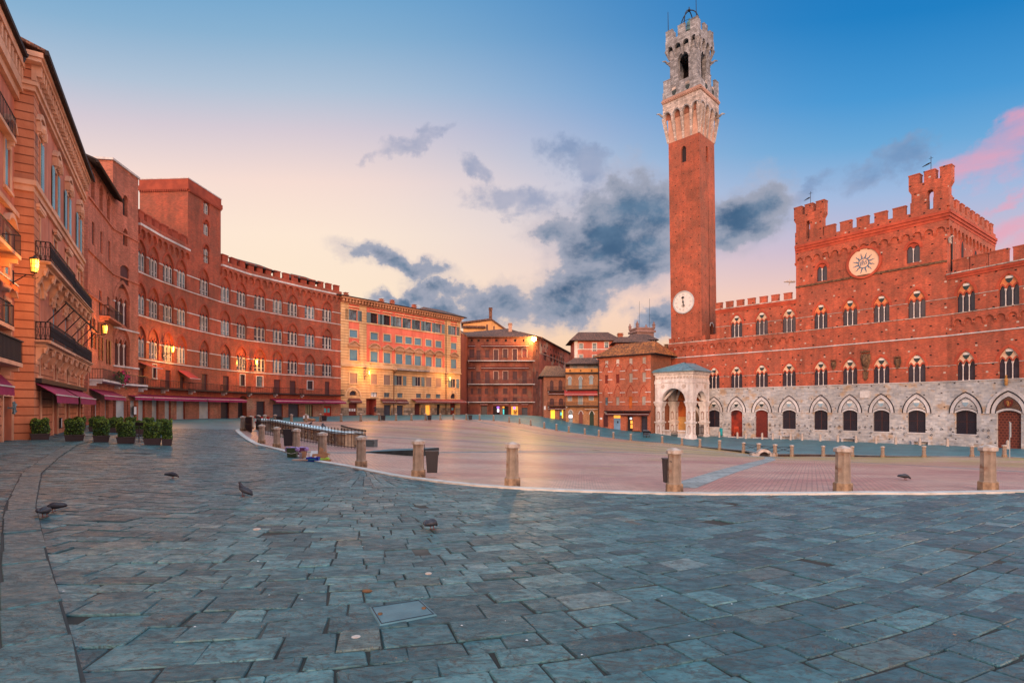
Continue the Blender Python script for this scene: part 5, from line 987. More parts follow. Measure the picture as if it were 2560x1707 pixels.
mb = MB(); s = Fa.s_(147); mb.box(Fa, s-.16, s+.16, .05, .14, -1.2+E0, -.55+E0, 0); mb.rectf(Fa, s-.12, s+.12, -1.15+E0, -.6+E0, .145, 1); mb.build('menu_case', [m_iron, m_paper], pal)
mb = MB(); c = Fs.w(.80, .14, 0); mb.tube([c+Vector((0, 0, 2.3+E0)), c+Vector((0, 0, 16.8+E0))], .075, 7); mb.tube([c+Vector((0, 0, 16.8+E0)), Fs.w(.3, .35, 17.4+E0), Fs.w(.05, .5, 17.8+E0)], .08, 6); mb.build('drainpipe', M('grey blue pipe', (.06, .07, .10), rough=.5), pal)
# nearer palace, only its end is in view
q = Fs.w(.66, 0, 0); Fn = Frame(q.x, q.y, .5196, -.8544); Fn.n = Vector((.8544, .5196, 0)) if Vector((.8544, .5196, 0)).dot(Vector((1, 0, 0))) > 0 else Vector((-.8544, -.5196, 0))
nea = thing('orange_palace', 'orange plaster palace end with awnings and dark iron balconies', 'palace', (-23, 22, 0)); H = []
Lz = 34.
for k, s in enumerate((1.35, 4.6, 7.9, 11, 14.3, 17.6, 20.9, 24.2, 27.5, 30.8)):
    for z0, z1 in ((10.6+E0, 13.3+E0), (6.4+E0, 8.6+E0), (3.0+E0, 5.2+E0)):
        r = (s-.55, s+.55, z0, z1); H.append(r); shutters_closed(nea, Fn, r, m_bluesh, m_l1t, m_l1)
        mb = MB(); mb.strip(Fn, arc(s-.75, s+.75, z1+.3, z1+.62, 10), arc(s-.9, s+.9, z1+.3, z1+.85, 10), 0, .25, 0); mb.build('window_hood', m_l1t, nea)
    r = (s-.8, s+.8, -2.5+E0, .6+E0); H.append(r); rwin(nea, Fn, r, m_dark, m_l1t, .2, .4, m_l1, name='door')
mb = MB(); wall(mb, Fn, -.05, Lz, -3.5+E0, 3.0+E0, H, 1); wall(mb, Fn, -.05, Lz, 3.0+E0, 18.4+E0, H, 0); mb.rectf(Fn, -.05, Lz, -3.5+E0, 18+E0, -12, 0); mb.quad(Fn.w(Lz, 0, -3.5+E0), Fn.w(Lz, -12, -3.5+E0), Fn.w(Lz, -12, 18+E0), Fn.w(Lz, 0, 18+E0), 0); mb.build('wall', [m_l1, m_l1r], nea)
for z0, z1, d in ((9.6, 9.85, .2), (15.6, 16.0, .2), (16.0, 16.5, .35), (17.2, 17.6, .42)): mb = MB(); mb.box(Fn, 0, Lz, 0, d, z0+E0, z1+E0); mb.build('cornice', m_l1t, nea)
for i in range(54): mb = MB(); s = .2+i*.62; mb.box(Fn, s-.14, s+.14, 0, .36, 16.52+E0, 17.18+E0); mb.build('cornice_bracket', m_l1t, nea)
mb = MB(); mb.add([Fn.w(-.3, .5, 17.62+E0), Fn.w(Lz, .5, 17.62+E0), Fn.w(Lz, -6, 20+E0), Fn.w(-.3, -6, 20+E0)], [(0, 1, 2, 3)], 0); mb.box(Fn, -.25, Lz, .46, .6, 17.6+E0, 17.8+E0, 1); mb.build('roof', [m_tile, m_eave], nea)
for z, dep, cl in ((13.1, .32, 0), (7.2, .7, 0), (3.85, .45, 0), (2.15, .75, 1)):
    sl = balcony(nea, Fn, 2.3 if z < 10 else 1.2, 9.5, z+E0, dep, m_l1t, 1.0, 1.4, rn=34)
    if cl: mb = MB(); mb.box(Fn, 2.3, 9.5, dep-.08, dep-.06, z+E0, z+1.0+E0); mb.box(Fn, 2.3, 2.33, .1, dep-.08, z+E0, z+1.0+E0); mb.box(Fn, 2.25, 9.5, dep-.15, dep+.03, z+1.0+E0, z+1.06+E0); mb.build('balcony_panel', m_planter, sl)
awning(nea, Fn, 2.4, 7.5, 6.3+E0, 5.75+E0, .6, M('orange awning cloth', (.55, .13, .03), macro=.05), .3); awning(nea, Fn, 2.6, 8, 1.55+E0, 1.0+E0, .5, m_awn, .4)
mb = MB(); c = Fn.w(1.3, .25, .05+E0)
for r_ in (.12, .22, .32): mb.tube([c+Fn.ex*(r_*math.cos(t_))+Vector((0, 0, r_*math.sin(t_))) for t_ in np.linspace(0, 2*PI, 15)], .012, 4)
for k in range(5): mb.tube([c, c+Fn.ex*.3*math.cos(k*1.257)+Vector((0, 0, .3*math.sin(k*1.257)))], [.03, .07], 4)
mb.tube([c, c-Fn.n*.25], .04, 5); mb.build('wall_fan', m_greysh, nea)

# ------------------------------------------------------------------ pink brick house with the open loggia under black eaves
b2 = thing('loggia_house', 'pink brick corner house with open arches under black eaves and tall tower', 'house', (-40, 53, 0))
GA = Frame(-36.3, 47, -.429, .903); gl = 9.4; q = GA.w(gl, 0, 0); GB = Frame(q.x, q.y, -.116, .993); gb = 4.6
HA, HB = [], []
zt_ = 21.0+E0
def zA(px, py): return GA.z_(px, py)
for px in (232, 252.5, 271):
    s = GA.s_(px); r = (s-.62, s+.62, 18.4+E0, 20.8+E0); HA.append(r); awin(b2, GA, r, 1.8, m_dark, m_l2, m_l2, .25, .5)
for px in (233, 253.5, 273.5):
    s = GA.s_(px); r = (s-.42, s+.42, 14.5+E0, 16.5+E0); HA.append(r); rwin(b2, GA, r, m_brown, None, 0, .12, m_l2, louv=True)
for px, y0, y1 in ((251, 727, 787), (271, 743, 795)): s, z1 = GA.sz(px, y0); z0 = GA.z_(px, y1); r = (s-.5, s+.5, z0, z1); HA.append(r); rwin(b2, GA, r, m_brown, None, 0, .1, m_l2, louv=True)
for px, y0, y1 in ((230, 795, 822), (249, 808, 835), (233, 832, 870), (251, 842, 900), (270, 850, 910)):
    s, z1 = GA.sz(px, y0); z0 = GA.z_(px, y1); r = (s-.4, s+.4, z0, z1); HA.append(r); rwin(b2, GA, r, m_dark, None, 0, .2, m_l2, shut=m_brown, sw=.42)
for px, z0, z1, hs, w in ((313, 20.2+E0, 22.4+E0, 1.7, .85), (313, 17.1+E0, 18.9+E0, 1.35, .75)): s = GB.s_(px); r = (s-w/2, s+w/2, z0, z1); HB.append(r); awin(b2, GB, r, hs, m_dark, m_l2, m_l2, .2, .3)
s = GB.s_(311.5); r = (s-.75, s+.75, 12.6+E0, 15.0+E0); HB.append(r); awin(b2, GB, r, 2.1, m_brown, m_l2, m_l2, .2, .1, louv=True)
s = GB.s_(306); HB.append(gothic(b2, GB, s, 8.4+E0, 2.6, 2.6, 4.6, 3, m_l2, m_l2, m_l2, m_brown, shd=False, ringw=.3)); HB.append(gothic(b2, GB, s, 4.5+E0, 2.6, 2.2, 4.0, 3, m_l2, m_l2, m_l2, m_brown, shd=False, ringw=.3))
DA = []
for px in (222, 243, 267): s = GA.s_(px); r = (s-.75, s+.75, -2.6+E0, .9+E0); DA.append(r); rwin(b2, GA, r, m_roll, None, 0, .25, m_l2, name='shop_shutter', louv=True)
for px, w in ((303, 1.6), (333, .9)): s = GB.s_(px); r = (s-w/2-.1, s+w/2+.1, -2.6+E0, .9+E0); DA.append(r); rwin(b2, GB, r, m_roll, None, 0, .25, m_l2, name='shop_shutter', louv=True)
mb = MB(); wall(mb, GA, 0, gl, -3+E0, 21.6+E0, HA+DA); wall(mb, GB, 0, gb, -3+E0, 25.1+E0, HB+DA); mb.quad(GA.w(0, 0, -3+E0), GA.w(0, -6, -3+E0), GA.w(0, -6, 21.6+E0), GA.w(0, 0, 21.6+E0)); mb.rectf(GA, 0, gl, -3, 21.6+E0, -6)
mb.quad(GB.w(0, 0, 20+E0), GB.w(0, -5.5, 20+E0), GB.w(0, -5.5, 25.1+E0), GB.w(0, 0, 25.1+E0)); mb.quad(GB.w(gb, 0, -3), GB.w(gb, -5.5, -3), GB.w(gb, -5.5, 25.1+E0), GB.w(gb, 0, 25.1+E0)); mb.rectf(GB, 0, gb, 0, 25.1+E0, -5.5); mb.build('wall', m_l2, b2)
mb = MB(); mb.box(GB, -.2, gb+.12, -5.6, .15, 25.1+E0, 25.3+E0); mb.build('coping', m_stone2, b2)
for F, a, e, z in ((GA, 0, gl, 18.15), (GA, 0, gl, 13.55), (GB, 0, gb, 18.15), (GB, 0, gb, 13.55), (GA, 0, gl, 9.8)): band(b2, F, a, e, z+E0, z+.16+E0, .12, m_l2)
band(b2, GB, 0, GB.s_(306)-1.3, 8.4+2.5+E0, 8.4+2.62+E0, .1, m_stone2); band(b2, GB, 0, gb, 8.2+E0, 8.36+E0, .12, m_stone2); band(b2, GB, 0, gb, 4.3+E0, 4.46+E0, .12, m_stone2)
mb = MB(); A_ = [GA.w(-.6, .75, 21.15+E0), GA.w(gl+.5, .75, 21.15+E0), GA.w(gl+.5, -2.5, 22.3+E0), GA.w(-.6, -2.5, 22.3+E0)]; up = Vector((0, 0, .16)); mb.add(A_+[p+up for p in A_], [(0, 1, 2, 3), (0, 1, 5, 4), (1, 2, 6, 5), (3, 0, 4, 7)], 1); mb.add([p+up for p in A_], [(0, 1, 2, 3)], 0)
for i in range(21): s = -.4+i*.5; mb.tube([GA.w(s, .7, 21.08+E0), GA.w(s, -.1, 21.5+E0)], .07, 4, 1)
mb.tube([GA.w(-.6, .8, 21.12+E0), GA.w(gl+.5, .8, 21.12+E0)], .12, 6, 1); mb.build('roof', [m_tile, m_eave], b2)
balcony(b2, GA, GA.s_(248), gl+.4, GA.z_(262, 797), .8, m_l2, 1.0, 1.2)
sl = balcony(b2, GA, .5, gl+.3, 2.6+E0, 1.0, m_stone2, .9, 1.1); balcony(b2, GB, .2, gb, 2.6+E0, 1.0, m_stone2, .9, 1.1)
awning(b2, GA, .3, 4.6, 1.75+E0, 1.15+E0, 1.1, m_awn, .35); awning(b2, GA, 4.8, gl, 1.75+E0, 1.15+E0, 1.1, m_awn, .35)
fl = thing('flower_box', 'planting of magenta flowers spilling over balcony rail above burgundy awning', 'flowers', GA.w(gl-1.2, 1.0, 2.6+E0)); mb = MB(); lb = MB()
for i in range(900):
    s = gl-2.6+random.random()*3.6; c = GA.w(s, .95+random.gauss(0, .16), 2.75+E0+random.gauss(.35, .26)*(1 if s > gl-1.9 else .8)); a = Vector((random.gauss(0, 1), random.gauss(0, 1), random.gauss(0, 1))).normalized()*.08; b_ = a.orthogonal().normalized()*.07; (mb if random.random() < (.7 if s > gl-1.7 else .12) else lb).quad(c-a-b_, c+a-b_, c+a+b_, c-a+b_)
mb.build('blossom', m_flower, fl); lb.build('foliage', m_leaf, fl); mb = MB(); mb.box(GA, gl-2.6, gl+.9, .82, 1.1, 2.62+E0, 2.85+E0); mb.build('trough', m_planter, fl)

# ------------------------------------------------------------------ long curved red brick palace
san = thing('curved_palace', 'long curved red brick gothic palace with battlements and square tower', 'palace', (-40, 80, 0))
SP = [(344, 61.2), (401, 65.9), (470, 71.6), (552, 78.8), (617, 84), (682, 88.2), (749, 92.8), (852, 100)]
SP = [((px-CX)/FP*D, D, px) for px, D in SP]; SEG = []
for (x0, y0, p0), (x1, y1, p1) in zip(SP, SP[1:]): F = Frame(x0, y0, x1-x0, y1-y0); SEG.append((F, math.hypot(x1-x0, y1-y0), p0, p1))
def seg(px):
    for S in SEG:
        if px < S[3]: return S
    return SEG[-1]
HS = {id(S[0]): [] for S in SEG}
wc = (352, 385, 420.7, 454.5, 511, 563, 604, 650, 693, 732, 775, 818)
for i, px in enumerate(wc):
    F = seg(px)[0]; s = F.s_(px)
    for k, z0 in enumerate((5.7, 10.55, 15.4)):
        lightp = ((i*7+k*5+i*i) % 5) < 2; HS[id(F)].append(gothic(san, F, s, z0+.1+E0, 2.1, 1.95, 3.55, 3, m_san, m_sanrim, m_san, (m_pane if lightp else m_glass), m_frame, False, .22, .25, .04, True, .55))
F = seg(515)[0]; s = F.s_(516)
for z0, h in ((20.4, 2.3), (24.2, 1.9), (27.1, 1.9)): HS[id(F)].append(gothic(san, F, s, z0+E0-.4, 1.25, h-.5, h+.25, 2, m_san, m_sanrim, m_sanrim, m_pane, m_frame, False, .2, .25, .05, True))
# mezzanine doors and windows above the balcony
for px, y0, y1, w, kind in ((354, 920, 967, 1.1, 'b'), (386, 911, 945, .8, 'g'), (420.5, 925, 969, 1.1, 'b'), (455.5, 942, 970, .9, 'b'), (511.5, 935, 978, 1.2, 'b'), (565, 940, 978, 1.2, 'b'), (606, 936, 964, 1.0, 'g'), (649, 941, 966, 1.1, 'c'), (693, 949, 985, 1.2, 'b'), (732, 952, 985, 1.2, 'b'), (775, 952, 973, 1.1, 'g'), (818, 954, 986, 1.0, 'b')):
    F = seg(px)[0]; s = F.s_(px); r = (s-w/2, s+w/2, 2.5+E0 if kind == 'b' else F.z_(px, y1), F.z_(px, y0)); HS[id(F)].append(r); rwin(san, F, r, {'b': m_brown, 'g': m_gridg, 'c': m_pane}[kind], m_stone2 if kind != 'b' else None, .1, .15, m_san, louv=kind == 'b', name='window' if kind != 'b' else 'balcony_door')
# shops
for p0, p1, zt, m in ((344, 362, 1.05, m_roll), (380, 396, 1.05, m_roll), (412, 427, 1.05, m_roll), (441.5, 463, 1.05, m_roll), (498, 524, 1.05, m_roll), (551, 573, 1.05, m_gridg), (641, 662, 1.2, m_gridg), (678, 707, .75, m_rolld), (721, 747, .75, m_rolld), (763, 782, .7, M('pale green shop door', (.24, .22, .13), brick=(.45, 3, .1, (.05, .045, .03), .1))), (810, 828, .5, m_red)):
    F = seg((p0+p1)/2)[0]; r = (F.s_(p0), F.s_(p1), -2.6+E0, zt+E0); HS[id(F)].append(r); rwin(san, F, r, m, None, 0, .25, m_san, name='shop_shutter' if m in (m_roll, m_rolld) else 'shop_door', louv=m in (m_roll, m_rolld))
    if m is m_red:
        for f in (.1, .58): panel(san, F, (r[0]+(r[1]-r[0])*f, r[0]+(r[1]-r[0])*(f+.32), -.2-.45+E0, .15+E0), -.24, m_cyan, 'door_glass', .03)
F = seg(607)[0]; r = (F.s_(595), F.s_(620), -2.6+E0, 2.0+E0); HS[id(F)].append(r); awin(san, F, r, 3.6, m_dark, m_san, m_sanrim, .25, 1.0, 'passage')
mb = MB(); zS = 19.2+E0; zP = 21.0+E0
for i, (F, L, p0, p1) in enumerate(SEG):
    wall(mb, F, 0, L, 1.6+E0, 30.0+E0 if i == 2 else zP, HS[id(F)], 0); wall(mb, F, 0, L, -3.5+E0, 1.6+E0, HS[id(F)], 1); mb.quad(F.w(0, 0, zP), F.w(L, 0, zP), F.w(L, -9, zP), F.w(0, -9, zP)); mb.rectf(F, 0, L, -3, zP, -9)
F, L = SEG[2][:2]; FT = Frame(F.o.x, F.o.y, 1, 0); 
mb.quad(F.w(0, 0, zP-1), F.w(0, -6.6, zP-1), F.w(0, -6.6, 30+E0), F.w(0, 0, 30+E0)); mb.quad(F.w(L, 0, zP-1), F.w(L, -6.6, zP-1), F.w(L, -6.6, 30+E0), F.w(L, 0, 30+E0)); mb.rectf(F, 0, L, zP-1, 30+E0, -6.6); mb.build('wall', [m_san, M('worn shop front brick', (.36, .13, .085), (.25, .10, .07), brick=BR, bump=.2, streak=.3, stain=((.30, .20, .14), .35, .8))], san)
mb = MB(); mb.box(F, -.18, L+.18, -6.75, .18, 28.6+E0, 29.2+E0); mb.box(F, -.05, L+.05, -6.65, .05, 29.2+E0, 30.0+E0, 0); mb.box(F, -.1, L+.1, -6.7, .1, 30+E0, 30.14+E0, 1)
for i in range(30): s = L*(i+.5)/30; mb.box(F, s-.07, s+.07, 0, .18, 28.35+E0, 28.598+E0)
ws = Frame(F.w(0, 0, 0).x, F.w(0, 0, 0).y, -F.n.x, -F.n.y); ws.n = -F.ex
for i in range(26): s = 6.6*(i+.5)/26; mb.box(ws, s-.07, s+.07, 0, .18, 28.35+E0, 28.598+E0)
mb.build('tower_cornice', [m_sanrim, m_stone2], san)
for i, (F, L, p0, p1) in enumerate(SEG):
    if i != 2:
        scallop(san, F, 0, L, 19.5+E0, 20.5+E0, max(4, int(L/1.05)), .28, m_san, pw=.1); band(san, F, 0, L, 20.5+E0, 20.75+E0, .36, m_stone2, 'cornice'); band(san, F, 0, L, 20.75+E0, 21.25+E0, .28, m_san, 'parapet'); n = max(2, round(L/1.75)); merlons(san, F, [L*(k+.5)/n for k in range(n)], 21.25+E0, 22.35+E0, L/n*.62, m_sanrim, .45)
    hs = sorted(HS[id(F)])
    for z in (5.55, 10.4, 15.25, 7.6, 12.45, 17.3):
        x = 0.
        for q in [h for h in hs if h[2] < z+E0 < h[3]]+[(L, L, 0, 0)]:
            if q[0] > x+.05: band(san, F, x, q[0], z+E0, z+.13+E0, .1, m_stone2)
            x = q[1]
    balcony(san, F, 0 if i else .1, L-.02, 2.5+E0, 1.0, m_iron, .9, 1.75, None, m_stone2, .14, max(4, int(L/.32)), .45)
for p0, p1 in ((300, 346), (349, 400), (403, 447), (448, 490), (494, 548), (552, 596), (674, 796), (799, 852)):
    F, L = seg(max((p0+p1)/2, 345))[:2]; a, e = F.s_(p0), F.s_(p1); awning(san, F, a, e, 1.62+E0, 1.25+E0, 1.5, m_awn, .3)
F = seg(350)[0]; awning(san, F, F.s_(345), F.s_(370), 5.2+E0, 4.6+E0, 1.6, m_awr, .05); F = seg(455)[0]; awning(san, F, F.s_(443), F.s_(470), 4.9+E0, 3.85+E0, 1.6, m_awr, .08)
mb = MB(); F = seg(338)[0]; mb.box(GB, GB.s_(335)-.3, GB.s_(335)+.3, .02, .12, -.65+E0, .3+E0, 0); mb.rectf(GB, GB.s_(335)-.24, GB.s_(335)+.24, -.58+E0, .23+E0, .125, 1); mb.build('menu_case', [m_iron, m_paper], b2)
# roofs peeping over the battlements
for p0, p1, z in ((600, 690, 23.0), (735, 800, 22.9)): F, L = seg((p0+p1)/2)[:2]; hip(san, F, F.s_(p0), F.s_(p1), 5, z-.8+E0, 1.1, .1)
# ------------------------------------------------------------------ coral and cream palace
Y = Frame((851-CX)/FP*100, 100, 1120, 1373); yL = Y.s_(1150.5)
ye = thing('coral_palace', 'coral and cream plaster palace with blue shutters and carved window pediments', 'palace', Y.w(yL/2, -2, 0)); HY_ = []
yz = lambda y, px=935.4: Y.z_(px, y)
px6 = lambda x: 830+x/4.48
py6 = lambda y: 710+y/4.48
bays = [(240, 1)]+[(x, 0) for x in (472, 617, 752, 857, 962, 1083, 1192)]+[(1362, 1)]
zt1, zt0 = yz(py6(328)), yz(py6(442)); zs1, zs0 = yz(py6(546)), yz(py6(625)); zp1, zp0 = yz(py6(757)), yz(py6(892)); zm1, zm0 = yz(py6(1010)), yz(py6(1122)); zq1, zq0 = yz(py6(1212)), yz(py6(1264)); zbal = yz(py6(938))
for i, (x, side_) in enumerate(bays):
    s = Y.s_(px6(x)); w = .85 if x not in (752, 857, 962) else .8
    r = (s-w, s+w, zt0, zt1); HY_.append(r); dark_ = x in (472, 617); rwin(ye, Y, r, m_dark if dark_ else m_pane, m_cream, .16, .3, m_coral, frame=m_brown if dark_ else m_greysh, shut=m_greysh, sw=.95 if x not in (752, 857, 962) else .8, head=1)
    mb = MB(); mb.box(Y, s-w-.3, s+w+.3, .0, .3, zt1+.45, zt1+.6); mb.build('window_head', m_cream, ye)
    r = (s-.85, s+.85, zs0, zs1); HY_.append(r); shutters_closed(ye, Y, r, m_bluesh if 0 else M('blue grey louvred shutter', (.12, .27, .36), (.10, .23, .31), rough=.6, stripes=(.16, (.06, .12, .17))), m_cream, m_coral, .17)
    r = (s-.85, s+.85, zp0, zp1); HY_.append(r); shutters_closed(ye, Y, r, MATS['blue grey louvred shutter'], m_cream, m_coral, .2)
    z0 = zp1+.55; mb = MB(); hw = 1.3
    mb.box(Y, s-hw, s+hw, 0, .45, z0, z0+.16); mb.box(Y, s-hw+.25, s+hw-.25, 0, .2, zp1+.21, z0-.002)
    if side_ or x in (617, 857, 1083): mb.prism(Y, [(s-hw, z0+.162), (s+hw, z0+.162), (s, z0+.95)], 0, .22, 0); mb.prism(Y, [(s-hw, z0+.2), (s, z0+.95), (s, z0+1.14), (s-hw-.1, z0+.34)], 0, .45, 0); mb.prism(Y, [(s+hw, z0+.2), (s, z0+.95), (s, z0+1.14), (s+hw+.1, z0+.34)], 0, .45, 0)
    else: A = arc(s-hw, s+hw, z0+.162, z0+.85, 12); mb.prism(Y, A, 0, .22, 0); mb.strip(Y, A, arc(s-hw-.08, s+hw+.08, z0+.25, z0+1.05, 12), 0, .45, 0)
    mb.build('pediment', M('tan stone trim', (.50, .29, .17), (.40, .22, .13), ns=2), ye)
for x, kind in ((240, 'c'), (472, 'c'), (617, 'c'), (757, 'o'), (965, 'o'), (1083, 'c'), (1193, 'c'), (1360, 'o')):
    s = Y.s_(px6(x)); w = .78; r = (s-w, s+w, zm0, zm1); HY_.append(r)
    if kind == 'c': shutters_closed(ye, Y, r, M('faded pinkish shutter', (.30, .21, .17), (.26, .18, .15), stripes=(.16, (.13, .09, .08))), m_cream, m_creamr, .2)
    else: rwin(ye, Y, r, m_glass, m_cream, .16, .25, m_creamr, frame=m_frame, shut=m_greysh, sw=.9)
for x, c in ((472, m_paper), (614, m_pane), (762, m_pane), (970, m_pane), (1080, m_pane), (1190, m_pane)):
    s = Y.s_(px6(x)); r = (s-.72, s+.72, zq0, zq1); HY_.append(r); rwin(ye, Y, r, c, m_cream, .16, .22, m_creamr, frame=m_greysh)
for x, z0, z1, w in ((237, 1192, 1245, .75), (1357, 1225, 1282, .75)):
    s = Y.s_(px6(x)); r = (s-w, s+w, Y.z_(px6(x), py6(z1)), Y.z_(px6(x), py6(z0))); HY_.append(r); awin(ye, Y, r, (r[3]-r[2])*.45, m_glass, m_creamr, m_cream, .3, .3); ring__ = MB(); ring(ring__, Y, s-1.5, s+1.5, r[2]-.2, r[3]+.4, .3, 0, .12); ring__.build('arch_moulding', m_cream, ye)
gz = -3+E0; yd = lambda x, y: Y.z_(px6(x), py6(y))
for x0, x1, y1, m, nm in ((188, 280, 1328, m_door, 'door'), (383, 496, 1284, None, 'passage'), (583, 660, 1352, m_rolld, 'shop_shutter'), (727, 800, 1358, m_rolld, 'shop_shutter'), (925, 992, 1338, M('dark red shop door', (.10, .02, .02)), 'shop_door'), (1048, 1102, 1356, m_lit, 'lit_doorway'), (1175, 1213, 1345, m_dark, 'shop_door'), (1325, 1382, 1335, m_door, 'shop_door')):
    a, e = Y.s_(px6(x0)), Y.s_(px6(x1)); r = (a, e, gz, yd((x0+x1)/2, y1)); HY_.append(r)
    if m: o = rwin(ye, Y, r, m, None, 0, .3, m_creamr, name=nm)
    else:
        mb = MB(); reveal(mb, Y, *r, 2.2, 0); mb.rectf(Y, a, e, gz, r[3], -2.2, 0); mb.build('passage', M('red passage plaster', (.42, .085, .06)), ye)
for f in (.12, .42, .70): a, e = Y.s_(px6(188)), Y.s_(px6(280)); panel(ye, Y, (a+(e-a)*f, a+(e-a)*(f+.2), yd(237, 1424), yd(237, 1395)), -.29, m_paper, 'door_notice', .03)
panel(ye, Y, (Y.s_(px6(1348)), Y.s_(px6(1368)), yd(1357, 1410), yd(1357, 1385)), -.29, m_cyan, 'door_notice', .03)
panel(ye, Y, (Y.s_(px6(585)), Y.s_(px6(657)), yd(620, 1351), yd(620, 1326)), -.2, M('orange shop sign', (.55, .16, .03)), 'sign_board', .1); panel(ye, Y, (Y.s_(px6(729)), Y.s_(px6(798)), yd(762, 1357), yd(762, 1333)), -.2, M('ochre shop sign', (.40, .22, .05)), 'sign_board', .1)
mb = MB(); ztop = Y.z_(851, 742)+.1; zq_ = zbal-.0; pl = [(0, Y.s_(px6(184))), (Y.s_(px6(303)), Y.s_(px6(383))), (Y.s_(px6(1260)), Y.s_(px6(1326))), (Y.s_(px6(1398)), yL)]
wall(mb, Y, 0, yL, zq_, ztop, HY_, 0); wall(mb, Y, 0, yL, 1.9, zq_, HY_, 1); wall(mb, Y, 0, yL, gz, 1.9, HY_, 2); shell_block(mb, Y, 0, yL, 12, gz, ztop, 0)
mb.build('wall', [m_coral, m_creamr, M('patched stone footing', (.36, .27, .19), (.24, .18, .14), brick=(.8, .45, .03, (.16, .11, .08), .5), ns=2, streak=.3)], ye)
for a, e in pl: mb = MB(); mb.box(Y, a, e, 0, .1, zq_, ztop-1.0); mb.build('pilaster', m_creamr, ye)
for z0, z1, d in ((zbal-.1, zbal+.1, .4), (zbal+.1, zbal+.95, .12), (zbal+.95, zbal+1.08, .2), (zt0-.28, zt0-.06, .15)): mb = MB(); mb.box(Y, -.0, yL+.05, .1 if d > .3 else 0, d, z0, z1); mb.build('string_course', m_cream, ye)
mb = MB(); mb.box(Y, 0, yL, 0, .3, ztop-1.1, ztop-.9); mb.box(Y, -.2, yL+.3, 0, .85, ztop-.3, ztop); 
for i in range(46): s = yL*(i+.5)/46; mb.box(Y, s-.16, s+.16, 0, .7, ztop-.85, ztop-.32)
mb.build('cornice', M('tan cornice', (.46, .22, .12), (.36, .17, .09), ns=2), ye)
hip(ye, Y, -.2, yL-7, 12, ztop+.15, 1.6, 1.0); hip(ye, Y, yL-8.5, yL+.1, 9, ztop+.17, 1.9, 1.05)
for x, y, h in ((278, 88, 1.2), (677, 178, 1.4), (798, 175, 1.9), (1042, 240, 1.7)): chimney(ye, Y, Y.s_(px6(x)), -3.5, ztop+.6, ztop+.75+h*.38, .7)
balcony(ye, Y, Y.s_(px6(680)), Y.s_(px6(1050)), zbal+.1, 1.3, m_travert, .95, 2.1, M('stone balusters', (.40, .30, .24)), m_arms, .25, 34, .7)
awd = M('dark red awning', (.20, .035, .035), macro=.1)
for x0, x1, y, o_, m in ((178, 310, 1283, .8, m_awd), (538, 690, 1290, .8, m_awd), (703, 836, 1294, .7, m_awd), (880, 1045, 1288, 1.7, awd), (1048, 1310, 1290, 1.8, awd), (1285, 1450, 1292, 1.7, awd)): a, e = Y.s_(px6(x0)), Y.s_(px6(x1)); z = yd((x0+x1)/2, y); awning(ye, Y, a, e, z, z-.55, o_, m, .3)
mb = MB(); s = Y.s_(px6(690)); mb.tube([Y.w(s, .1, 0), Y.w(s, .1, zbal-.5)], .09, 5); s = Y.s_(px6(1272)); mb.tube([Y.w(s, .15, 0), Y.w(s, .15, ztop-1)], .09, 5); mb.build('drainpipe', m_arms, ye)

# ------------------------------------------------------------------ buildings closing the far side
def simple_house(name, label, cat, F, L, dep, z1, wmat, jobs, roof=None, gz=-4.5+E0, wall_extra=None, left=True, right=True):
    b = thing(name, label, cat, F.w(L/2, -dep/2, 0)); H = []
    for j in jobs: H.append(j(b))
    mb = MB(); wall(mb, F, 0, L, gz, z1, [h for h in H if h]); shell_block(mb, F, 0, L, dep, gz, z1, 0, True, left, right); mb.build('wall', wmat, b); return b
P5 = lambda x, y: (1130+x/5.228, 760+y/5.228)
P2 = lambda x, y: (1350+x/4.9, 790+y/4.9)
def R_(F, P, x0, y0, x1, y1): (a, b_), (c, d_) = P(x0, y0), P(x1, y1); return F.rect(a, b_, c, d_)
RF = Frame(*[(1169.5-CX)/FP*135, 135], 1, .005); rl_ = RF.s_(1332)
jobs = []; win = lambda F, P, x0, y0, x1, y1, m, **k: (lambda b: rwin(b, F, R_(F, P, x0, y0, x1, y1), m, k.get('trim'), k.get('tw', .18), k.get('dep', .2), k.get('jm', m_dred), louv=k.get('louv', False), name=k.get('name', 'window'), sill=False))
tr = M('pinkish grey stone trim', (.42, .26, .21), ns=2)
for x0, y0, x1, y1, t_, m in ((320, 603, 372, 740, 0, m_brown), (435, 600, 487, 700, 0, m_brown), (548, 597, 603, 740, 1, m_brown), (668, 590, 725, 700, 1, m_brown), (795, 590, 850, 738, 1, m_brown), (920, 583, 977, 697, 1, m_door), (228, 590, 290, 700, 0, m_brown), (1098, 600, 1120, 700, 0, m_brown)): jobs.append(win(RF, P5, x0, y0, x1, y1, m, trim=tr if t_ else None, louv=True))
for x0, x1, y0, y1 in ((318, 372, 884, 990), (432, 490, 884, 1040), (548, 602, 882, 990), (668, 727, 880, 990), (795, 852, 880, 988), (920, 977, 875, 1040), (246, 276, 880, 1035), (1100, 1125, 880, 1040)): jobs.append(win(RF, P5, x0, y0, x1, y1, m_brown, trim=tr if x0 in (668, 548) else None, louv=True))
for x0, x1 in ((335, 382), (430, 474), (548, 602), (668, 725), (795, 852), (920, 977), (247, 277), (1100, 1125)): jobs.append(win(RF, P5, x0, 1102, x1, 1176, m_brown, louv=True))
for x0, x1 in ((245, 270), (333, 362), (450, 480), (564, 596), (688, 718), (810, 838), (925, 945)): jobs.append(win(RF, P5, x0, 460, x1, 492, m_dark))
for x0, x1, y0, y1 in ((345, 380, 1215, 1270), (560, 600, 1228, 1270), (672, 724, 1224, 1272), (795, 852, 1224, 1272)): jobs.append(win(RF, P5, x0, y0, x1, y1, m_brown))
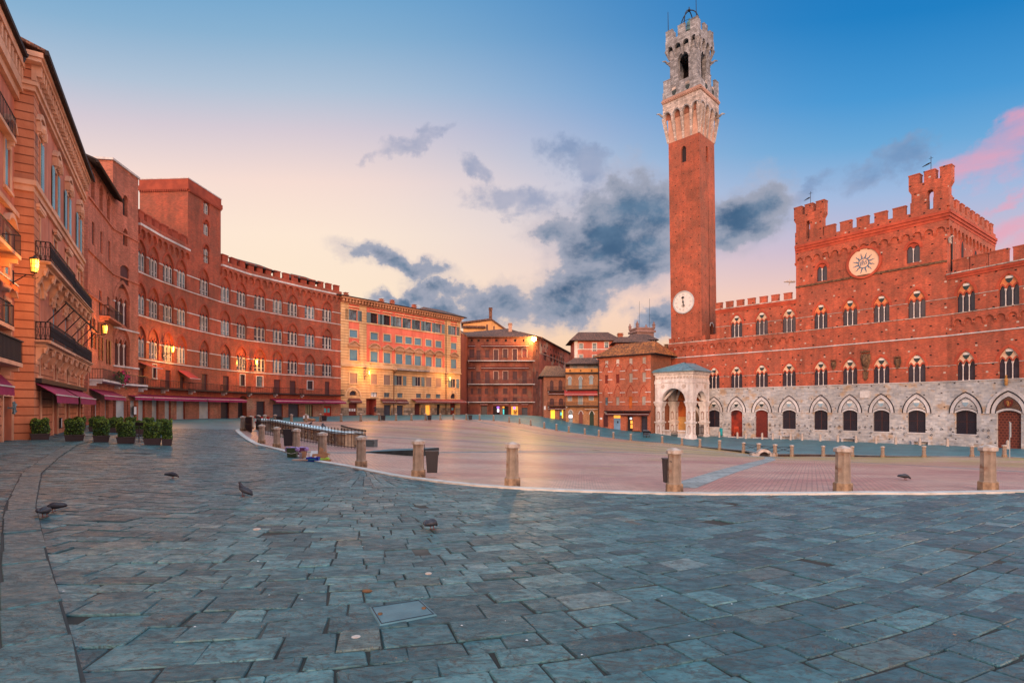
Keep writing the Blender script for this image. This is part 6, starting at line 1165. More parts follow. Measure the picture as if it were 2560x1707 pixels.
for x0, x1, y0, m, n_ in ((382, 458, 1332, m_gridg, 'shop_window'), (538, 622, 1335, m_dark, 'shop_window'), (660, 738, 1335, m_dark, 'shop_window'), (775, 862, 1335, m_lit, 'shop_window'), (913, 988, 1352, m_rolld, 'shop_shutter')): jobs.append(win(RF, P5, x0, y0, x1, 1500, m, name=n_, dep=.5))
rb_ = simple_house('dark_red_house', 'dark red house with three long iron balconies behind a stone bollard row', 'house', RF, rl_, 12, RF.z_(1230, 842), m_dred, jobs)
for x0, x1, y0, y1, m in ((585, 618, 1336, 1362, m_litp), (590, 616, 1370, 1410, m_litw), (660, 684, 1336, 1358, m_lit), (664, 682, 1372, 1440, m_litc), (800, 830, 1340, 1372, m_litp)): panel(rb_, RF, R_(RF, P5, x0, y0, x1, y1), -.48, m, 'shop_display', .05)
mb = MB()
for x0, x1, y0, y1 in ((808, 818, 1380, 1440), (822, 834, 1395, 1440), (838, 846, 1375, 1440), (800, 858, 1398, 1404)): mb.box(RF, *R_(RF, P5, x0, y0, x1, y1)[:2], -.45, -.3, *R_(RF, P5, x0, y0, x1, y1)[2:])
mb.build('shop_goods', m_door, rb_)
for y, y2 in ((742, 700), (1045, 995), (1277, 1235)): balcony(rb_, RF, RF.s_(1170.5), rl_+.5, RF.z_(1240, P5(0, y)[1]), 1.3, m_stone2, 1.15, 1.45, M('faded mauve iron', (.11, .065, .075), macro=0), tr, .16, 60, .55)
for y in (545, 832): z = RF.z_(1240, P5(0, y)[1]); awning(rb_, RF, RF.s_(1203), RF.s_(1322), z+.2, z-.15, .5, m_awd, .2); awning(rb_, RF, RF.s_(1171), RF.s_(1188), z+.2, z-.15, .5, m_awd, .2)
for x0, x1 in ((370, 470), (530, 740), (770, 870), (905, 995)): z = RF.z_(1240, P5(0, 1312)[1]); awning(rb_, RF, RF.s_(P5(x0, 0)[0]), RF.s_(P5(x1, 0)[0]), z+.3, z-.0, .5, awd, .2)
zr_ = RF.z_(1230, 842)
q = RF.w(rl_, 0, 0); RD = Frame(q.x, q.y, .40, .916); RD.n = Vector((.916, -.40, 0)); rd1 = RD.s_(1349)
q = RD.w(rd1, 0, 0); RS = Frame(q.x, q.y, 10.7, 36); rsl = RS.s_(1421); jobs = []
for x0, x1, y0, y1 in ((1197, 1238, 630, 735), (1152, 1170, 612, 720), (1283, 1316, 655, 752), (1325, 1355, 668, 762), (1364, 1390, 680, 772), (1400, 1418, 690, 778), (1426, 1446, 700, 790), (1452, 1470, 715, 800)): jobs.append(win(RS, P5, x0, y0, x1, y1, m_brown, louv=True))
jobs = [j for j, x in zip(jobs, (1197, 0, 1283, 1325, 1364, 1400, 1426, 1452)) if x]
for x0, x1, y0, y1 in ((1200, 1236, 900, 960),): jobs.append(win(RS, P5, x0, y0, x1, y1, m_brown))
sh = thing('long_red_house', 'long weathered red house curving back up the side street', 'house', RS.w(rsl/2, -3, 0)); Hs = [j(sh) for j in jobs]; mb = MB(); wall(mb, RS, 0, rsl+6, -4, zr_+.3, Hs); mb.rectf(RS, 0, rsl+6, -4, zr_, -9); mb.build('wall', M('patched red plaster', (.42, .10, .055), (.30, .08, .05), streak=.35, stain=((.42, .30, .22), .22, .9)), sh)
for i in range(9): mb = MB(); s = 2+i*3.6; mb.box(RS, s-.35, s+.35, 0, .03, zr_-1.6, zr_-1.0); mb.build('attic_window', m_dark, sh)
mb = MB(); mb.add([RS.w(-1, .9, zr_+.2), RS.w(rsl+6, .9, zr_+.2), RS.w(rsl+6, -5, zr_+1.8), RS.w(-1, -5, zr_+1.8), RS.w(-1, .9, zr_+.36), RS.w(rsl+6, .9, zr_+.36), RS.w(rsl+6, -5, zr_+2.0), RS.w(-1, -5, zr_+2.0)], [(0, 1, 2, 3), (4, 5, 6, 7), (0, 1, 5, 4), (3, 0, 4, 7)], 0); mb.build('roof', m_tile, sh); band(sh, RS, 0, rsl+6, RS.z_(1380, 895), RS.z_(1380, 895)+.2, .12, tr)
mb = MB(); wall(mb, RD, 0, rd1, -4, zr_); mb.build('corner_wall', m_dred, rb_)
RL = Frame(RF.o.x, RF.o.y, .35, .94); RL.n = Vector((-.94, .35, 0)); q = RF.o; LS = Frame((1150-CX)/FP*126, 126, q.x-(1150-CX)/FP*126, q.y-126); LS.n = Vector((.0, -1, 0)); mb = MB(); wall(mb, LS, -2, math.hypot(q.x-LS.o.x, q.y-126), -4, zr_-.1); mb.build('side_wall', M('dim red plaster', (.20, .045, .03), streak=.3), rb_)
# roof of the dark red house
mb = MB(); A_ = [RF.w(-.0, 1.0, zr_), RF.w(rl_+.3, 1.0, zr_), RD.w(rd1+.6, .9, zr_), RF.w(rl_*.62, -9, zr_+3.4), RF.w(-1.2, -6, zr_+1.9), LS.w(-2, .6, zr_+.2)]; dn = Vector((0, 0, -.22)); mb.add(A_+[p+dn for p in A_], [(0, 1, 3, 4), (1, 2, 3), (5, 0, 4), (0, 1, 7, 6), (1, 2, 8, 7), (5, 0, 6, 11), (6, 7, 9, 10), (7, 8, 9)], 0); mb.build('roof', m_tile, rb_); chimney(rb_, RF, RF.s_(1275.5), -5, zr_+1.5, zr_+3.6, .9, tr)
# yellow gabled house behind
YB = Frame((1157-CX)/FP*158, 158, 1, .08); yl = YB.s_(1270)
jobs = [win(YB, P5, 448, 268, 468, 342, m_dark, jm=m_yell), win(YB, P5, 540, 288, 556, 360, m_dark, jm=m_yell)]
yb = simple_house('yellow_gabled_house', 'yellow gabled house rising behind the dark red balconied house', 'house', YB, yl, 10, YB.z_(1200, 835), m_yell, jobs[:0])
g0, g1, ga = YB.s_(1158), YB.s_(1266), YB.s_(P5(510, 0)[0]); zg0 = YB.z_(1200, 830); za = YB.z_(1228, P5(0, 212)[1]); zl = YB.z_(1160, P5(0, 262)[1]); mb = MB(); mb.prism(YB, [(g0, zg0), (YB.s_(1268), zg0), (YB.s_(P5(700, 0)[0]), YB.z_(1264, P5(0, 350)[1])), (ga, za), (g0, zl)], -8, .01, 0); mb.build('gable', m_yell, yb)
mb = MB(); pr = [(g0-.6, zl), (ga, za), (YB.s_(P5(720, 0)[0]), YB.z_(1264, P5(0, 358)[1]))]; mb.strip(YB, pr, [(x, z+.5) for x, z in pr], -8.5, .6, 0); mb.box(YB, g0-.4, YB.s_(P5(435, 0)[0]), .02, .9, YB.z_(1190, P5(0, 318)[1]), YB.z_(1190, P5(0, 290)[1])); mb.build('roof', m_tile, yb); chimney(yb, YB, YB.s_(P5(505, 0)[0]), -.6, za, za+3.2, .9, m_tile)
for x0, x1, y0, y1 in ((448, 468, 268, 342), (540, 556, 288, 360)): panel(yb, YB, R_(YB, P5, x0, y0, x1, y1), .012, m_brown, 'window', .05)
# little brick house, ochre house with awning, brick house with orange roof
SB = Frame((1359-CX)/FP*122, 122, 1, -.02); sl_ = SB.s_(1413); jb = M('small house brick', (.36, .12, .065), (.27, .09, .05), brick=BR, streak=.3)
ar = lambda F, P, x0, y0, x1, y1, m, **k: (lambda b: (lambda r: awin(b, F, r, (r[3]-r[2])*k.get('hs', .75), m, k.get('jm', jb), k.get('trim'), .14, .2, louv=k.get('louv', True), name=k.get('name', 'window')))(R_(F, P, x0, y0, x1, y1)))
jobs = [ar(SB, P2, 122, 785, 166, 910, m_brown), ar(SB, P2, 228, 780, 275, 908, m_brown), ar(SB, P2, 120, 1007, 173, 1090, m_brown, hs=.7), ar(SB, P2, 229, 1005, 286, 1090, m_brown, hs=.7), win(SB, P2, 130, 1150, 184, 1262, m_lity, jm=jb, name='lit_doorway', dep=.4), win(SB, P2, 236, 1146, 288, 1275, m_glass, jm=jb, name='shop_door', dep=.4)]
sb = simple_house('small_brick_house', 'low brick house with arched brown shutters and glowing yellow doorway', 'house', SB, sl_, 9, SB.z_(1380, 940), jb, jobs)
hip(sb, SB, -.3, sl_, 9, SB.z_(1380, 940), 2.6, .8)
panel(sb, SB, R_(SB, P2, 250, 1178, 276, 1215), -.38, m_litc, 'shop_display', .04); panel(sb, SB, R_(SB, P2, 270, 1150, 284, 1250), -.38, m_lity, 'shop_display', .05); panel(sb, SB, R_(SB, P2, 48, 1102, 70, 1145), .01, m_paper, 'street_sign', .04)
for y in (915, 1100): balcony(sb, SB, SB.s_(1369), sl_-.05, SB.z_(1390, P2(0, y)[1]), .9, m_eave, .8, 1.3, None, m_stone2, .14, 18, .3); z = SB.z_(1390, P2(0, y+30)[1]); awning(sb, SB, SB.s_(1370), sl_-.1, z+.2, z-.15, .6, m_awd, .2)
OB = Frame((1414-CX)/FP*120, 120, 1, -.10); ol = OB.s_(1498); lb_ = M('pale blue shutter', (.34, .42, .46), (.28, .35, .39), stripes=(.14, (.16, .2, .23)))
jobs = [ar(OB, P2, 344, 745, 386, 845, lb_, jm=m_ochre, trim=m_stone2), ar(OB, P2, 475, 740, 516, 890, lb_, jm=m_ochre, trim=m_stone2), ar(OB, P2, 603, 730, 650, 835, lb_, jm=m_ochre, trim=m_stone2)]
for x0, x1, y0, y1 in ((344, 388, 975, 1040), (470, 520, 973, 1085), (602, 652, 968, 1033)): jobs.append(win(OB, P2, x0, y0, x1, y1, lb_, jm=m_ochre, louv=True, trim=m_stone2, tw=.1))
jobs += [ar(OB, P2, 352, 1150, 400, 1300, m_pane, jm=m_ochre, trim=m_stone2, louv=False), ar(OB, P2, 478, 1160, 524, 1330, m_door, jm=m_ochre, trim=m_stone2, name='door'), ar(OB, P2, 608, 1158, 660, 1350, M('dark green door', (.03, .05, .035)), jm=m_ochre, trim=m_stone2, name='door')]
ob_h = simple_house('ochre_house', 'ochre house with pale blue shutters and a wide faded red awning', 'house', OB, ol, 10, OB.z_(1455, P2(0, 640)[1]), m_ochre, jobs)
panel(ob_h, OB, R_(OB, P2, 352, 1212, 398, 1245), -.19, m_litw, 'lit_sign', .05)
panel(ob_h, OB, (.02, ol-.02, -5, OB.z_(1455, P2(0, 1105)[1])), .0, M('dark stone shop front', (.13, .09, .07), (.09, .065, .05), brick=(.7, .35, .03, (.05, .035, .03), .3)), 'stone_front', .0) if 0 else None
band(ob_h, OB, -.1, ol, OB.z_(1455, P2(0, 705)[1]), OB.z_(1455, P2(0, 690)[1]), .6, m_eave, 'eaves'); band(ob_h, OB, 0, ol, OB.z_(1455, P2(0, 688)[1]), OB.z_(1455, P2(0, 640)[1]), .03, M('orange parapet', (.60, .27, .08)), 'parapet')
z0, z1 = OB.z_(1455, P2(0, 640)[1]), OB.z_(1455, P2(0, 590)[1]); mb = MB(); mb.box(OB, .9, ol, -6, -1.5, z0, z1); at2 = mb.build('attic', m_wplas, ob_h); hip(ob_h, OB, .9, ol+.0, 6, OB.z_(1455, P2(0, 585)[1]), 1.6, .9)
for x0, x1 in ((405, 455), (540, 590), (665, 712)): r = R_(OB, P2, x0, 600, x1, 640); panel(ob_h, OB, r, -1.5, lb_, 'attic_window', .05)
for x in (368, 498, 633): r = R_(OB, P2, x-9, 655, x+9, 680); panel(ob_h, OB, r, .03, m_arms, 'plaque', .06)
z = OB.z_(1455, P2(0, 912)[1]); awning(ob_h, OB, OB.s_(1411), OB.s_(1492.5), z+.1, z-.9, 1.7, m_awr, .25); balcony(ob_h, OB, .1, ol-.3, OB.z_(1455, P2(0, 900)[1]), .9, m_eave, .75, 1.5, None, m_stone2, .14, 26, .3); balcony(ob_h, OB, .1, ol-.1, OB.z_(1455, P2(0, 1100)[1]), .9, m_eave, .75, 1.5, None, m_stone2, .14, 26, .3)
z = OB.z_(1470, P2(0, 1130)[1]); awning(ob_h, OB, OB.s_(1461), OB.s_(1494), z+.1, z-.2, .7, m_ochre, .15)
BB = Frame(.1588*118, 118, .748, -.663); bl = BB.s_(1627); jobs = []; gb_ = M('greyish closed blind', (.36, .31, .27), (.30, .26, .23))
for x0, x1, y0, y1, m in ((795, 835, 545, 626, m_wplas), (930, 971, 527, 612, m_frame), (1090, 1132, 516, 602, m_wplas), (1252, 1296, 500, 590, gb_), (795, 833, 722, 826, m_door), (930, 972, 710, 822, m_door), (1090, 1134, 698, 812, gb_), (1252, 1296, 688, 805, gb_), (797, 831, 995, 1090, m_pane), (930, 972, 990, 1090, gb_), (1087, 1130, 986, 1130, M('orange door', (.50, .12, .02))), (1247, 1294, 983, 1088, gb_)): jobs.append(win(BB, P2, x0, y0, x1, y1, m, jm=m_bb, dep=.18))
jobs += [ar(BB, P2, 772, 1190, 832, 1360, m_brown, jm=m_bb, name='door'), win(BB, P2, 902, 1250, 985, 1440, M('blue painted gate', (.16, .30, .46), (.13, .25, .4)), jm=m_bb, name='gate', dep=.1), win(BB, P2, 1060, 1225, 1135, 1440, m_dark, jm=m_bb, name='shop_door', dep=.5), win(BB, P2, 1228, 1222, 1316, 1440, m_glass, jm=m_bb, name='shop_window', dep=.5)]
bb = simple_house('brick_corner_house', 'orange brick house with pointed blind arches and orange tiled roof', 'house', BB, bl, 9, BB.z_(1565, P2(0, 480)[1]), m_bb, jobs)
for x, w in ((815, 34), (952, 42), (1107, 44), (1272, 48)):
    for y0, yt in ((780, 590), (985, 850)):
        s0, s1 = BB.s_(P2(x-w, 0)[0]), BB.s_(P2(x+w, 0)[0]); zz0, zz1 = BB.z_(P2(x, 0)[0], P2(0, y0 if yt > 700 else 670)[1]), BB.z_(P2(x, 0)[0], P2(0, yt)[1]); zz0 = min(zz0, zz1-1.5); mb = MB(); mb.strip(BB, arc(s0, s1, zz0, zz1, 12), arc(s0-.16, s1+.16, zz0, zz1+.2, 12), 0, .06, 0); mb.build('blind_arch', m_sanrim, bb)
for y in (675, 775, 940, 1055): z = BB.z_(1565, P2(0, y)[1]); mb = MB(); [mb.box(BB, bl*a, bl*e, 0, .08, z, z+.14) for a, e in ((0, .06), (.18, .27), (.42, .52), (.66, .76), (.90, 1))]; mb.build('string_course', m_stone2, bb)
zr = BB.z_(1565, P2(0, 480)[1]); hip(bb, BB, -.2, bl+.6, 9, zr, 3.0, .9, m_tileo); balcony(bb, BB, BB.s_(1516), bl, BB.z_(1570, P2(0, 1160)[1]), 1.0, m_iron, 1.0, 1.6, M('rusty pink iron', (.16, .05, .045), macro=0), m_stone2, .2, 34, .4)
for x0, x1 in ((830, 1015), (1018, 1375)): z = BB.z_(1570, P2(0, 1195)[1]); awning(bb, BB, BB.s_(P2(x0, 0)[0]), min(BB.s_(P2(x1, 0)[0]), bl), z+.3, z-.1, .9, m_awd, .25)
for x0, x1, y0, y1, m in ((1088, 1112, 1243, 1265, m_litw), (1096, 1133, 1278, 1320, m_lit), (1096, 1124, 1330, 1375, m_lit)): panel(bb, BB, R_(BB, P2, x0, y0, x1, y1), -.48, m, 'shop_display', .06)
panel(bb, BB, R_(BB, P2, 905, 1212, 985, 1248), .0, m_lit, 'lit_transom', .04); panel(bb, BB, R_(BB, P2, 735, 1242, 762, 1266), .0, m_paper, 'plaque', .04); panel(bb, BB, R_(BB, P2, 943, 1285, 958, 1310), -.09, m_iron, 'gate_grille', .04)
mb = MB(); s = BB.s_(1497.5); mb.tube([BB.w(s, .12, -4+E0), BB.w(s, .12, zr-.4)], .1, 5); mb.build('drainpipe', m_eave, bb)
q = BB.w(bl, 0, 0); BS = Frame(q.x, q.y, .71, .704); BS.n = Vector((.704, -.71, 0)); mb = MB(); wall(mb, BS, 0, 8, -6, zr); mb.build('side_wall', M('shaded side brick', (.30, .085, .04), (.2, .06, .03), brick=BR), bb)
# houses on the slope behind
PB = Frame((1436-CX)/FP*152, 152, 1, 0); pl_ = PB.s_(1543); jobs = []
for x0, x1, y0, y1 in ((480, 525, 340, 412), (645, 690, 335, 430), (793, 836, 320, 390), (480, 522, 476, 530), (645, 690, 480, 530)): jobs.append(win(PB, P2, x0, y0, x1, y1, m_pane, jm=m_pink, trim=m_stone2, tw=.2))
pb = simple_house('pink_house', 'pink house with grey stone corners standing above the ochre house', 'house', PB, pl_, 10, PB.z_(1490, P2(0, 292)[1]), m_pink, jobs); hip(pb, PB, -.2, pl_+.2, 10, PB.z_(1490, P2(0, 300)[1]), 3.0, 1.2); chimney(pb, PB, PB.s_(1554), -2, PB.z_(1550, P2(0, 300)[1]), PB.z_(1550, P2(0, 222)[1]), 1.3)
z = PB.z_(1490, P2(0, 412)[1]); band(pb, PB, 0, pl_, z, z+.25, .08, m_stone2); band(pb, PB, 0, .9, 0, PB.z_(1490, P2(0, 305)[1]), .06, m_stone2, 'quoin'); band(pb, PB, pl_-.9, pl_, 0, PB.z_(1490, P2(0, 305)[1]), .06, m_stone2, 'quoin')
MB_ = Frame((1540-CX)/FP*146, 146, 1, -.05); ml = MB_.s_(1618); mm = M('maroon plaster', (.20, .055, .045)); jobs = [ar(MB_, P2, 985, 345, 1018, 400, m_pane, jm=mm, louv=False), ar(MB_, P2, 1084, 340, 1114, 388, m_pane, jm=mm, louv=False)]
mr = simple_house('maroon_house', 'small maroon house with arched windows between the pink and white houses', 'house', MB_, ml, 8, MB_.z_(1580, P2(0, 320)[1]), mm, jobs); hip(mr, MB_, -.2, ml+.3, 8, MB_.z_(1580, P2(0, 322)[1]), 2.0, .9)
WH = Frame((1572-CX)/FP*156, 156, 1, -.03); wl_ = WH.s_(1637); wh = simple_house('white_house', 'old white plaster house in front of the crenellated tower', 'house', WH, wl_, 8, WH.z_(1610, P2(0, 290)[1]), m_wplas, []); hip(wh, WH, -.2, wl_+.2, 8, WH.z_(1610, P2(0, 292)[1]), 2.2, .8)
for x0, x1, y0, y1 in ((1352, 1368, 288, 335), (1384, 1396, 295, 335)): panel(wh, WH, R_(WH, P2, x0, y0, x1, y1), 0, m_brown, 'window', .05)
q = at(1614, 850, 185); tw = thing('crenellated_tower', 'distant square brick tower with corner pinnacles and moulded top', 'tower', (q.x, q.y, 0)); TF = Frame(q.x, q.y, .98, .2); hw = 3.0; z0, z1, z2 = TF.z_(1614, P2(0, 300)[1]), TF.z_(1614, P2(0, 198)[1]), TF.z_(1614, P2(0, 140)[1]); mt = M('greyish pink brick', (.30, .17, .14), (.22, .12, .10), ns=1); mb = MB(); mb.box(TF, -hw, hw, -2*hw, 0, 0, z1); mb.box(TF, -hw-.5, hw+.5, -2*hw-.5, .5, z1, z1+.7); mb.box(TF, -hw-.1, hw+.1, -2*hw-.1, .1, z1+.7, z2-.5); mb.box(TF, -hw-.3, hw+.3, -2*hw-.3, .3, z2-.5, z2); mb.build('tower_body', mt, tw)
for a, d in ((-hw, 0), (hw, 0), (-hw, -2*hw), (hw, -2*hw)): mb = MB(); mb.lathe(TF.w(a, d, z2), [(.5, 0), (.5, .9), (.65, 1.0), (.35, 1.4), (.1, 2.1)], 8); mb.build('pinnacle', mt, tw)
mb = MB(); [mb.tube([TF.w(a, -1, z2), TF.w(a, -1, z2+h)], .05, 4) for a, h in ((-1.8, 9), (1.9, 10))]; mb.build('antenna', m_iron, tw)
for px, h in ((1632, .7), (1641, .9), (1650, .6), (1657, .8), (1665, 1.2)): chimney(bb, BB, BB.s_(1600)+(px-1632)*.12, -9-(px-1632)*.06, zr+.2, zr+1.1+h*1.3, .7, m_arms)
# ------------------------------------------------------------------ stone bollards
def make_bollard(name, label, loc, h=1.2, group=None, worn=0):
    o = thing(name, label, 'bollard', loc, group); k = h/1.2; r0 = PI/8
    mb = MB(); mb.lathe(Vector(loc)+Vector((0, 0, -.15)), [(.232*k, 0), (.228*k, .15+.215*k), (.215*k, .15+.235*k)], 8, r0); mb.build('base', m_bollbase, o)
    mb = MB(); mb.lathe(Vector(loc), [(.200*k, .236*k), (.182*k, .26*k), (.176*k, .6*k), (.168*k, 1.01*k), (.172*k, 1.03*k)], 8, r0); mb.build('shaft', m_boll, o)
    mb = MB(); mb.lathe(Vector(loc), [(.205*k, 1.03*k), (.222*k, 1.05*k), (.222*k, 1.125*k), (.205*k, 1.14*k), (.03*k, 1.20*k)], 8, r0); mb.build('cap', m_bollcap, o)
    if worn: pass
    return o
NL = ['sturdy stone bollard last in the row by the square edge, open paving beyond it', 'sturdy stone bollard standing second from the end of the near row', 'sturdy stone bollard with a slim black bin strapped behind its shaft', 'lone sturdy stone bollard next along from the one with the wide black bin', 'sturdy orange stained bollard with a wide black bin on its far side', 'dark stained bollard past the fountain fence with a clean white ledge', 'bollard with brown cardboard and a lime bag heaped at its foot', 'bollard directly behind the green and purple rubbish tubs', 'bollard with a dark bin close behind it in front of the fountain fence', 'bollard nearest the fountain gate with grass at its foot', 'thick bollard beside the dark brown gate of the fountain']
BP = []
for (px, py, D), lab in zip(NEARB, NL):
    x, y, z = P_(px, py, D); z = zg(x, y); n_ = (SC-np.array((x, y))); n_ = n_*0; p = Vector((x+n_[0], y+n_[1], zg(x+n_[0], y+n_[1])+.02)); BP.append(p); make_bollard('stone_bollard', lab, p, 1.2)
far0 = None
for i, (px, py, D, hp) in enumerate(FARB):
    x, y, z = P_(px, py, D); z = zg(x, y); n_ = (SC-np.array((x, y))); n_ = n_*0; p = Vector((x+n_[0], y+n_[1], zg(x+n_[0], y+n_[1])+.02-float(drop(x, y))*.95)); lab = 'pale stone bollard in the long far row around the brick square'; grp = 'far bollards around the square'
    h = min(1.75, max(1.1, hp*D/FP*1.02))
    if far0 is None: far0 = make_bollard('stone_bollard', lab, p, 1.2, grp); far0.scale = (h/1.2,)*3
    else: c = copy_tree(far0, loc=p); c.scale = (h/1.2,)*3
# rails either side of the drain
for a, b_ in ((33, 34), (34, 35), (35, 36)):
    qa, qb = [Vector((*P_(*FARB[k-1][:3])[:2], 0)) for k in (a, b_)]
    mid = (qa+qb)/2; t_ = thing('drain_rail', {33: 'thin iron cross rail before the drain arch, first of its run', 34: 'thin iron cross rail directly above the drain arch', 35: 'thin iron cross rail past the drain arch, last of its run'}[a], 'railing', (mid.x, mid.y, zg(mid.x, mid.y))); mb = MB(); za, zb2 = zg(qa.x, qa.y), zg(qb.x, qb.y)
    for h0, h1 in ((.95, .95), (.95, .3), (.3, .95)): mb.tube([qa+Vector((0, 0, za+h0)), qb+Vector((0, 0, zb2+h1))], .03, 4)
    mb.build('rail', m_iron, t_)
dp = gp(1918, 1137); dv = Vector((DRAIN[0], DRAIN[1], 0)); dr = thing('drain_arch', 'dark arched stone drain mouth at the lowest edge of the square', 'drain', (dv.x, dv.y, zg(dv.x, dv.y)-.3)); DF = Frame(dv.x-.6, dv.y-.55, 1, .05); zz = zg(dv.x, dv.y)-.42; mb = MB(); a, e = -1.0, 1.0
mb.strip(DF, arc(a+.25, e-.25, zz, zz+.75, 12), arc(a-.1, e+.1, zz, zz+1.1, 12), -.6, .0, 0); mb.box(DF, -1.7, -1.05, -.6, .05, zz-.2, zz+.6); mb.box(DF, 1.05, 1.7, -.6, .05, zz-.2, zz+.6); mb.build('surround', m_travert, dr); mb = MB(); mb.prism(DF, arc(a+.25, e-.25, zz, zz+.75, 12), -.55, -.5, 0, False); mb.build('opening', m_dark, dr)
# short round posts along the town hall
p0 = None
for px, py in ((1808, 1092), (1853, 1093), (1874, 1095), (1914.5, 1097), (1940.5, 1098), (1985, 1101), (2017, 1101.5), (2062, 1104), (2106, 1106), (2151, 1108.5), (2201, 1109), (2250, 1112), (2310, 1113), (2386, 1116), (2537, 1126)):
    F = fr_of(px); s = F.s_(px); c = F.w(s, 1.7, 0); c.z = zg(c.x, c.y); grp = 'short posts by the town hall'; lab = 'short round topped stone post in front of the town hall wall'
    if p0 is None:
        p0 = tag(M1(lambda mb: mb.lathe((0, 0, -.2), [(.2, 0), (.19, .9), (.17, 1.15), (.11, 1.28), (.02, 1.33)], 10)).build('stone_post', m_bollcap), lab, 'post', grp); p0.location = c
    else: k = p0.copy(); COL.objects.link(k); k.location = c

# ------------------------------------------------------------------ fountain enclosure
def wall_run(A, B, h, th, o, relief=True, name='parapet'):
    A, B = Vector((A[0], A[1], 0)), Vector((B[0], B[1], 0)); F = Frame(A.x, A.y, B.x-A.x, B.y-A.y); L = (B-A).length; za, zb2 = zg(A.x, A.y), zg(B.x, B.y)-.15
    n = 12; mb = MB(); cp = MB(); rl = MB()
    tops = za+h, zb2+h
    for i in range(n):
        s0, s1 = L*i/n, L*(i+1)/n; z0, z1 = tops[0]+(tops[1]-tops[0])*i/n, tops[0]+(tops[1]-tops[0])*(i+1)/n; b0 = min(za, zb2)-.6
        mb.prism(F, [(s0, b0), (s1, b0), (s1, z1-.12), (s0, z0-.12)], -th, 0, 0); cp.prism(F, [(s0, z0-.118), (s1, z1-.118), (s1, z1), (s0, z0)], -th-.12, .12, 0)
        if relief:
            zc = (z0+z1)/2-.62; sm = (s0+s1)/2; 
            for dz_ in (-.22, .22):
                rl.cyl(F, sm, zc+dz_, .19, 0, .04, 10, 0); rl.cyl(F, sm, zc+dz_, .12, .04, .07, 8, 1, .08)
                for k in range(4): t2 = PI/4+k*PI/2; rl.tube([F.w(sm+.1*math.cos(t2), .05, zc+dz_+.1*math.sin(t2)), F.w(sm+L/n*.5*math.cos(t2), .05, zc+dz_+.28*math.sin(t2))], .035, 4, 0)
            mb.prism(F, [(s0, z0-1.16), (s1, z1-1.16), (s1, z1-1.02), (s0, z0-1.02)], 0, .08, 0)
    w_ = mb.build(name, m_fw, o); cp.build('coping', m_cop, w_)
    if relief: rl.build('carved_relief', [m_rel, m_arms], w_)
    return F, L
m_fw = M('fountain grey stone', (.40, .32, .26), (.27, .21, .175), ns=2, streak=.4); m_cop = M('pale coping marble', (.52, .62, .64), (.44, .52, .55), ns=2); m_rel = M('tan carved marble', (.46, .33, .22), (.34, .24, .16), ns=4)
NA, NB, FA_, FB_ = (-20.0, 45.6), (-11.4, 37.0), (-23.3, 50.0), (-14.6, 42.4)
fo = thing('fountain_walls', 'carved marble fountain parapet walls with pale coping behind iron fence', 'fountain', (-17, 44, zg(-17, 44)))
FN, LN = wall_run(NA, NB, 1.02, .45, fo); wall_run(FA_, FB_, 1.0, .45, fo, False); wall_run(NA, FA_, 1.02, .45, fo, False)
mb = MB(); c = FN.w(LN, -.2, 0); zc = zg(c.x, c.y); PFr = FN; mb.box(FN, LN-.1, LN+1.0, -.75, .35, zc-.5, zc+.85); mb.box(FN, LN-.18, LN+1.08, -.83, .43, zc-.5, zc+.12); mb.box(FN, LN+.05, LN+.85, .35, .40, zc+.25, zc+.7); pi_ = mb.build('end_pier', m_rel, fo); mb = MB(); mb.box(FN, LN-.25, LN+1.15, -.9, .5, zc+.852, zc+.97); mb.build('coping', m_cop, pi_)
mb = MB(); 
Fc = Frame(*FA_, NA[0]-FA_[0], NA[1]-FA_[1])
for c_, r_ in (((-18.4, 46.6), 2.2),):
    pass
b0 = zg(-16, 43)-.35; mb.add([(*NA, b0), (*NB, b0), (*FB_, b0), (*FA_, b0)], [(0, 1, 2, 3)]); mb.build('basin_water', M('dark basin water', (.03, .06, .07), rough=.08, spec=.8, macro=0), fo)
fe = thing('iron_fence', 'tall black iron fence with spear tips enclosing the marble fountain', 'fence', (-17, 40, zg(-17, 40)))
def fence(A, B, n, nm='railings', h=1.15):
    A, B = Vector((*A, 0)), Vector((*B, 0)); mb = MB(); F = Frame(A.x, A.y, B.x-A.x, B.y-A.y); Q = []
    for i in range(n+1):
        p = A.lerp(B, i/n); p.z = zg(p.x, p.y); mb.tube([p, p+Vector((0, 0, h))], .016, 4); mb.lathe(p+Vector((0, 0, h-.02)), [(.012, 0), (.04, .05), (.008, .14)], 4); Q.append(p)
    for z in (.12, .95): mb.tube([q+Vector((0, 0, z)) for q in Q], .02, 4)
    return mb.build(nm, m_iron, fe)
f0, f1, f2, f3 = (-20.9, 42.3), (-19.2, 42.0), (-8.9, 33.4), (-12.6, 40.5)
fence(f1, f2, 36); fence(f2, f3, 28); fence((-23.6, 50.6), f1, 12)
p = Vector((-8.6, 33.6, 0)); p.z = zg(p.x, p.y)+.02; q = gp(917, 1117); cb = thing('grey_cabinet', 'squat grey metal service cabinet on paving at the end of the fence', 'cabinet', q); CF = Frame(q.x-.55, q.y, 1, -.2); mb = MB(); mb.box(CF, 0, 1.1, -.6, 0, q.z-.2, q.z+.44); mb.box(CF, -.03, 1.13, -.63, .03, q.z+.44, q.z+.48); mb.build('body', M('grey painted steel', (.12, .15, .16), rough=.5), cb); mb = MB(); mb.tube([CF.w(1.05, .02, q.z+.3), CF.w(1.2, .12, q.z+.3)], .03, 4); mb.build('handle', m_iron, cb)
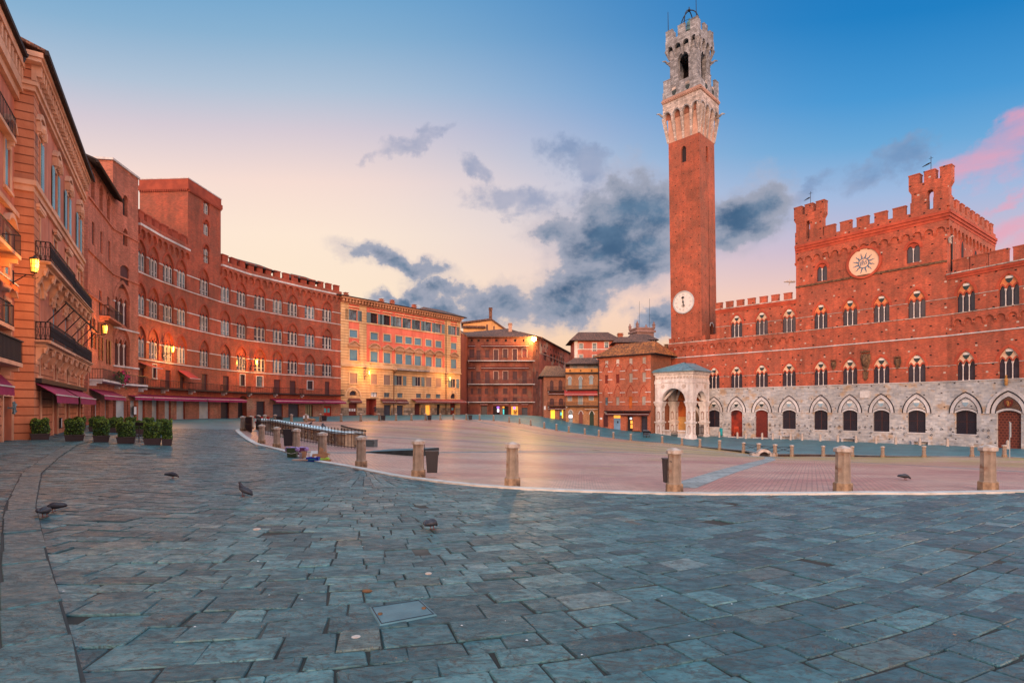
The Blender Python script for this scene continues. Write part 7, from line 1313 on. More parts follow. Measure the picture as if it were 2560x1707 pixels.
g0, g1 = Vector((-22.6, 46.5, 0)), Vector((-20.1, 42.4, 0)); g0.z, g1.z = zg(g0.x, g0.y), zg(g1.x, g1.y); ga_ = thing('fountain_gate', 'dark reddish brown panelled gate standing ajar before the fountain', 'gate', g0); GF = Frame(g0.x, g0.y, g1.x-g0.x, g1.y-g0.y); gL = (g1-g0).length; z_ = min(g0.z, g1.z); mb = MB(); mb.box(GF, 0, gL, -.03, .0, z_+.08, z_+1.25); mb.build('panel', M('dark maroon gate mesh', (.075, .018, .02), rough=.6, stripes=(.5, (.03, .01, .012))), ga_); mb = MB(); [mb.tube([GF.w(0, .02, z_+z), GF.w(gL, .02, z_+z)], .025, 4) for z in (.1, .65, 1.25)]; [mb.tube([GF.w(gL*k/6, .02, z_+.05), GF.w(gL*k/6, .02, z_+1.28)], .02, 4) for k in range(7)]; mb.build('gate_frame', m_iron, ga_)
# sunken stone wedge of the steps, in front of the fountain
wq = gp(1035, 1141); we = thing('stone_ramp', 'low dark stone ramp edge sloping up out of the brick paving', 'ramp', wq); tip = gp(905, 1131); mb = MB(); A_ = Vector((tip.x, tip.y, tip.z)); B_ = Vector((wq.x, wq.y, wq.z)); dirn = (B_-A_).normalized(); nrm = Vector((-dirn.y, dirn.x, 0)); nrm = nrm if nrm.y > 0 else -nrm; up = Vector((0, 0, 1))
P = [A_-up*.3, B_-up*.4, B_+up*.34, A_+up*.03, A_+nrm*2.4-up*.3, B_+nrm*2.4-up*.4, B_+nrm*2.4+up*.32, A_+nrm*2.4+up*.03]; mb.add(P, [(0, 1, 2, 3), (4, 5, 6, 7), (1, 5, 6, 2), (3, 2, 6, 7)], 0); mb.build('ramp_body', M('dark damp stone', (.040, .048, .052), (.025, .03, .033), ns=2), we); mb = MB(); mb.add([p+up*.012 for p in (P[3], P[2], P[6], P[7])], [(0, 1, 2, 3)]); mb.build('ramp_top', M('blue grey ramp slab', (.12, .20, .22), (.09, .15, .17), ns=2), we)

# ------------------------------------------------------------------ box hedge planters
def leaf_box(mb, c, sx, sy, h, n, rz):
    cr, sr = math.cos(rz), math.sin(rz)
    for i in range(n):
        f = random.random(); 
        if f < .40: p = (random.uniform(-1, 1), random.choice((-1, 1))*random.uniform(.86, 1.04), random.uniform(0, 1))
        elif f < .62: p = (random.choice((-1, 1))*random.uniform(.86, 1.04), random.uniform(-1, 1), random.uniform(0, 1))
        elif f < .85: p = (random.uniform(-1, 1), random.uniform(-1, 1), random.uniform(.88, 1.03))
        else: p = (random.uniform(-.8, .8), random.uniform(-.8, .8), random.uniform(.1, .9))
        bulge = 1+.10*math.sin(PI*min(1, max(0, p[2])))+.09*math.sin(p[0]*5+c[0]*3)*math.sin(p[2]*7+c[1]*2); x, y, z = p[0]*sx*bulge, p[1]*sy*bulge, p[2]*h*(1+.06*math.sin(p[0]*5+c[0]*5))
        q = Vector((c[0]+x*cr-y*sr, c[1]+x*sr+y*cr, c[2]+z)); nv = Vector((random.gauss(0, 1)+p[0], random.gauss(0, 1)+p[1]*1.3, random.gauss(.6, .8))).normalized(); a = nv.orthogonal().normalized(); a.rotate(__import__('mathutils').Quaternion(nv, random.random()*6.3)); b_ = nv.cross(a); l = random.uniform(.028, .048)
        mb.add([q-a*l, q+b_*l*.55, q+a*l, q-b_*l*.55], [(0, 1, 2, 3)], 1 if random.random() < (.42 if p[2] > .8 else .16) else 0)  # brighter leaves gathered on top paint highlights into the hedge
PLN = [(100, 1101, 1.0, 'first in the front line, beside the palace corner', 47.7), (186, 1103.5, 1.0, 'second in the front line from the palace corner', 49), (253, 1104, .98, 'third in the front line, in the middle', 41), (315.5, 1104.7, .98, 'fourth in the front line, bright leaves', 45.5), (381, 1104.7, .98, 'fifth in the front line, next to the narrow one', 44), (417.5, 1104, 1.1, 'narrow one at the open end of the front line', 26), (241, 1082, 1.0, 'second line, in front of the shutters nearest the palace', 38), (288, 1082.5, 1.0, 'second line, between the third and fourth front ones', 36), (351, 1083.5, .95, 'second line, behind a thin post', 27), (199, 1079, .95, 'half hidden behind the second front planter', 24), (392, 1083, .9, 'second line, mostly hidden behind the fifth front one', 30), (247, 1076, .95, 'back line, nearest the palace', 31), (293, 1076.5, .95, 'back line, second from the palace', 29), (327, 1076.5, .95, 'back line, in front of the menu board', 30), (370.5, 1076.5, .95, 'back line, fourth from the palace', 26), (405, 1076, .9, 'last of the back line, farthest into the open square', 27)]
for i, (px, py, h, lab, wpx) in enumerate(PLN):
    D = 1.62*FP/(py-HY); x = (px-CX)/FP*D; z = zg(x, y := D); wd = (max(.45, min(1.05, wpx*D/FP)) if i < 9 else .9)*D/math.hypot(x0_ := (px-CX)/FP*D, D)*1.06; c = Vector((x, D, z)); o = thing('hedge_planter', 'box hedge planter, '+lab, 'planter', c); rz = math.atan2(-x, D)+random.uniform(-.1, .1); cr, sr = math.cos(rz), math.sin(rz)
    mb = MB(); sx, sy = wd*.42, .24; PF = Frame(x, D, cr, sr); PF.n = Vector((sr, -cr, 0)); k = 1.16
    V = [PF.w(a*s_, d*t_, z+zz) for zz, s_, t_ in ((.0, sx, sy), (.29, sx*k, sy*k), (.29, sx*k*1.06, sy*k*1.1), (.33, sx*k*1.06, sy*k*1.1), (.33, sx*k*.96, sy*k*.95), (.28, sx*k*.96, sy*k*.95)) for a, d in ((-1, -1), (1, -1), (1, 1), (-1, 1))]
    mb.add(V, [(4*j+q, 4*j+(q+1) % 4, 4*j+4+(q+1) % 4, 4*j+4+q) for j in range(5) for q in range(4)]+[(0, 1, 2, 3), (20, 21, 22, 23)]); mb.build('trough', m_planter, o)
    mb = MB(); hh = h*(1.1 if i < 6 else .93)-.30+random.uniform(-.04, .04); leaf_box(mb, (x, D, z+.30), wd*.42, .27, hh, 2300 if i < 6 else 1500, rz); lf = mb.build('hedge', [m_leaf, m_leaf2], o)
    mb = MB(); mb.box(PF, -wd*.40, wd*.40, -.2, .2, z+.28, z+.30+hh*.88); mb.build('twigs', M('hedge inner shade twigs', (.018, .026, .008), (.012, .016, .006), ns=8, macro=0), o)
q = gp(347.5, 1104); o = thing('sign_post', 'thin dark sign post among the hedge planters', 'post', q); mb = MB(); mb.tube([q, q+Vector((0, 0, .85))], .02, 5); mb.box(Frame(q.x, q.y, 1, 0), -.2, .2, -.15, .15, q.z-.01, q.z+.02); mb.box(Frame(q.x, q.y, 1, 0), -.22, .22, -.02, .02, q.z+.85, q.z+1.0); mb.build('pole', m_iron, o)

# ------------------------------------------------------------------ wall lanterns (lit)
def lantern(label, F, s, z, out, size=.42, power=220, star=False):
    c = F.w(s, out, z); o = thing('wall_lantern', label, 'lamp', F.w(s, 0, z)); k = size; mb = MB()
    mb.lathe(c+Vector((0, 0, -k*.95)), [(k*.30, 0), (k*.36, .02), (k*.36, .05)], 8); mb.lathe(c+Vector((0, 0, k*.82)), [(k*.52, 0), (k*.50, .05), (k*.30, k*.22), (k*.1, k*.36), (k*.05, k*.5)], 8)
    for i in range(8): t_ = 2*PI*i/8; d_ = Vector((math.cos(t_), math.sin(t_), 0)); mb.tube([c+d_*k*.34+Vector((0, 0, -k*.95)), c+d_*k*.47+Vector((0, 0, k*.82))], .012*size/.4, 4)
    for zz, r in ((-.35, .40), (.15, .435)): mb.tube([c+Vector((k*r*1.02*math.cos(t_), k*r*1.02*math.sin(t_), k*zz)) for t_ in np.linspace(0, 2*PI, 13)], .01, 4)
    mb.build('cage', m_iron, o); mb = MB(); mb.lathe(c+Vector((0, 0, -k*.86)), [(k*.29, 0), (k*.42, k*1.6)], 10); mb.build('glass', m_lampglass, o)
    mb = MB(); b = F.w(s, .0, z-k*1.25); e = c+Vector((0, 0, -k*1.25)); mb.tube([b, e, c+Vector((0, 0, -k*.95))], .028, 5); mb.tube([F.w(s, 0, z-k*2.4), F.w(s, out*.3, z-k*1.9), F.w(s, out*.62, z-k*1.28)], .022, 5)
    mb.tube([e+Vector((0, 0, -.02))+F.n*(.02*k*0+.15*t_*math.cos(6*t_))+Vector((0, 0, .15*t_*math.sin(6*t_))) for t_ in np.linspace(.1, 1, 10)], .015, 4); mb.box(F, s-.05, s+.05, 0, .04, z-k*2.6, z-k*.9); mb.build('bracket', m_iron, o)
    l = bpy.data.lights.new('lantern_light', 'POINT'); l.energy = power; l.color = (1, .38, .07); l.shadow_soft_size = size*.6; lo = bpy.data.objects.new('lantern_light', l); COL.objects.link(lo); lo.location = c+F.n*size*.9-wloc(o); lo.parent = o; return o
def lant_px(label, F, px, py, out, **k):
    # lantern hangs OUT metres off the wall: find the wall point behind it
    u, v = uv_(px, py); n, e = F.n, F.ex; a = F.o+n*out; s = (u*a.y-a.x)/(e.x-u*e.y); D = a.y+e.y*s; return lantern(label, F, s, EYE+v*D, out, **k)
lant_px('big glowing iron lantern hung beside the upper balcony of the salmon palace', Fa, 86, 664, .75, size=.36, power=600)
lant_px('glowing lantern under the small balcony of the pink brick house', GA, 262.5, 823, 1.0, size=.42, power=650)
lant_px('glowing lantern on the curved palace between its lowest gothic windows, nearer the towers', seg(425)[0], 431, 873, 1.2, size=.42, power=1300)
lant_px('glowing lantern on the curved palace toward its coral neighbour', seg(640)[0], 641, 905, 1.3, size=.45, power=1300)
lant_px('lit lantern on the coral palace above the red passage', Y, 922.5, 931, 1.3, size=.45, power=1300)
lant_px('lit lantern on the coral palace near its far corner', Y, 1124.5, 946, 1.3, size=.45, power=1200)
# brilliant street light on the dark red house
c = at(1335, 847, 135.2); o = thing('street_light', 'dazzling bright street light on the corner of the dark red house', 'lamp', RF.w(rl_, 0, c.z)); mb = MB(); mb.blob(c, .55, .55, .6, 12, 8); mb.build('bulb', m_lampbulb, o); mb = MB(); mb.tube([RF.w(rl_-.3, 0, c.z-.6), c+Vector((0, 0, -.9)), c+Vector((0, 0, -.5))], .08, 5); mb.lathe(c+Vector((0, 0, .55)), [(.5, 0), (.3, .25), (.1, .4)], 8); mb.build('bracket', m_iron, o)
l = bpy.data.lights.new('street_light_lamp', 'POINT'); l.energy = 9000; l.color = (1, .50, .14); l.shadow_soft_size = 1.0; lo = bpy.data.objects.new('street_light_lamp', l); COL.objects.link(lo); lo.location = Vector((c.x, c.y-1.3, c.z))-wloc(o); lo.parent = o

# ------------------------------------------------------------------ pigeons
def pigeon(label, loc, rz, pose='peck', k=1.0):
    o = thing('pigeon', label, 'pigeon', loc); Rm = __import__('mathutils').Matrix.Rotation(rz, 3, 'Z'); W = lambda p: Vector(loc)+Rm @ (Vector(p)*k); up = pose == 'up'
    # spine from tail to beak in the bird's own plane (x forward)
    if up: sp_ = [(-.19, 0, .035), (-.12, 0, .075), (-.05, 0, .115), (.01, 0, .155), (.04, 0, .195), (.045, 0, .232), (.055, 0, .258), (.073, 0, .262), (.095, 0, .256)]; rr = [.018, .036, .06, .062, .045, .028, .027, .02, .004]
    else: sp_ = [(-.21, 0, .105), (-.13, 0, .108), (-.05, 0, .112), (.02, 0, .108), (.075, 0, .092), (.11, 0, .07), (.135, 0, .05), (.145, 0, .038), (.155, 0, .02)]; rr = [.016, .036, .062, .064, .048, .030, .026, .018, .004]
    bm2 = bpy.data.meshes.new('body'); mb = MB(); mb.tube([W(p) for p in sp_], [r*k for r in rr], 10); b = mb.build('body', [M('pigeon slate plumage', (.018, .018, .028), (.038, .038, .05), ns=14, rough=.6, macro=0)], o, True); sb_ = b.modifiers.new('s', 'SUBSURF'); sb_.levels = sb_.render_levels = 1; bpy.data.meshes.remove(bm2)
    for sg in (-1, 1):
        mb = MB(); a, e = (sp_[3], sp_[0]); pts = [W((sp_[3][0]+.02, sg*.045, sp_[3][2])), W((sp_[2][0], sg*.066, sp_[2][2]+.005)), W((sp_[1][0]-.02, sg*.045, sp_[1][2]+.01)), W((sp_[0][0]+.01, sg*.018, sp_[0][2]+.012))]; mb.tube(pts, [.02*k, .038*k, .026*k, .005], 7); mb.build('wing', M('pigeon wing', (.025, .025, .033), (.05, .05, .06), ns=22, rough=.6, macro=0), o, True)
        mb = MB(); hx = sp_[3][0]-.02; mb.tube([W((hx, sg*.025, sp_[3][2]-.05)), W((hx+.005, sg*.027, .03)), W((hx, sg*.027, .004))], [.010*k, .005*k, .005*k], 5)
        for t_ in (-.5, 0, .5): mb.tube([W((hx, sg*.027, .006)), W((hx+.035*math.cos(t_), sg*.027+.035*math.sin(t_), .004))], .004*k, 4)
        mb.tube([W((hx, sg*.027, .006)), W((hx-.02, sg*.027, .004))], .004*k, 4); mb.build('leg', M('pigeon pink leg', (.16, .04, .035), macro=0), o)
        mb = MB(); h_ = sp_[6]; mb.blob(W((h_[0]+.006, sg*.021, h_[2]+.004)), .005*k, .005*k, .005*k, 6, 4); mb.build('eye', M('orange pigeon eye', (.5, .15, .02), macro=0), o)
    return o
for px, py, rz, pose, lab, k in ((607, 1243, PI*.97, 'up', 'dark pigeon standing upright with its head raised on the paving', 1.1), (432, 1197, .05, 'peck', 'small pigeon pecking at the paving well beyond the upright one', 1.0), (135, 1282, PI*1.02, 'peck', 'dark pigeon pecking by the gutter, the one farther from the camera of two', .95), (112, 1294, 2.0, 'peck', 'blue grey pigeon turned away beside the smooth gutter stones', 1.0), (1080, 1325, 1.2, 'peck', 'plump dark pigeon seen from behind alone in the middle of the paving', 1.0)):
    g_ = gp(px, py); pigeon(lab, (g_.x, g_.y, g_.z+.012), rz, pose, k)
for i, (px, py) in enumerate(((345, 1094), (357, 1094))): g_ = gp(px, py); pigeon('tiny pigeon on the ground under the hedge planters beside the thin post', (g_.x, g_.y, g_.z+.02), 1+i, 'peck', 1.2)['group'] = 'pigeons under the planters'
g_ = Frame(*NA, NB[0]-NA[0], NB[1]-NA[1]); 
for i, f in enumerate((.60, .80, .83)): c = Vector((FA_[0]+(FB_[0]-FA_[0])*min(1, f+.25), FA_[1]+(FB_[1]-FA_[1])*min(1, f+.25), 0)); c.z = zg(c.x, c.y)-.15*f+1.0; pigeon('pigeon perched on the far coping of the marble fountain', c, 1.5*i, 'up', 1.2)['group'] = 'pigeons on the fountain coping'
g_ = gp(2263, 1201); pigeon('pale grey pigeon lying low on the bricks between two near bollards', (g_.x, g_.y, g_.z+.02), 0, 'peck', 1.2)

# ------------------------------------------------------------------ litter bins and rubbish
def bin_(label, p, rz, h=.62, w=.34, zoff=.22, group=None):
    o = thing('litter_bin', label, 'litter bin', p, group); F = Frame(p[0], p[1], math.cos(rz), math.sin(rz)); z = p[2]+zoff; mb = MB(); V = [F.w(a*s_, d*t_, z+zz) for zz, s_, t_ in ((0, w*.40, w*.26), (h, w*.5, w*.34)) for a, d in ((-1, -1), (1, -1), (1, 1), (-1, 1))]; mb.add(V, [(0, 1, 2, 3), (0, 1, 5, 4), (1, 2, 6, 5), (2, 3, 7, 6), (3, 0, 4, 7)]); mb.build('body', m_bin, o)
    mb = MB(); mb.box(F, -w*.54, w*.54, -w*.38, w*.38, z+h, z+h+.035); mb.build('rim', m_bin, o); mb = MB(); mb.tube([F.w(-w*.6, 0, z+h+.02), F.w(-w*.6, 0, z+h+.26)], .012, 4); mb.tube([F.w(-w*.6, 0, z+h-.02), F.w(-w*1.4, .0, z+h-.02)], .012, 4); mb.build('bracket', m_iron, o); return o
b = BP[4]; bin_('wide black litter bin hung beside an orange stained bollard', b+Vector((.40, .22, 0)), .1, .66, .40, .12); b = BP[2]; bin_('slim black litter bin half hidden behind a bollard', b+Vector((-.14, .20, 0)), PI*.5, .62, .30, .24); b = BP[8]; bin_('dark litter bin standing in front of the fountain fence', b+Vector((.50, .45, 0)), .2, .95, .55, .05)
for k, (i, lab) in enumerate(((3, 'black litter bin beside a red crate at the far kerb'), (6, 'black litter bin beside a heap of rubbish at the far kerb'), (9, 'black litter bin in front of the red passage of the coral palace'), (12, 'black litter bin in front of the glowing doorway of the coral palace'), (15, 'black litter bin in front of the dark red house'))):
    x, y, z = P_(*FARB[i][:3]); p = Vector((x+.75, y-.4, zg(x+.75, y-.4))); bin_(lab, p, .1, .8, .75, .15)
for i, lab, m in ((2, 'red crate beside a black bin on the far kerb', m_red),):
    x, y, z = P_(*FARB[3][:3]); x -= 1.7; o = thing('red_crate', lab, 'crate', (x, y, zg(x, y))); F = Frame(x, y, 1, .2); z = zg(x, y); mb = MB(); mb.box(F, -.8, .8, -.4, .4, z, z+.7); mb.box(F, -.85, .85, -.45, .45, z+.7, z+.82); mb.build('body', m, o); mb = MB(); mb.box(F, -.84, .84, -.44, .44, z+.822, z+.9); mb.build('contents', m_dark, o)
x, y, z = P_(*FARB[6][:3]); x -= 2.0; o = thing('rubbish_heap', 'small heap of white and pink rubbish on the far kerb', 'rubbish', (x, y, zg(x, y))); z = zg(x, y); mb = MB(); mb.blob((x, y, z+.25), .7, .4, .3, 7, 5); mb.blob((x+.8, y, z+.2), .5, .4, .25, 7, 5); mb.build('bag', m_card, o); mb = MB(); mb.box(Frame(x-.2, y-.1, .9, .3), -.4, .4, -.25, .25, z+.45, z+.9); mb.build('box', m_paper, o)
def tub(label, c, w, h, m, bagm=None):
    o = thing('waste_tub', label, 'tub', c); mb = MB(); F = Frame(c[0], c[1], 1, .12); z = c[2]
    V = [F.w(a*s_, d*s_*.8, z+zz) for zz, s_ in ((0, w*.42), (h, w*.5), (h, w*.54), (h+.03, w*.54), (h+.03, w*.47), (h-.1, w*.46)) for a, d in ((-1, -1), (1, -1), (1, 1), (-1, 1))]; mb.add(V, [(4*j+q, 4*j+(q+1) % 4, 4*j+4+(q+1) % 4, 4*j+4+q) for j in range(5) for q in range(4)]+[(0, 1, 2, 3), (20, 21, 22, 23)]); mb.build('body', m, o)
    if bagm:
        mb = MB(); mb.blob((c[0]-w*.55, c[1], z+h*.85), .09, .12, .12, 7, 5); mb.blob((c[0]+w*.55, c[1]-.05, z+h*.88), .12, .14, .10, 7, 5); mb.blob((c[0], c[1], z+h), w*.4, w*.3, .07, 8, 5); mb.build('bag_rim', bagm, o)
    mb = MB(); mb.tube([F.w(-w*.5, w*.42, z+h*.55), F.w(0, w*.45, z+h*.42), F.w(w*.5, w*.42, z+h*.55)], .01, 4); mb.build('handle', m_frame, o); return o
m_lilac = M('lilac plastic bag', (.32, .20, .46), rough=.4, macro=0); g_ = gp(731, 1143); tub('dark green waste tub with lilac bag edges', g_, .42, .40, M('dark green plastic', (.035, .060, .022), rough=.5, macro=0), m_lilac); g_ = gp(754, 1139.5); tub('purple waste tub half behind the green one', g_, .44, .36, M('purple plastic', (.13, .028, .085), rough=.5, macro=0), m_lilac)
def box_at(name, label, px, py, w, d, h, m, rz=0., tilt=0., zo=0.):
    g_ = gp(px, py); o = tag(M1(lambda mb: mb.box(Frame(0, 0, 1, 0), -w/2, w/2, -d/2, d/2, 0, h)).build(name, m), label, 'box'); o.location = (g_.x, g_.y, g_.z+.01+zo); o.rotation_euler = (tilt, 0, rz); return o
box_at('cardboard_box', 'tall brown cardboard box with open top beside the purple tub', 759, 1146, .20, .16, .30, m_card, .2); box_at('cardboard_box', 'mauve grey cardboard box left of the tall brown one', 751.5, 1147, .10, .2, .24, M('mauve cardboard', (.24, .19, .22), macro=0), .3); box_at('cardboard_sheet', 'flattened pinkish cardboard sheet lying before the boxes', 752, 1151.5, .62, .30, .05, M('pinkish cardboard', (.44, .28, .22), macro=0), .1); box_at('white_board', 'white foam sheet leaning over the blue crate', 786, 1147, .42, .03, .26, m_paper, -.15, -.5, .1)
g_ = gp(783, 1153); o = thing('blue_crate', 'bright blue plastic crate with a white foam sheet in it', 'crate', g_); F = Frame(g_.x, g_.y, 1, .0); z = g_.z; mb = MB(); w, d, h = .24, .16, .17
for a, e, d0, d1 in ((-w, w, d-.02, d), (-w, w, -d, -d+.02), (-w, -w+.02, -d, d), (w-.02, w, -d, d)): mb.box(F, a, e, d0, d1, z, z+h)
mb.box(F, -w, w, -d, d, z, z+.02); mb.build('body', M('bright blue plastic', (.012, .030, .36), rough=.4, macro=0), o); mb = MB(); mb.box(F, -.14, .14, d+.001, d+.012, z+.07, z+.11); mb.build('handle', M('teal label', (.02, .22, .20), macro=0), o)
b = BP[6]; o = thing('cardboard_heap', 'torn brown cardboard and lime green bag heaped around a bollard', 'rubbish', b+Vector((0, -.3, 0))); mb = MB(); F = Frame(b.x, b.y-.33, .96, .2); z = zg(b.x, b.y-.3); mb.box(F, -.28, .30, -.12, .1, z, z+.3); mb.prism(F, [(.1, z+.3), (.42, z+.25), (.40, z+.29), (.12, z+.42)], -.1, .1); mb.prism(F, [(-.05, z+.3), (.12, z+.3), (.16, z+.5), (.0, z+.6)], -.02, .02); mb.prism(F, [(.15, z+.3), (.28, z+.3), (.26, z+.44)], .02, .06); mb.box(F, -.35, .45, -.16, .16, z-.02, z+.06); mb.build('cardboard', m_card, o); mb = MB(); mb.blob(F.w(.0, .12, z+.09), .3, .07, .05, 9, 5); mb.blob(F.w(.32, .1, z+.10), .1, .09, .07, 7, 5); mb.build('bag', M('lime plastic', (.32, .50, .04), rough=.4, macro=0), o); mb = MB(); mb.box(F, -.2, -.1, .101, .106, z+.16, z+.22); mb.build('label', m_paper, o)

# ------------------------------------------------------------------ people
def person(label, base, rz, top, skin=(.40, .22, .15), legs=(.02, .02, .03), hair=(.02, .012, .008), coat=False, arms='phone', h=1.7, shorts=False):
    o = thing('person', label, 'person', base); Rm = __import__('mathutils').Matrix.Rotation(rz, 3, 'Z'); W = lambda p: Rm @ (Vector(p)*h/1.7)
    # joints: y is forward
    J = {'pel': (0, 0, .92, .125), 'wai': (0, 0, 1.08, .115), 'che': (0, .01, 1.28, .135), 'nk0': (0, 0, 1.42, .065), 'nk1': (0, .01, 1.49, .05), 'hd0': (0, .02, 1.56, .075), 'hd1': (0, .015, 1.64, .085), 'hd2': (0, .01, 1.70, .05)}
    E = [('pel', 'wai'), ('wai', 'che'), ('che', 'nk0'), ('nk0', 'nk1'), ('nk1', 'hd0'), ('hd0', 'hd1'), ('hd1', 'hd2')]
    for sg, n in ((-1, 'l'), (1, 'r')):
        J.update({n+'sh': (sg*.18, 0, 1.38, .058), n+'hip': (sg*.09, 0, .86, .095), n+'kn': (sg*.10, .02, .48, .06), n+'an': (sg*.10, -.01, .09, .042), n+'toe': (sg*.11, .16, .035, .038)})
        if arms == 'phone' and sg > 0: J.update({n+'el': (sg*.25, .08, 1.12, .042), n+'wr': (sg*.12, .26, 1.30, .03), n+'ha': (sg*.08, .30, 1.37, .034)})
        else: J.update({n+'el': (sg*.24, -.02, 1.10, .042), n+'wr': (sg*.25, .06, .87, .03), n+'ha': (sg*.25, .08, .77, .034)})
        E += [('nk0', n+'sh'), (n+'sh', n+'el'), (n+'el', n+'wr'), (n+'wr', n+'ha'), ('pel', n+'hip'), (n+'hip', n+'kn'), (n+'kn', n+'an'), (n+'an', n+'toe')]
    ks = list(J); me = bpy.data.meshes.new('body'); me.from_pydata([W(J[k][:3]) for k in ks], [(ks.index(a), ks.index(b_)) for a, b_ in E], []); b = bpy.data.objects.new('body', me); COL.objects.link(b); b.parent = o
    md = b.modifiers.new('skin', 'SKIN'); 
    if not me.skin_vertices: me.attributes  # created with the modifier
    if len(me.skin_vertices) == 0:
        bpy.context.view_layer.objects.active = b; bpy.ops.mesh.customdata_skin_add()
    for i, k in enumerate(ks): me.skin_vertices[0].data[i].radius = (J[k][3],)*2; me.skin_vertices[0].data[i].use_root = k == 'pel'
    s_ = b.modifiers.new('sub', 'SUBSURF'); s_.levels = s_.render_levels = 2
    # one body, clothing by height
    m = bpy.data.materials.new('clothed body'); m.use_nodes = True; t = NT(m.node_tree); bs = t.n['Principled BSDF']; tcx = t.new('ShaderNodeTexCoord'); spx = t.new('ShaderNodeSeparateXYZ'); t.l.new(tcx.outputs['Object'], spx.inputs[0]); k = h/1.7
    colr = t.mix(t.math('GREATER_THAN', spx.outputs[2], 1.46*k), t.mix(t.math('GREATER_THAN', spx.outputs[2], .90*k), t.mix(t.math('GREATER_THAN', spx.outputs[2], (.52 if shorts else .06)*k), skin if shorts else (.02, .015, .015), legs), top), skin); t.put(bs.inputs['Base Color'], colr); bs.inputs['Roughness'].default_value = .8; me.materials.append(m)
    mb = MB(); mb.org = base; c = Vector(base)+W((0, -.02, 1.665)); mb.blob(c, .098*k, .105*k, .09*k, 9, 6); mb.build('hair', M('dark hair %d' % (hair[0]*1000), hair, macro=0), o, True)
    if coat: mb = MB(); mb.lathe(Vector(base)+Vector((0, 0, .16*k)), [(.27*k, 0), (.25*k, .3*k), (.21*k, .75*k), (.19*k, .95*k), (.21*k, 1.15*k), (.17*k, 1.25*k)], 12, 0, 0, 1., .8); mb.build('coat', M('teal cloth', (.01, .27, .32), macro=0), o, True)
    for sg in (-1, 1):      # five fingers on each hand
        n = 'r' if sg > 0 else 'l'; a = Vector(base)+W(J[n+'wr'][:3]); e = Vector(base)+W(J[n+'ha'][:3]); d_ = (e-a).normalized(); sd_ = d_.orthogonal().normalized(); mb = MB()
        for i, L_ in enumerate((.055, .075, .08, .072, .055)): q0 = e+sd_*(.02*(i-2)); mb.tube([q0, q0+d_*L_*.6+sd_*(-.02 if i == 0 else 0), q0+d_*L_+sd_*(-.03 if i == 0 else .004)], [.010, .009, .006], 5)
        mb.build('fingers', M('skin', skin, macro=0), o)
    return o
s = Y.s_(px6(455)); c = Y.w(s, .8, 0); c.z = zg(c.x, c.y); person('person in dark top and shorts in the red passage, one hand raised to face', c, 2.6, (.02, .022, .04), shorts=True, h=1.95)
s = PA.s_(1806); c = PA.w(s, .55, 0); c.z = zg(c.x, c.y); person('person in a long teal coat standing against the town hall wall', c, 3.0, (.01, .25, .30), legs=(.01, .2, .25), hair=(.06, .03, .02), coat=True, arms='down', h=2.0)
# stacked cafe chairs and table by the chapel
for i, (px, py, lab) in enumerate(((1612, 1095, 'grey stacked cafe chairs by the chapel, the stack farther from it'), (1620, 1096, 'grey stacked cafe chairs by the chapel, the stack touching it'))):
    c = at(px, py, 107); c.z = zg(c.x, c.y); o = thing('chair_stack', lab, 'chairs', c); F = Frame(c.x, c.y, 1, 0); mb = MB()
    for k in range(4): mb.box(F, -.3, .3, -.3, .3, c.z+.45+.16*k, c.z+.50+.16*k); mb.box(F, -.3, .3, -.34, -.29, c.z+.5+.16*k, c.z+.95+.16*k)
    mb.build('seat', M('grey blue chair plastic', (.12, .14, .18), macro=0), o); mb = MB(); [mb.tube([F.w(a, d, c.z), F.w(a*.9, d*.9, c.z+.6)], .03, 4) for a in (-.28, .28) for d in (-.28, .28)]; mb.build('leg', m_iron, o)
# red chair inside the open doorway of the town hall
F = PA; s = F.s_(1839); c = F.w(s, -.12, 0); o = thing('red_bench', 'red slatted chair in the open doorway of the town hall', 'chair', c); z = -5.3+E0; mb = MB(); mb.box(F, s-.45, s+.45, -.3, .1, z+.4, z+.47); mb.box(F, s-.45, s+.45, -.3, -.25, z+1.4, z+1.9)
for k in range(3): mb.box(F, s-.45, s+.45, -.3, -.25, z+.65+.25*k, z+.75+.25*k)
for a in (-.42, .42): mb.box(F, s+a-.04, s+a+.04, -.3, -.24, z, z+1.9); mb.box(F, s+a-.04, s+a+.04, .04, .1, z, z+.4)
mb.build('frame', M('scarlet painted wood', (.48, .06, .025), macro=0), o)
# traffic sign pole before the big door
c = at(2524, 1140, 58.5); c.z = zg(c.x, c.y); o = thing('sign_pole', 'thin grey pole with narrow vertical plate before the studded door', 'sign', c); mb = MB(); mb.tube([c, c+Vector((0, 0, 3.9))], .05, 6); mb.build('pole', M('galvanised steel', (.30, .33, .35), rough=.5, macro=0), o); mb = MB(); mb.box(Frame(c.x, c.y, 1, .3), -.09, .09, .05, .1, c.z+2.2, c.z+3.8); mb.build('plate', MATS['galvanised steel'], o)
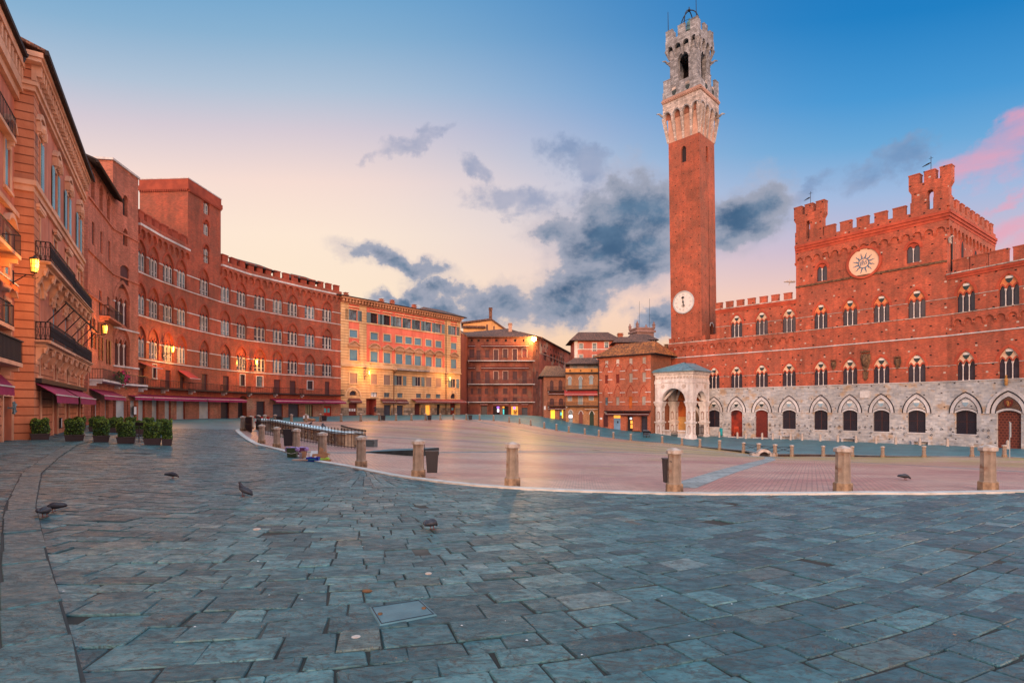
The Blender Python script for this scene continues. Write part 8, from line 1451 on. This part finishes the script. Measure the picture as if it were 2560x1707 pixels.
# inspection cover, metal studs and scraps on the paving
P = [gp(*p) for p in ((950, 1566), (1090, 1541), (1050, 1503), (924, 1522))]; c = sum(P, Vector())/4; o = thing('inspection_cover', 'flat blue grey metal inspection cover set in the paving', 'cover', c); mb = MB(); up = Vector((0, 0, .018)); mb.add([p+up for p in P]+[c+(p-c)*1.05+up*.1 for p in P], [(0, 1, 2, 3), (0, 1, 5, 4), (1, 2, 6, 5), (2, 3, 7, 6), (3, 0, 4, 7)]); mb.build('plate', M('worn galvanised plate', (.10, .20, .23), (.07, .15, .18), rough=.45, metal=.2, ns=4, bump=.15, macro=0), o); mb = MB(); In = [c+(p-c)*.93+up*1.05 for p in P]; [mb.tube([In[i], In[(i+1) % 4]], .0035, 4) for i in range(4)]; mb.build('groove', m_iron, o); mb = MB(); [mb.lathe(p, [(.02, 0), (.02, .012)], 6) for p in (P[0].lerp(P[3], .5).lerp(c, .2)+up, P[1].lerp(P[2], .4).lerp(c, .2)+up)]; mb.build('lifting_eye', m_arms, o)
for px, py, lab in ((1071, 1437, 'pale round stud flush in paving above the metal cover'), (890, 1597, 'pale round stud flush in paving before the metal cover'), (642, 1325, 'larger pale round stud in paving beyond the upright pigeon')): g_ = gp(px, py); o = tag(M1(lambda mb: mb.lathe((0, 0, 0), [(.036, 0), (.034, .014), (.02, .018)], 14)).build('pavement_stud', m_bollcap), lab, 'stud'); o.location = g_+Vector((0, 0, .005)); o.scale = (1.0, 1.0, 1) if py > 1400 else (1.5, 1.5, 1)
gl_ = MB(); 
for i in range(220):
    px, py = random.uniform(30, 2530), HY+110*math.exp(random.uniform(.0, 1.75)); g_ = gp(px, py)
    if in_shell(g_.x, g_.y)[0]: continue
    r = random.uniform(.004, .013); a = random.random()*6; gl_.add([g_+Vector((r*math.cos(a+k*1.57)*random.uniform(.6, 1.4), r*math.sin(a+k*1.57), .016+.004*(k % 2))) for k in range(4)], [(0, 1, 2, 3)], random.choice((0, 0, 1, 1, 2)))
o = gl_.build('pavement_scraps', [m_paper, m_card, m_arms]); o['kind'] = 'stuff'
for px, py, lab in ((918, 1482, 'dark crumpled leaf on the paving'),): g_ = gp(px, py); o = tag(M1(lambda mb: mb.blob((0, 0, .02), .05, .025, .018, 7, 5)).build('dry_leaf', m_arms), lab+' left of the metal cover', 'leaf'); o.location = g_
